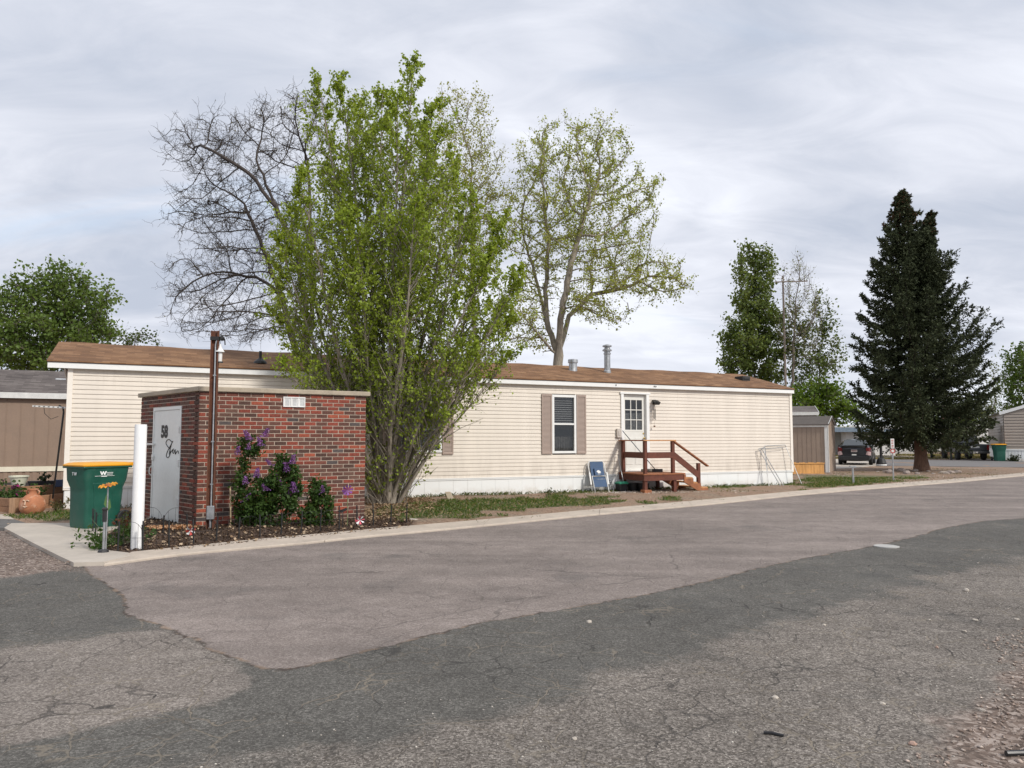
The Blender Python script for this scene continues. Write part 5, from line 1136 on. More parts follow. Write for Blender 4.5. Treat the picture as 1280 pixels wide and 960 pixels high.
# beach chair folded against the skirting
bluef = plain('blue_fabric', (.06, .105, .19), .8, .12, 8, bump=.3, bscale=120); q = H(13.25, -.38)
t = thing('beach_chair', 'folded blue and white beach chair leaning on the white skirting', 'beach chair', q, ANG)
def sl(x, z, off=0): return (x, .26 * z / .9 + off, z)
m_ = MB(); m_.tube([sl(-.27, .02), sl(-.27, .84), sl(-.22, .92), sl(.22, .92), sl(.27, .84), sl(.27, .02), ], .016, 8); m_.build('frame', white_metal, t, smooth=True)
m_ = MB(); m_.tube([sl(-.23, .0, -.10), sl(-.23, .5, -.05), sl(.23, .5, -.05), sl(.23, .0, -.10), sl(-.23, .0, -.10)], .014, 8); m_.build('leg_frame', white_metal, t, smooth=True)
for s in (-1, 1): m_ = MB(); m_.box(s * .29 - .025, s * .29 + .025, -.04, -.015, .26, .62); o_ = m_.build('armrest', white_metal, t, bevel=.01); o_.rotation_euler.x = R(-15); 
m_ = MB(); n = 8; vs = []
for i in range(n + 1): z = .42 + .48 * i / n; a = sl(0, z, -.028 + .012 * math.sin(PI * i / n)); vs += [(-.22, a[1], z), (.22, a[1], z), (.22, a[1] + .012, z), (-.22, a[1] + .012, z)]
m_.loft([vs[4 * i:4 * i + 4] for i in range(n + 1)]); bk_ = m_.build('backrest', bluef, t)
m_ = MB(); m_.loft([[sl(-.23, .20, -.07), sl(.23, .20, -.07), sl(.23, .20, -.055), sl(-.23, .20, -.055)], [sl(-.22, .41, -.05), sl(.22, .41, -.05), sl(.22, .41, -.035), sl(-.22, .41, -.035)]]); m_.build('seat', bluef, t)
m_ = MB(); m_.loft([[sl(-.13, .52, -.075), sl(.13, .52, -.075), sl(.13, .52, -.03), sl(-.13, .52, -.03)], [sl(-.13, .72, -.075), sl(.13, .72, -.075), sl(.13, .72, -.03), sl(-.13, .72, -.03)]]); m_.build('pouch', bluef, t, bevel=.01)
m_ = MB(); fsh = [(-.075, .63), (-.02, .67), (.03, .655), (.06, .63), (.075, .60), (.03, .60), (.06, .575), (.02, .585), (-.02, .575), (-.03, .60), (-.055, .61)]; m_.prism([(a, .26 * b_ / .9 - .078, b_) for a, b_ in fsh], (0, -.003, 0)); m_.box(-.045, .045, .085, .0885, .548, .562); m_.build('emblem', white_metal, t)
# clothes rack
q = H(0, 0); t = thing('drying_rack', 'bare white tubular rack leaning at the right end of the home', 'rack', A2, ANG)
for s_, e_ in (((19.56, -.40, .04), (19.66, -.10, 1.30)), ((20.98, -.42, .04), (20.60, -.10, 1.34)), ((19.72, -.22, .02), (19.68, -.14, 1.26)), ((19.95, -.52, .02), (19.42, -.12, 1.24)), ((20.05, -.55, .02), (19.50, -.16, 1.26))):
    m_ = MB(); m_.tube([s_, e_], .012, 7); m_.build('leg', white_metal if e_[0] > 19.6 and s_[0] != 19.72 else galv, t)
m_ = MB(); m_.tube([(19.66, -.12, 1.28), (19.70, -.12, 1.33), (20.55, -.12, 1.36), (20.62, -.12, 1.31)], .013, 7); m_.tube([(19.68, -.14, 1.24), (20.55, -.14, 1.29)], .009, 6); m_.tube([(19.42, -.12, 1.24), (19.70, -.12, 1.28)], .012, 6); m_.build('top_rail', galv, t)
# wind chime
q = H(15.33, -.12, 2.48); t = thing('wind_chime', 'dark wind chime with thin tubes hanging beside the entrance door', 'wind chime', q, ANG)
m_ = MB(); m_.lathe([(.05, 0), (.05, .015)], 12); m_.tube([(0, 0, .015), (0, .04, .12)], .004, 4); m_.build('top_plate', wood('chime_wood', (.14, .07, .04)), t)
for k in range(6): a = k * PI / 3; m_ = MB(); m_.tube([(.04 * math.cos(a), .04 * math.sin(a), -.02), (.04 * math.cos(a), .04 * math.sin(a), -.30 - .03 * (k % 3))], .008, 6); m_.build('tube', plain('chime_tube', (.12, .10, .09), .4, metal=.5), t)
m_ = MB(); m_.tube([(0, 0, 0), (0, 0, -.52)], .002, 4); m_.lathe([(.028, -.56), (.028, -.52)], 8); m_.build('striker', MATS['chime_wood'], t)
# splash block and a low dead weed by the skirting
q = G(564, 627); t = thing('timber_offcut', 'weathered pale timber offcut propped on the soil by the skirting', 'timber', q, ANG - .5); m_ = MB(); m_.loft([[(-.05, 0, 0), (.10, 0, 0), (.10, .04, 0), (-.05, .04, 0)], [(-.20, .30, .22), (-.06, .30, .22), (-.06, .34, .22), (-.20, .34, .22)]]); m_.build('block', wood('grey_timber', (.42, .35, .26), .3), t)

# ================================================================== HUT BED: edging, stakes, ornaments
fpx = [(178, 693), (211, 688), (242, 684.8), (270, 681.5), (298, 678.4), (325, 675.4), (351, 672.8), (376, 670.5), (400, 668), (424, 666), (446, 663.6), (467, 661.2), (488, 658.8), (508, 656.6)]
wire = plain('wire_black', (.015, .015, .015), .6)
def wire_fence(label, pts, h=.35, arch=.14, st=True):
    r = thing('border_fence', label, 'garden fence', pts[0]); o = pts[0]
    for i, p in enumerate(pts): q = p - o; m_ = MB(); m_.tube([(q.x, q.y, -.04), (q.x + random.uniform(-.02, .02), q.y, h + random.uniform(-.02, .05))], .012, 6); m_.build('stake', wire, r)
    for i in range(len(pts) - 1):
        a, b_ = pts[i] - o, pts[i + 1] - o; m_ = MB(); arc = [a.lerp(b_, .5 - .5 * math.cos(PI * k / 10)) + Vector((0, 0, h * .55 + arch * math.sin(PI * k / 10))) for k in range(11)]
        m_.tube([tuple(v) for v in arc], .0028, 4); m_.tube([tuple(a + Vector((0, 0, h * .5))), tuple(b_ + Vector((0, 0, h * .5)))], .0025, 4)
        for k in (3, 5, 7): v = arc[k]; m_.tube([(v.x, v.y, 0), tuple(v)], .0022, 4)
        m_.build('hoop', wire, r)
    return r
zz = Vector((0, 0, .05)); wire_fence('low black wire edging fence along the kerb side of the mulch bed', [G(*p) + zz for p in fpx])
wire_fence('short return of black wire hoops beside the concrete pad and bin', [G(*p) + zz for p in ((178, 693), (147, 693.5), (131, 684), (119, 674), (116, 668))], .34, .2)
wire_fence('pair of taller wire hoops standing before the hut door', [G(*p) + zz for p in ((178, 668), (203, 672), (234, 669))], .30, .24)
q = G(132, 693) + zz; t = thing('garden_spinner', 'orange metal flower spinner on a short rod in front of the bin', 'garden ornament', q)
m_ = MB(); m_.tube([(0, 0, 0), (0, 0, .85)], .010, 6); m_.build('rod', galv, t)
m_ = MB(); n = 12
for k in range(n):
    a = k * 2 * PI / n; a2 = a + .42; m_.add([(.0, 0, .0), (.11 * math.cos(a), .11 * math.sin(a), .02), (.125 * math.cos(a + .2), .125 * math.sin(a + .2), .0), (.11 * math.cos(a2), .11 * math.sin(a2), .02)], [(0, 1, 2, 3)])
o_ = m_.build('petals', plain('orange_petal', (.62, .27, .02), .5, .2), t); o_.location = (0, 0, .87); o_.rotation_euler = (R(14), R(-6), 0)
m_ = MB(); m_.lathe([(.045, -.01), (.04, .02), (.01, .03)], 10); o_ = m_.build('flower_centre', plain('rust_orange', (.32, .10, .02), .6), t); o_.location = (0, 0, .87)
m_ = MB(); m_.add([(0, 0, .55), (-.05, .0, .62), (-.02, .0, .76), (.0, 0, .66)], [(0, 1, 2, 3)]); m_.add([(0, 0, .52), (.05, .0, .58), (.03, .0, .70), (.0, 0, .62)], [(0, 1, 2, 3)]); m_.build('metal_leaf', plain('leaf_metal', (.10, .18, .05), .5), t)
q = G(131, 694) + zz; t = thing('solar_light', 'black capped solar light on a grey tube at the bed corner', 'solar light', q + Vector((.01, -.06, 0)))
m_ = MB(); m_.lathe([(.016, .04), (.016, .40)], 12); m_.build('tube', galv, t, smooth=False); m_ = MB(); m_.lathe([(.028, .40), (.028, .54), (.04, .57), (.02, .59)], 12); m_.build('head', black_plastic, t); m_ = MB(); m_.lathe([(.07, 0), (.06, .03), (.02, .04)], 14); m_.build('foot', black_plastic, t)
q = G(288.5, 664) + zz; m_ = MB(); m_.box(-.011, .011, -.008, .008, -.05, .70); o_ = m_.build('wooden_stake', wood('stake_wood', (.55, .42, .26), .2), None, loc=q); o_.rotation_euler = (0, R(-2), .3); tag(o_, 'thin pale wooden stake standing left of the large lilac', 'stake')
def pinwheel(label, q, h, r_, m1, m2, tilt=80, rodm=None):
    t = thing('pinwheel', label, 'garden ornament', q); m_ = MB(); m_.tube([(0, 0, 0), (.0, 0, h)], .006, 5); m_.build('rod', rodm or galv, t)
    for j, mm_ in enumerate((m1, m2)):
        m_ = MB()
        for k in range(4): a = k * PI / 2 + j * PI / 4; m_.add([(0, 0, 0), (r_ * math.cos(a), r_ * math.sin(a), .02), (r_ * .9 * math.cos(a + .5), r_ * .9 * math.sin(a + .5), -.015)], [(0, 1, 2)])
        o_ = m_.build('vane', mm_, t); o_.location = (0, -.015, h); o_.rotation_euler.x = R(tilt)
    return t
purp = plain('purple_foil', (.17, .05, .24), .5); pinkf = plain('pink_foil', (.60, .10, .14), .5); whitef = plain('white_foil', (.75, .75, .75), .5); redf = plain('red_foil', (.45, .04, .03), .5)
pinwheel('purple petal spinner on a green rod right of the small lilac', G(434, 661.5) + zz, .62, .10, purp, purp, 70, plain('rod_green', (.13, .19, .07), .5))
pinwheel('pink and white pinwheel low at the hut right corner', G(450, 663.5) + zz, .13, .085, pinkf, whitef, 60)
pinwheel('red and white pinwheel low in the mulch before the hut door', G(238.5, 676) + zz, .11, .08, redf, whitef, 75)
q = G(428, 663) + zz; t = thing('garden_figure', 'small black bird-shaped garden stake beside the purple spinner', 'garden ornament', q); m_ = MB(); m_.tube([(0, 0, 0), (0, 0, .26)], .005, 5); m_.build('rod', wire, t); m_ = MB(); m_.loft([[(-.09, -.01, .27), (-.09, .01, .27), (-.09, .01, .28), (-.09, -.01, .28)], [(-.02, -.02, .25), (-.02, .02, .25), (-.02, .02, .30), (-.02, -.02, .30)], [(.05, -.015, .28), (.05, .015, .28), (.05, .015, .33), (.05, -.015, .33)], [(.09, -.004, .31), (.09, .004, .31), (.09, .004, .315), (.09, -.004, .315)]]); m_.build('body', wire, t)

# ================================================================== LOOSE THINGS ON THE ROAD
def rock(name, label, q, r_, mat, cat='stone', group=None, flat=.6, seed=0):
    rng = random.Random(seed); bm_ = __import__('bmesh').new(); __import__('bmesh').ops.create_icosphere(bm_, subdivisions=2, radius=1)
    for v in bm_.verts: n = mnoise.noise(v.co * 1.1 + Vector((seed * 3.1, 0, 0))) * .55 + 1; v.co = Vector((v.co.x * r_ * n * (1 + .3 * math.sin(seed)), v.co.y * r_ * n, v.co.z * r_ * n * flat))
    me = bpy.data.meshes.new(name); bm_.to_mesh(me); bm_.free(); me.materials.append(mat); o = bpy.data.objects.new(name, me); col.objects.link(o); o.location = q + Vector((0, 0, r_ * flat * .55)); o.rotation_euler.z = rng.random() * 6
    return tag(o, label, cat, group)
st1 = plain('pale_stone', (.46, .41, .35), .9, .2, 30, bump=.5); st2 = plain('pink_stone', (.42, .28, .22), .9, .2, 30, bump=.5)
for i, (px, py, r_, m, lb) in enumerate([(969, 873, .026, st1, 'pale angular stone on the road above the black stick'), (1103, 880, .019, st1, 'round white stone alone in the dark patch of road'), (718, 924, .018, st1, 'small pale stone near the bottom middle of the road'), (1141, 931, .028, st2, 'flat pinkish stone at the edge of the dirt corner'), (1228, 889, .022, st1, 'pale pebble at the border of the dirt corner'), (813, 888, .012, st1, 'tiny white pebble alone in the worn asphalt'), (1219, 776, .028, st1, 'white stone in the cluster of three at right'), (1162, 776, .02, st1, 'lone white chip left of the stone cluster at right'), (1271, 775, .024, st1, 'white stone farthest right at the frame edge'), (1206, 790, .025, st1, 'pale stone just below the cluster of white stones'), (1171, 810, .022, st2, 'pinkish pebble left of centre in the gravelly asphalt'), (1208, 739, .045, st1, 'flat white chip farther up the worn asphalt'), (736, 778, .03, st1, 'small pale chip lying on the cracked dark asphalt'), (1030, 782, .022, st1, 'white crumb in the pale patch of worn asphalt')]):
    rock('stone', lb, G(px, py), r_ * .72, m, 'stone', 'loose stones on the road', .6, i + 1)
q = G(967, 919); m_ = MB(); m_.tube([(-.05, 0, .008), (-.01, .003, .010), (.05, -.01, .008)], .008, 7); tag(m_.build('stick', black_plastic, None, loc=q, rotz=R(-20)), 'short black stick lying on the worn asphalt', 'stick')
q = G(1270, 945); m_ = MB(); m_.tube([(-.05, 0, .014), (.10, .0, .014)], .014, 9); tag(m_.build('pipe_piece', black_plastic, None, loc=q, rotz=R(4)), 'dark pipe piece on the dirt at the lower right edge', 'pipe')
q = G(1108, 683.5); m_ = MB(); m_.lathe([(.17, 0), (.17, .012), (.155, .016), (.15, .013)], 28); o_ = m_.build('access_cover', plain('cover_grey', (.42, .41, .39), .7, .15, 8), None, loc=q + Vector((0, 0, .001))); tag(o_, 'pale round metal access cover at the overlay edge', 'cover')
rk = []
rm = plain('ring_rock', (.30, .25, .22), .9, .3, 8, bump=.6)
for i in range(16):
    a = i / 16 * 2 * PI; c = G(1146, 592.5); q = c + Vector((1.5 * math.cos(a) * (1 + .1 * math.sin(i * 3)), 1.35 * math.sin(a), .04))
    rock('edging_rock', 'rough grey-brown rock in the ring around the spruce trunk', q, .13 + .05 * math.sin(i * 5.1), rm, 'rock', 'rocks ringing the spruce trunk', .6, i + 20)
rock('edging_rock', 'long pale rock lying just right of the ring around the spruce', G(1180, 593.5), .26, plain('tan_rock', (.40, .34, .28), .9, .2), 'rock', None, .4, 77)
rock('border_stone', 'flat pale stone in the leaf litter at the right end of the bed', G(517, 652), .11, st1, 'stone', None, .35, 55)
# ================================================================== TREES AND PLANTS
bk_pale = bark('bark_pale', (.29, .25, .20)); bk_grey = bark('bark_grey', (.17, .14, .115)); bk_dark = bark('bark_dark', (.060, .048, .042)); bk_red = bark('bark_red', (.15, .085, .055), 1.3)
def el(px, py, Y, rx, ry, ry_depth=None, w_=1):
    """crown lobe: photo position and radii in pixels at depth Y -> world"""
    c = at(px, py, Y); k = Y / F_PX; return (tuple(c), (rx * k, (ry_depth or rx) * k, ry * k), w_)
# --- big multi-stemmed cottonwood before the home
def cottonwood():
    base = G(483, 633.5); base.z = .03; Yb = base.y
    root = thing('cottonwood_tree', 'tall multi-stemmed bright green cottonwood between the brick hut and the home', 'tree', base)
    tips = [(352, 330, .3, 1), (372, 205, -.8, 1), (398, 92, .6, 1), (427, 88, -.5, 1), (450, 118, .9, 1), (478, 105, -.2, 1), (516, 70, .2, 1), (541, 118, -1.0, 1), (497, 110, -1.3, 1), (566, 190, .8, 1), (588, 235, -.6, 1),
            (628, 262, .5, 1), (648, 335, -.7, 1), (618, 300, -1.4, .9), (645, 400, .4, .8), (632, 380, 1.0, .8), (644, 440, -.4, .6), (412, 190, 1.5, 1), (530, 150, 1.6, 1), (560, 520, -.9, .5), (350, 455, -.9, .6), (440, 250, -1.8, .9), (520, 240, -1.9, 1), (600, 440, -1.2, .7)]
    paths = []; TB = []; TD = []; TL = []; rng = np.random.default_rng(11)
    tips += [(345, 390, .9, .6), (346, 285, -.3, 1), (362, 250, 1.2, 1)]
    for i, (px, py, dy, s) in enumerate(tips):
        py += 12 if py < 350 else 0
        tip = np.array(at(px, py, Yb + dy)) - np.array(base); b0 = np.array([rng.uniform(-.17, .17), rng.uniform(-.17, .17), -.05]); b0[0] += np.clip(tip[0], -1, 1) * .10
        h = tip[2]; K = max(10, int(h / .28)); pts = []
        lean = np.array([tip[0] - b0[0], tip[1] - b0[1]])
        for k in range(K + 1):
            t = k / K; f = t ** .96; xy = b0[:2] + lean * f + np.array([math.sin(t * 7 + i), math.cos(t * 6 + i * 2)]) * .09 * t * (1 - t) * 2.5
            pts.append([xy[0], xy[1], b0[2] + (h - b0[2]) * (t ** (1.0 if s == 1 else .8))])
        pts = np.array(pts); r0 = (.060 if s == 1 else .036) * rng.uniform(.75, 1.15) * (h / 9) ** .6; t = np.linspace(0, 1, K + 1); rad = r0 * (1 - t) ** .85 + .006; rad[:2] *= 1.25
        paths.append((pts, rad, 8))
        # side branches
        L_ = np.linalg.norm(np.diff(pts, axis=0), axis=1).sum(); n = int(L_ / .11)
        for j in range(n):
            tt = (j + rng.random()) / n
            if tt < (.16 if s == 1 else .25): 
                if rng.random() > .35: continue
            q = tt * K; k = min(int(q), K - 1); p = pts[k] + (pts[k + 1] - pts[k]) * (q - k); d = pts[k + 1] - pts[k]; d /= np.linalg.norm(d)
            a = rng.random() * 2 * PI; o = np.array([math.cos(a), math.sin(a), 0]); o[0] += np.sign(lean[0]) * .1
            bl = (1.45 * math.sin(PI * min(1, (tt * .75 + .16))) ** .7 * rng.uniform(.5, 1.1) + .18) * (1.0 if s == 1 else .7)
            if tt > .9: bl *= .55
            TB.append(p); TD.append(d * .75 + o * .75 + np.array([0, 0, .25])); TL.append(bl)
    TB, TD, TL = map(np.array, (TB, TD, TL))
    P1 = grow_twigs(TB, TD, TL, K=6, up=.10, wob=.16); V1, F1 = twigs_arrays(P1, .004 + .008 * TL, np.full(len(TL), .002))
    m = 5; ti = np.repeat(np.arange(len(P1)), m); k = RNG.integers(1, 5, len(ti)); b = P1[ti, k] + (P1[ti, k + 1] - P1[ti, k]) * RNG.random((len(ti), 1)) if True else None
    d = unit(P1[ti, k + 1] - P1[ti, k]) * .7 + RNG.normal(size=(len(ti), 3)) * .55
    P2 = grow_twigs(b, d, np.maximum(.12, TL[ti] * .38 * RNG.uniform(.5, 1.3, len(ti))), K=4, up=.10, wob=.2); V2, F2 = twigs_arrays(P2, np.full(len(P2), .0032), np.full(len(P2), .0014))
    paths_mesh('trunk', paths, bk_pale, root); np_mesh('branches', np.concatenate([V1, V2]), [np.concatenate([F1, F2 + len(V1)])], bk_pale, root)
    # suckers at the foot
    n = 60; bb = np.stack([RNG.normal(0, .28, n), RNG.normal(0, .2, n), np.zeros(n)], 1); dd = np.stack([RNG.normal(0, .5, n), RNG.normal(0, .4, n), np.ones(n)], 1); S = grow_twigs(bb, dd, RNG.uniform(.5, 1.8, n), K=5, up=.1, wob=.1)
    Vs, Fs = twigs_arrays(S, np.full(n, .008), np.full(n, .003)); np_mesh('suckers', Vs, [Fs], bk_pale, root)
    def on(P, per, lo=0.):
        M_, K, _ = P.shape; ti = np.repeat(np.arange(M_), per); k = lo + RNG.random(len(ti)) * (K - 1 - lo); k0 = np.minimum(k.astype(int), K - 2); f = (k - k0)[:, None]; return P[ti, k0] * (1 - f) + P[ti, k0 + 1] * f
    L1 = on(P1, 16, 1.0); L2 = on(P2, 24); L3 = on(S, 10, 1.5); Pn = np.concatenate([L1, L2, L3]); Pn += RNG.normal(size=Pn.shape) * .028
    print('cottonwood leaves', len(Pn))
    # a thinner lower crown: the lower third carries fewer leaves
    keep = RNG.random(len(Pn)) < np.clip(.11 + (Pn[:, 2] - 1.7) / 6.5, .11, .66); Pn = Pn[keep]; 
    leaves_mesh('crown', Pn, .060, leafm, root, leaf_colors(len(Pn), (.17, .25, .022), (.33, .41, .055), .25, Pn, 1.1), up=.2, droop=.5, aspect=.85)
    return root
cottonwood()
# --- leafing cottonwood behind the roof
Y = 33.0; g0 = ground_at(697, Y); def_ = lambda px, py, dy=0: tuple(np.array(at(px, py, Y + dy)) - np.array([g0.x, g0.y, 0]))
colonized_tree('cottonwood_tree', 'large half-leafed cottonwood with bare grey limbs behind the home roof', 'tree', tuple(g0),
    [el(690, 210, Y, 52, 62, None, 1.0), el(745, 205, Y, 52, 60, None, 1), el(790, 250, Y, 38, 55, None, .7), el(730, 280, Y, 85, 70, None, 1.7), el(665, 280, Y, 45, 80, None, .9), el(800, 345, Y, 62, 34, 60, .9), el(845, 358, Y, 28, 20, 30, .35), el(740, 380, Y, 55, 40, 60, .6), el(655, 400, Y, 30, 55, 50, .4)],
    2100, .40, [[(0, 0, 0), def_(698, 462), def_(697, 445)], [def_(697, 445), def_(683, 400, .3), def_(682, 350, .4), def_(686, 290, .3)], [def_(697, 445), def_(700, 400, -.5), def_(712, 340, -.8), def_(730, 270, -.8)], [def_(697, 445), def_(712, 395, .8), def_(740, 368, 1), def_(790, 358, 1.2)], [def_(697, 445), def_(670, 415, -1), def_(650, 385, -1.4)], [def_(683, 400, .3), def_(670, 350, 1.5), def_(655, 300, 1.9)]],
    3, .62, 13, .085, (.24, .30, .050), (.38, .42, .10), bk_pale, leafm_thin, tip=.017, infl=2.8, kill=.5, up=.08, spread=.07, tw_r=.006, thr=.04, zig=.3, second=1)
# --- thin yellow-green tree between them
Y = 35.0; g0 = ground_at(598, Y)
colonized_tree('cottonwood_tree', 'slender yellowish leafing tree half hidden right of the bright cottonwood', 'tree', tuple(g0),
    [el(588, 180, Y, 34, 75, None, 1), el(605, 260, Y, 42, 90, None, 1), el(560, 150, Y, 22, 48, None, .5), el(560, 280, Y, 60, 100, None, .8)],
    1300, .42, [[(0, 0, 0), def_(598, 440)], [def_(598, 440), def_(592, 340), def_(590, 200)]] if False else [[(0, 0, 0), (0, 0, 4.5)], [(0, 0, 4.5), (-.3, 0, 8), (-.4, .2, 12.5)]],
    3, .65, 10, .085, (.25, .29, .06), (.38, .39, .11), bk_pale, leafm_thin, tip=.011, infl=2.8, kill=.45, up=.1, spread=.09, tw_r=.006, thr=.04)
# --- bare locust on the left
Y = 30.0; g0 = ground_at(382, Y)
L0 = lambda px, py, dy=0: tuple(np.array(at(px, py, Y + dy)) - np.array([g0.x, g0.y, 0]))
colonized_tree('bare_tree', 'spreading bare dark-branched tree with barely opening buds behind the roof', 'tree', tuple(g0),
    [el(300, 190, Y, 62, 55, None, 1.1), el(245, 185, Y, 45, 38, 50, .7), el(370, 160, Y, 55, 52, None, 1), el(255, 260, Y, 48, 42, None, .8), el(300, 290, Y, 70, 60, None, 1.2), el(265, 350, Y, 55, 45, None, .9), el(300, 400, Y, 65, 34, None, .8), el(360, 300, Y, 50, 110, None, 1), el(230, 370, Y, 22, 20, 30, .2), el(240, 410, Y, 32, 14, 30, .25)],
    2100, .34, [[(0, 0, 0), L0(376, 452)], [L0(376, 452), L0(366, 430, .2), L0(352, 370, .5), L0(325, 300, .4), L0(305, 255, .2)], [L0(376, 452), L0(385, 400, -.6), L0(372, 320, -1), L0(345, 260, -1), L0(320, 200, -.9)], [L0(376, 452), L0(392, 400, .7), L0(390, 300, 1.2), L0(385, 200, 1.3)], [L0(352, 370, .5), L0(320, 345, 1.4), L0(280, 340, 1.6)], [L0(345, 260, -1), L0(310, 215, -1.4), L0(260, 185, -1.6)]],
    3, .75, 2, .040, (.11, .09, .05), (.22, .20, .09), bk_dark, leafm_thin, tip=.0125, infl=2.6, kill=.42, up=.03, tw_up=.10, spread=.02, tw_r=.0085, thr=.03, zig=.5, second=2, crown='buds', K=5)
def round_tree(name, label, px, Y, lobes, n_attr, leaf, ca, cb, trunk_h, D=.6, twn=3, lp=8, tw=.9, b=None, infl=4, kill=.8, group=None, up=.1, tip=.015, spread=.2, cs=.6, thr=.06, lm=None):
    g0 = ground_at(px, Y); c = np.mean([np.array(l[0]) for l in lobes], axis=0) - np.array(g0); top = max(l[0][2] for l in lobes)
    return colonized_tree(name, label, 'tree', tuple(g0), lobes, n_attr, D, [[(0, 0, 0), (0, 0, trunk_h)], [(0, 0, trunk_h), (c[0] * .6, c[1] * .6, top * .75)]], twn, tw, lp, leaf, ca, cb, b or bk_grey, lm or leafm, tip=tip, infl=infl, kill=kill, up=up, tw_up=.3, spread=spread, tw_r=.01, thr=thr, cs=cs, group=group)
G1, G2 = (.09, .145, .030), (.155, .225, .055)
Y = 48; round_tree('cottonwood_tree', 'dense rounded green tree rising behind the brown neighbouring roof', 62, Y, [el(42, 375, Y, 22, 45, 30), el(72, 372, Y, 22, 45, 30), el(100, 378, Y, 20, 42, 30), el(122, 392, Y, 20, 40, 30), el(62, 420, Y, 60, 45, 50, 2), el(112, 425, Y, 30, 32, 40), el(12, 400, Y, 28, 42, 40), el(20, 440, Y, 50, 35, 50, 1.3), el(90, 450, Y, 45, 30, 50)], 1500, .20, G1, G2, 2.5, .6, 6, 11, .95, thr=.05, infl=4, kill=.7)
Y = 62; round_tree('shrub_tree', 'small green treetop just above the left end of the brown shingle roof', 150, Y, [el(138, 420, Y, 16, 12, 20), el(165, 430, Y, 20, 8, 20), el(195, 428, Y, 12, 8, 15)], 140, .20, (.05, .085, .02), (.09, .12, .04), 3, .7, 4, 8, 1)
Y = 68; round_tree('poplar_tree', 'upright dense green poplar above the right end of the home roof', 945, Y, [el(932, 342, Y, 12, 34, None, .8), el(953, 342, Y, 16, 34, None, 1), el(944, 390, Y, 28, 38, None, 1.3), el(930, 435, Y, 30, 36, None, 1.4), el(957, 440, Y, 32, 50, None, 1.5), el(918, 455, Y, 16, 28, None, .6)], 1300, .24, (.10, .145, .035), (.18, .235, .07), 4, .7, 6, 13, .9, infl=4, kill=.8, up=.25)
Y = 66; round_tree('poplar_tree', 'half-dead poplar with bare upper twigs right of the dense poplar', 992, Y, [el(998, 360, Y, 24, 50, None, 1.0), el(1003, 410, Y, 32, 55, None, 1.2), el(984, 420, Y, 14, 50, None, .6)], 800, .13, (.17, .19, .08), (.26, .27, .13), 6, .6, 4, 3, 1.1, infl=4, kill=.8, up=.3, tip=.02)
Y = 67; round_tree('poplar_tree', 'sparse green poplar at the right of the half-dead one', 1025, Y, [el(1024, 400, Y, 15, 38, None, .7), el(1040, 445, Y, 20, 32, None, 1), el(1010, 465, Y, 26, 34, None, 1), el(1048, 435, Y, 10, 22, None, .4), el(1000, 420, Y, 22, 45, None, .5)], 520, .21, (.075, .115, .025), (.15, .19, .06), 3, .7, 5, 9, 1.0, infl=4, kill=.85, up=.2)
Y = 64; round_tree('maple_tree', 'low round yellow-green tree behind the brown shed', 1022, Y, [el(1025, 505, Y, 38, 22, 40, 1.6), el(1000, 508, Y, 30, 26, 40, 1), el(1048, 515, Y, 24, 15, 30, 1), el(1032, 490, Y, 22, 12, 30, .6)], 800, .23, (.075, .135, .012), (.13, .20, .026), 1.2, .6, 5, 9, .9, infl=4, kill=.7)
Y = 105; round_tree('shrub_tree', 'distant dark green tree low beside the white homes left of the spruce', 1075, Y, [el(1070, 524, Y, 12, 8, 16), el(1082, 528, Y, 14, 8, 16)], 120, .3, (.04, .06, .025), (.07, .095, .04), 2, 1, 4, 8, 1.3, spread=.4)
Y = 78; round_tree('elm_tree', 'bright green tree cut by the right frame edge', 1292, Y, [el(1290, 470, Y, 30, 42, 40, 1.6), el(1272, 455, Y, 12, 24, 20, .6), el(1278, 500, Y, 22, 26, 30, .8)], 520, .25, (.065, .12, .02), (.12, .18, .04), 3, .7, 5, 8, 1.0, infl=4, kill=.85)
Y = 84; round_tree('elm_tree', 'pale thin young tree between the spruce and the tan home', 1240, Y, [el(1243, 480, Y, 13, 28, 20, 1), el(1235, 515, Y, 26, 22, 30, 1.2), el(1262, 520, Y, 20, 14, 30, .6)], 380, .2, (.08, .11, .03), (.14, .17, .06), 3, .8, 4, 5, 1.0, infl=4, kill=.9)
Y = 92; round_tree('elm_tree', 'leafy tree filling the gap behind the carport', 1205, Y, [el(1200, 525, Y, 34, 20, 40, 1), el(1160, 532, Y, 26, 14, 30, 1)], 400, .28, (.06, .09, .025), (.10, .14, .045), 2, .9, 5, 9, 1.2, infl=4, kill=1)
Y = 70; g0 = ground_at(1183, Y); root = thing('stump_tree', 'reddish bare trunk standing beyond the side road right of the spruce', 'tree trunk', g0); paths_mesh('trunk', [(np.array([[0, 0, 0], [.05, 0, 1], [0, .1, 2.6], [.2, 0, 5]]), [.55, .38, .32, .2], 12), (np.array([[.05, 0, 1.2], [.8, 0, 2.2], [1.5, .2, 4]]), [.2, .16, .1], 8)], bk_red, root)

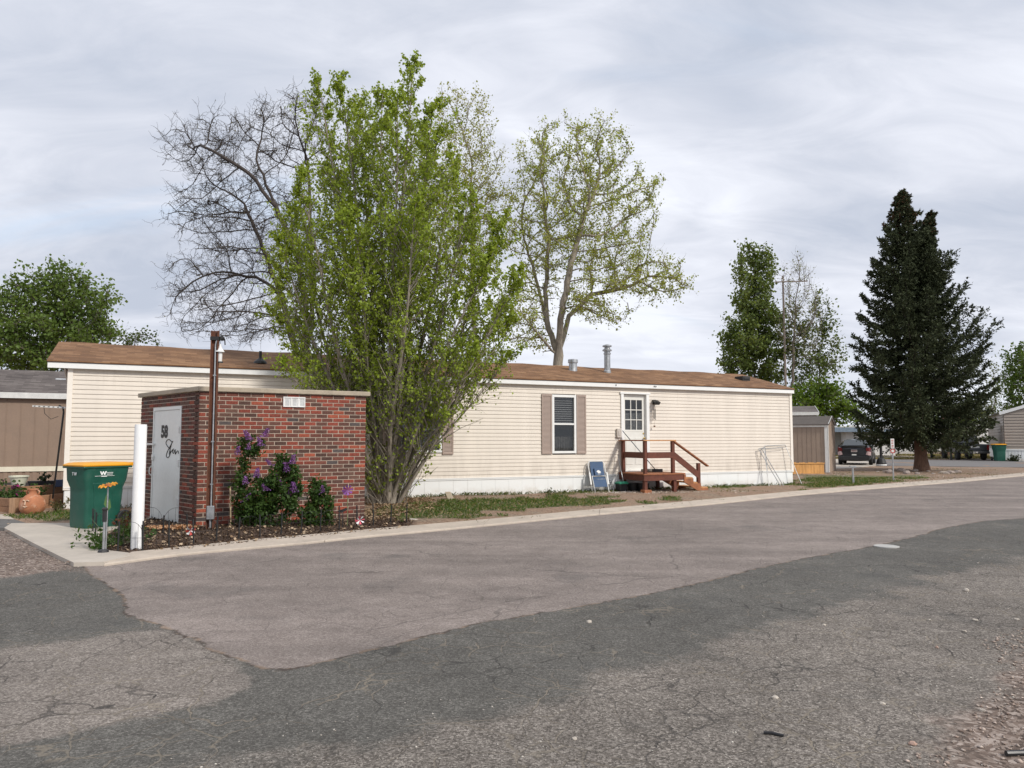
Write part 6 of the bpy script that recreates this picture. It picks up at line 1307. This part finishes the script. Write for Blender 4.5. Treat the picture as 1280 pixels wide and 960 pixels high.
# --- spruce
def spruce():
    g0 = G(1152.5, 590.5); Yb = g0.y; rng = np.random.default_rng(5); root = thing('spruce_tree', 'tall dark blue-green spruce with two tops beside the road', 'tree', g0); k1 = Yb / F_PX
    ztop = at(1139, 241, Yb).z
    main = [(0, 0, 0), (-.05, 0, 1.5), (-.15, 0, 4.5), (-.4, 0, 9), (-.52, 0, ztop - .1)]; sec = [(-.2, 0, 5.5), (.35, .1, 8), (.5, .1, 10.2), (at(1166, 266, Yb).x - g0.x, .1, at(1166, 266, Yb).z)]
    def interp(pl_, z):
        for a, b in zip(pl_[:-1], pl_[1:]):
            if z <= b[2]: t = (z - a[2]) / (b[2] - a[2]); return np.array(a) * (1 - t) + np.array(b) * t
        return np.array(pl_[-1])
    zz = np.linspace(0, ztop - .1, 24); tp = np.array([interp(main, z) for z in zz]); rad = .26 * (1 - zz / ztop) ** .9 + .015; rad[0] *= 1.45; rad[1] *= 1.1
    zs = np.linspace(5.5, sec[-1][2], 12); tp2 = np.array([interp(sec, z) for z in zs])
    paths_mesh('trunk', [(tp, rad, 14), (tp2, np.linspace(.12, .015, 12), 8)], bk_red, root)
    def prof(z, side):   # crown half-width in metres by height, left (-1) and right (+1)
        if side < 0: return np.interp(z, [1.2, 2.5, 4.0, 5.5, 6.6, 7.3, 8.4, 9.5, 10.6, 11.0, 12.05, 12.9], [2.7, 2.85, 3.0, 2.85, 2.7, 2.55, 2.35, 2.05, 1.8, 1.6, 1.15, .75])
        return np.interp(z, [1.2, 2.5, 4.0, 5.5, 6.6, 7.3, 8.4, 9.5, 10.6, 11.0, 12.05, 12.9], [3.1, 3.2, 3.1, 2.9, 2.5, 2.2, 1.9, 1.6, 1.1, .85, .35, -.15])
    TP = []; TDr = []; TLn = []; TS = []; brp = []
    def branch(o, a, L_, z, asc, fat=False):
        d = np.array([math.cos(a), math.sin(a), 0.]); K = 9; pts = []
        for k in range(K + 1):
            t = k / K; drop = asc * L_ * t - (.26 + .1 * rng.random()) * L_ * math.sin(PI * t * .62) * (1 if z < 8 else .4) + .24 * L_ * t ** 3
            pts.append(o + d * L_ * t + np.array([0, 0, drop]) + rng.normal(size=3) * .03 * t)
        pts = np.array(pts); brp.append((pts, np.linspace(.012 + .013 * L_, .005, K + 1), 4))
        n = int(L_ / .072) + 3; perp = np.array([-d[1], d[0], 0])
        for j in range(n):
            t = .12 + .88 * (j + rng.random()) / n; q = t * K; k = min(int(q), K - 1); p = pts[k] + (pts[k + 1] - pts[k]) * (q - k); bd = unit(pts[k + 1] - pts[k])
            tl = (.24 + .44 * (1 - t) ** .6 * min(1, L_ / 2.2)) * (1.2 if z < 4 else 1.0) * (1.7 if fat else float(np.clip(L_ / 1.1, .5, 1))) * rng.uniform(.75, 1.2)
            for s in (-1, 1): TP.append(p); TDr.append(bd * .8 + perp * s * .75 + np.array([0, 0, -.18 + rng.normal() * .22])); TLn.append(tl); TS.append(z)
        for _ in range(3): TP.append(pts[-1]); TDr.append(unit(pts[-1] - pts[-2]) + rng.normal(size=3) * .35); TLn.append(.24 * float(np.clip(L_, .5, 1))); TS.append(z)
    z = 1.95; a0 = 0
    while z < ztop - .15:
        nb = 8 if z < 9 else 6 if z < 12 else 5
        for k in range(nb):
            a = a0 + 2 * PI * k / nb + rng.normal() * .18; o = interp(main, z + rng.normal() * .07); c = math.cos(a); wr = (c + 1) / 2; zt_ = z + np.interp(z, [2, 6, 12, 13], [.1, .5, .5, .2]); L_ = prof(zt_, -1) * (1 - wr) + prof(zt_, 1) * wr
            off = o[0]; L_ = max(.12, L_ - off * c) * rng.choice([.8, .92, 1.0, 1.05, .66], p=[.22, .30, .28, .12, .08])
            if 8.6 < z and abs(c) < .5: L_ *= .9
            asc = np.interp(z, [1.3, 4, 8, 12, 13.3], [-.02, .10, .30, .6, 1.1]); branch(o, a, L_ * (.92 if asc > .3 else 1), z, asc)
        a0 += 1.1; z += np.interp(z, [1.3, 6, 10, 13.3], [.42, .40, .30, .18])
    for z in np.arange(7.5, sec[-1][2] - .1, .25):
        for k in range(6): a = k * PI / 3 + z * 2; o = interp(sec, z); branch(o, a, max(.10, (sec[-1][2] - z) * .22 + .03) * rng.uniform(.8, 1.15), z, .7)
    for (px, py, a, L_) in ((1243, 438, .1, 0), (1228, 412, -.25, 0), (1190, 335, .2, 0), (1205, 366, -.4, 0), (1222, 440, .3, 0), (1212, 400, .2, 0)):      # long upswept limbs on the right
        e = np.array(at(px, py, Yb + math.sin(a) * 1.5)) - np.array(g0); z = e[2] - 1.5; o = interp(main, z); v = e - o; L_ = math.hypot(v[0], v[1]); branch(o, math.atan2(v[1], v[0]), L_, z, .78, True)
    paths_mesh('limbs', brp, bk_dark, root)
    TP, TDr, TLn, TS = map(np.array, (TP, TDr, TLn, TS)); T = grow_twigs(TP, TDr, TLn, K=4, up=-.03, wob=.1)
    # needle sprays: narrow pointed cards bristling from each twig
    per = 12; ti = np.repeat(np.arange(len(T)), per); u = RNG.random(len(ti)) * 3; k0 = np.minimum(u.astype(int), 2); f = (u - k0)[:, None]; P = T[ti, k0] * (1 - f) + T[ti, k0 + 1] * f
    ax = unit(T[ti, k0 + 1] - T[ti, k0]); d = unit(ax * .9 + RNG.normal(size=P.shape) * .55); s = unit(np.cross(d, RNG.normal(size=P.shape))); L_ = (.125 * RNG.uniform(.7, 1.25, len(ti)))[:, None]; wd = .030
    V = np.stack([P - s * wd * .35, P + d * L_ * .45 + s * wd, P + d * L_, P + d * L_ * .45 - s * wd], 1).reshape(-1, 3); i = np.arange(len(ti))[:, None] * 4
    c = leaf_colors(len(ti), (.032, .042, .019), (.070, .084, .038), .35); cone = (TS[ti] > 11.2) & (RNG.random(len(ti)) < .16); c[cone] = np.array([.12, .055, .03]) * RNG.uniform(.7, 1.3, (cone.sum(), 1))
    np_mesh('foliage', V, [i + np.array([[0, 1, 2, 3]])], needle, root, tint=np.repeat(c, 4, 0)); print('spruce cards', len(ti))
spruce()

# --- lilacs in the bed
def lilac(label, base_px, lobes_px, flowers, n_leaf, Yo=0):
    b = G(*base_px); Yb = b.y; root = thing('lilac_bush', label, 'bush', b); rng = np.random.default_rng(len(flowers) + 3)
    lob = [el(px, py, Yb + dy, rx, ry, min(rx, ry) * .7, w_) for px, py, rx, ry, dy, w_ in lobes_px]
    W_ = sum(l[2] for l in lob); A_ = np.concatenate([ellipsoid_pts(np.array(l[0]) - np.array(b), l[1], max(4, int(420 * l[2] / W_))) for l in lob]); A_ = A_[A_[:, 2] > .05]
    st = [(-.10, .02), (.0, 0), (.08, .03), (.15, 0)]; pos = []; par = []
    for x, y in st: pos += [np.array([x, y, 0.]), np.array([x * 1.3, y, .1])]; par += [-1, len(pos) - 2]
    P, Q = colonize(A_, pos, par, .07, .6, .09, up=.1); rr, ch, paths = skeleton(P, Q, .0022, 2.4); paths_mesh('stems', paths, bk_grey, root)
    ids = np.where((rr < .006) & (Q >= 0))[0]; idx = RNG.choice(ids, n_leaf); L_ = P[idx] + RNG.normal(size=(n_leaf, 3)) * .04; L_ = L_[L_[:, 2] > .02]
    leaves_mesh('foliage', L_, .062, leafm, root, leaf_colors(len(L_), (.035, .075, .016), (.075, .13, .03), .25, L_, 5), aspect=.6)
    for (px, py, s) in flowers:
        c = np.array(at(px, py, Yb - .12 + rng.uniform(-.08, .05))) - np.array(b); n = int(150 * s); t = rng.random(n); ang = rng.random(n) * 2 * PI; rr_ = .062 * s ** .5 * (1 - t * .65) * np.sqrt(rng.random(n)); ax = unit(np.array([rng.normal() * .35, -.1, 1.])); 
        p = c + ax * ((t - .5) * .14 * s ** .5)[:, None] + np.stack([np.cos(ang) * rr_, np.sin(ang) * rr_, np.zeros(n)], 1); leaves_mesh('flower', p, .020, leafm_thin, root, leaf_colors(n, (.15, .05, .24), (.42, .22, .55), .3), aspect=1.1)
    return root
lilac('large green lilac bush with purple flower heads against the brick hut wall', (331, 664), [(322, 625, 30, 30, 0, 1.6), (350, 615, 26, 35, 0, 1.5), (355, 583, 18, 16, 0, .8), (330, 648, 36, 14, 0, 1), (318, 558, 20, 14, 0, .25), (303, 572, 8, 10, 0, .12), (370, 600, 8, 22, 0, .4), (300, 612, 12, 24, 0, .5)],
      [(309, 544, 1.5), (332, 541, 1.4), (325, 552, 1), (297, 563, 1), (311, 558, .6), (366, 574, 1.3), (358, 584, 1.5), (336, 578, .7), (321, 591, 1.2), (307, 600, .8), (351, 604, 1.0), (331, 609, .7), (367, 609, 1.5), (361, 615, 1.0), (309, 622, 1.3), (345, 595, .5)], 6800)
lilac('smaller lilac shrub with one faint purple bloom near the hut right corner', (398, 662), [(398, 625, 14, 24, 0, 1), (388, 645, 14, 16, 0, 1), (410, 638, 9, 18, 0, .7), (396, 606, 8, 10, 0, .4)], [(403, 612, .9)], 1900)

# --- planter plants
def clump(name, label, q, r_, h, n, size, ca, cb, cat='plant', flowers=None, group=None):
    root = thing(name, label, cat, q, 0, group); k = max(6, n // 14); b = np.zeros((k, 3)); b[:, :2] = RNG.normal(size=(k, 2)) * r_ * .25; d = np.stack([RNG.normal(size=k) * .8, RNG.normal(size=k) * .8, np.ones(k)], 1)
    T = grow_twigs(b, d * np.array([r_ / h, r_ / h, 1]) if h > 0 else d, np.full(k, max(h, r_) * 1.0) * RNG.uniform(.6, 1.2, k), K=4, up=.0, wob=.2); V, F_ = twigs_arrays(T, np.full(k, .004), np.full(k, .0015)); np_mesh('stems', V, [F_], MATS['rod_green'], root)
    ti = RNG.integers(0, k, n); kk = .6 + RNG.random(n) * 2.39; k0 = np.minimum(kk.astype(int), 2); f = (kk - k0)[:, None]; P = T[ti, k0] * (1 - f) + T[ti, k0 + 1] * f + RNG.normal(size=(n, 3)) * size * .5; P[:, 2] = np.maximum(P[:, 2], .01)
    leaves_mesh('foliage', P, size, leafm, root, leaf_colors(n, ca, cb, .25))
    if flowers: m = flowers[0]; P2 = T[RNG.integers(0, k, m), -1] + RNG.normal(size=(m, 3)) * .03; leaves_mesh('flower', P2, flowers[2], leafm_thin, root, leaf_colors(m, flowers[1], tuple(x * 1.3 for x in flowers[1]), .2), aspect=1.1)
    return root
gA, gB = (.035, .075, .016), (.07, .125, .03)
q = at(8, 622, 16.9); clump('planter_plant', 'leafy green plant with purple flowers at the left of the lower planter', (q.x, q.y, .28), .38, .22, 330, .07, gA, gB, 'plant', (14, (.20, .05, .22), .07))
q = at(30, 622, 16.6); clump('planter_plant', 'green plant with a magenta flower behind the terracotta jug', (q.x, q.y, .28), .25, .22, 160, .07, gA, gB, 'plant', (8, (.28, .03, .16), .09))
q = at(50, 612, 17.2); clump('planter_plant', 'small dark-leaved plant below the black trough', (q.x, q.y, .28), .18, .30, 90, .06, gA, gB)
q = at(53, 602, 17.7); clump('planter_plant', 'dark spiky plant growing in the black trough', (q.x, q.y, .58), .12, .18, 60, .07, (.015, .025, .012), (.03, .05, .02))
q = at(74, 630, 16.2); clump('weed', 'ragged brown-green weed between the planter and the home corner', (q.x, q.y, .03), .25, .3, 130, .05, (.06, .07, .03), (.2, .16, .09), 'weed')
q = G(104, 640); clump('weed', 'low green weed at the foot of the skirting beside the bin', (q.x, q.y, .03), .3, .12, 150, .05, gA, gB, 'weed')
q = G(118, 688); clump('ground_plant', 'spreading green plant on the bed corner before the bin', (q.x + .15, q.y + .15, .07), .42, .14, 420, .055, gA, gB)
q = G(160, 676); clump('ground_plant', 'leafy plant between the bin wheel and the white bollard', (q.x + .02, q.y + .1, .05), .14, .2, 160, .05, gA, (.08, .12, .04))
q = G(160, 672); clump('rose_bush', 'thin reddish shrub behind the white bollard beside the hut door', (q.x, q.y, .05), .3, .42, 200, .045, (.12, .035, .025), (.06, .09, .03), 'bush')
q = G(683, 622); clump('weed', 'tuft of dark weed against the skirting left of the narrow window', (q.x, q.y - .1, .05), .16, .22, 50, .05, (.06, .07, .03), (.1, .11, .04), 'weed')
q = G(1262, 577.8); clump('low_shrub', 'small dark rounded shrub at the foot of the tan home', (q.x, q.y - .4, .03), .5, .3, 500, .09, (.02, .03, .012), (.04, .05, .02), 'shrub')
q = G(413, 652) ; clump('ground_plant', 'low leafy perennial right of the small lilac', (q.x, q.y - .25, .05), .18, .12, 110, .04, gA, gB)

# --- grass, litter, chips and gravel as uncountable stuff
def sample_region(n, x0, x1, y0, y1, fn, thr=0):
    X = RNG.uniform(x0, x1, n); Y_ = RNG.uniform(y0, y1, n); m = fn(X, Y_) > thr; m &= inside(X, Y_, YARD_POLY); return X[m], Y_[m]
def gz(X, Y_): return .036 + yard_z(X, Y_)
def blades(name, label, X, Y_, h, w_, ca, cb, lean=.5, mat=None, col2=None):
    n = len(X); b = np.stack([X, Y_, gz(X, Y_) - .005], 1); a = RNG.random(n) * 2 * PI; s = np.stack([np.cos(a), np.sin(a), np.zeros(n)], 1); up_ = unit(np.stack([RNG.normal(size=n) * lean, RNG.normal(size=n) * lean, np.ones(n)], 1)); L_ = (h * RNG.uniform(.5, 1.4, n))[:, None]
    V = np.stack([b - s * w_, b + s * w_, b + up_ * L_ * .6 + s * w_ * .6, b + up_ * L_ + np.array([0, 0, -.2]) * L_ + (up_ * [1, 1, 0]) * L_ * .3], 1).reshape(-1, 3); i = np.arange(n)[:, None] * 4
    o = np_mesh(name, V, [i + np.array([[0, 1, 2, 3]])], mat or leafm, None, tint=np.repeat(leaf_colors(n, ca, cb, .3), 4, 0)); return tag(o, label, None, None, 'stuff')
X, Y_ = sample_region(330000, -11, 16, 10, 30, grass_d, .0); sel = RNG.random(len(X)) < np.clip(22 / Y_, 0, 1) * .85; X, Y_ = X[sel], Y_[sel]; print('grass', len(X))
green = RNG.random(len(X)) < .72
tag(blades('grass', '', X[green], Y_[green], .075, .007, (.05, .10, .016), (.11, .17, .035)), 'patchy short green grass between kerb and home', None, None, 'stuff')
tag(blades('dry_grass', '', X[~green], Y_[~green], .065, .007, (.24, .19, .10), (.38, .31, .18)), 'dry straw-coloured grass among the green patches', None, None, 'stuff')
nonmul = lambda X, Y_: np.where(sdf(X, Y_, MULCH) > -.1, -1, fbm(X, Y_, 1.1, 21) - .45)
X, Y_ = sample_region(60000, -6, 24, 14, 40, nonmul); blades('sparse_weeds', 'thin scattered weeds on the bare soil', X, Y_, .05, .008, (.08, .11, .03), (.26, .21, .12))
skirt_fn = lambda X, Y_: .16 + .12 * fbm(X, Y_, 3, 8) - seg_dist(X, Y_, [tuple(H(0, -.10)[:2]), tuple(H(LEN, -.10)[:2])], False)
X, Y_ = sample_region(60000, -9, 9.6, 16, 26, skirt_fn); blades('edge_grass', 'taller grass fringe along the foot of the skirting', X, Y_, .11, .008, (.04, .07, .015), (.11, .13, .04))
far_fn = lambda X, Y_: fbm(X, Y_, .5, 4) + .15
X = RNG.uniform(17, 46, 60000); Y_ = RNG.uniform(57.5, 76, 60000); m = far_fn(X, Y_) > 0; blades('far_grass', 'green and dry lawn beyond the side road', X[m], Y_[m], .14, .02, (.09, .12, .03), (.34, .27, .15))
def flakes(name, label, X, Y_, size, ca, cb, zoff=.006, tilt=.5, aspect=.7, mat=None, z=None):
    n = len(X); p = np.stack([X, Y_, (gz(X, Y_) if z is None else z) + zoff + RNG.random(n) * size * .25], 1); nr = unit(np.stack([RNG.normal(size=n) * tilt, RNG.normal(size=n) * tilt, np.ones(n)], 1)); t = unit(np.cross(nr, RNG.normal(size=(n, 3)))); s = np.cross(nr, t); L_ = (size * RNG.uniform(.5, 1.4, n))[:, None]
    V = np.stack([p - t * L_ * .5, p + s * L_ * aspect * .5 + nr * L_ * .1, p + t * L_ * .5, p - s * L_ * aspect * .5 + nr * L_ * .1], 1).reshape(-1, 3); i = np.arange(n)[:, None] * 4
    o = np_mesh(name, V, [i + np.array([[0, 1, 2, 3]])], mat or leafm, None, tint=np.repeat(leaf_colors(n, ca, cb, .3), 4, 0)); return tag(o, label, None, None, 'stuff')
dead = leaf_mat('dead_leaf', .15, .8, (1, .9, .7))
X, Y_ = sample_region(26000, -5.5, 0, 13, 20, lambda X, Y_: sdf(X, Y_, LITTER) + fbm(X, Y_, 2.5, 2) * .35); flakes('leaf_litter', 'dry tan fallen leaves around the cottonwood foot', X, Y_, .065, (.16, .095, .05), (.46, .34, .22), mat=dead)
X, Y_ = sample_region(34000, -9, -1, 10.5, 16, lambda X, Y_: sdf(X, Y_, MULCH) + .02); flakes('mulch', 'dark brown wood-chip mulch in the hut bed', X, Y_, .045, (.05, .033, .023), (.13, .085, .058), tilt=.8, aspect=.45, mat=dead); s_ = RNG.random(len(X)) < .07; flakes('leaf_litter', 'pale dry leaves scattered on the hut bed mulch', X[s_] + .02, Y_[s_], .055, (.22, .14, .08), (.50, .38, .26), zoff=.02, mat=dead)
X, Y_ = sample_region(5000, -6.1, -4.9, 12.6, 13.6, lambda X, Y_: .45 - np.hypot(X + 5.65, (Y_ - 12.9) * 1.6)); flakes('orange_litter', 'heap of orange-tan dry leaves at the hut front corner', X, Y_, .06, (.35, .16, .06), (.6, .40, .25), zoff=.03, mat=dead)
X, Y_ = sample_region(9000, -10, 24, 13, 34, lambda X, Y_: np.where(grass_d(X, Y_) > .1, -1, .6 + fbm(X, Y_, .9, 31)), .5); flakes('dry_debris', 'small dry leaves and chips strewn over the bare soil', X, Y_, .045, (.12, .08, .05), (.42, .33, .24), mat=dead)
def pebbles(name, label, X, Y_, size, z, ca, cb):
    n = len(X); o8 = np.array([[1, 0, 0], [-1, 0, 0], [0, 1, 0], [0, -1, 0], [0, 0, 1], [0, 0, -1]]); r = (size * RNG.uniform(.4, 1.5, n) ** 1.3)[:, None, None]; sc = RNG.uniform(.6, 1.3, (n, 1, 3)) * np.array([1, 1, .6]); a = RNG.random(n) * 6.28; ca_, sa = np.cos(a), np.sin(a); R_ = np.stack([np.stack([ca_, -sa, 0 * a], -1), np.stack([sa, ca_, 0 * a], -1), np.stack([0 * a, 0 * a, 0 * a + 1], -1)], 1)
    q = (o8[None] + RNG.normal(size=(n, 6, 3)) * .18) * r * sc; q = np.einsum('nij,nkj->nki', R_, q); V = (q + np.stack([X, Y_, np.zeros(n) + z], 1)[:, None]).reshape(-1, 3); i = np.arange(n)[:, None] * 6
    F_ = [i + np.array([[a_, b_, 4]]) for a_, b_ in ((0, 2), (2, 1), (1, 3), (3, 0))] + [i + np.array([[b_, a_, 5]]) for a_, b_ in ((0, 2), (2, 1), (1, 3), (3, 0))]
    o = np_mesh(name, V, [np.concatenate(F_)], attr_mat(name + '_m', rough=.9, bump=.3), None, tint=np.repeat(leaf_colors(n, ca, cb, .3), 6, 0)); return tag(o, label, None, None, 'stuff')
X = RNG.uniform(1.5, 8, 60000); Y_ = RNG.uniform(3.2, 12, 60000); m = sdf(X, Y_, DIRT) + fbm(X, Y_, 1.5, 6) * .25 > -.05; keep = m & (RNG.random(60000) < .5); pebbles('gravel', 'loose pinkish gravel on the dirt at the lower right', X[keep], Y_[keep], .009, .004, (.20, .14, .11), (.5, .42, .36))
X = RNG.uniform(-4, 9, 30000); Y_ = RNG.uniform(3.2, 13, 30000); m = (sdf(X, Y_, WORN) + fbm(X, Y_, 1.0, 16) * .6 > -.1) & (RNG.random(30000) < .30); pebbles('grit', 'fine pale grit scattered over the worn asphalt', X[m], Y_[m], .0045, .003, (.22, .19, .16), (.60, .56, .50))
X = RNG.uniform(-16, -5, 30000); Y_ = RNG.uniform(8, 18, 30000); m = (sdf(X, Y_, GRAV) > -.05) & (RNG.random(30000) < .6); pebbles('gravel', 'brown gravel at the left beside the concrete pad', X[m], Y_[m], .009, .004, (.17, .12, .10), (.42, .35, .30))
X, Y_ = sample_region(9000, 2.0, 7, 20, 26, lambda X, Y_: .9 + fbm(X, Y_, 1.3, 7) * .5 - seg_dist(X, Y_, [tuple(H(13.3, -.9)[:2]), tuple(H(16.3, -1.4)[:2])], False)); pebbles('porch_gravel', 'pale gravel on the soil around the porch', X[:2200], Y_[:2200], .018, .06, (.24, .17, .12), (.6, .52, .44))
X, Y_ = sample_region(9000, 12, 24, 26, 40, lambda X, Y_: .5 + fbm(X, Y_, .8, 17)); pebbles('yard_gravel', 'small stones on the bare ground around the spruce', X[:4000], Y_[:4000], .022, .05, (.2, .15, .12), (.5, .42, .35))
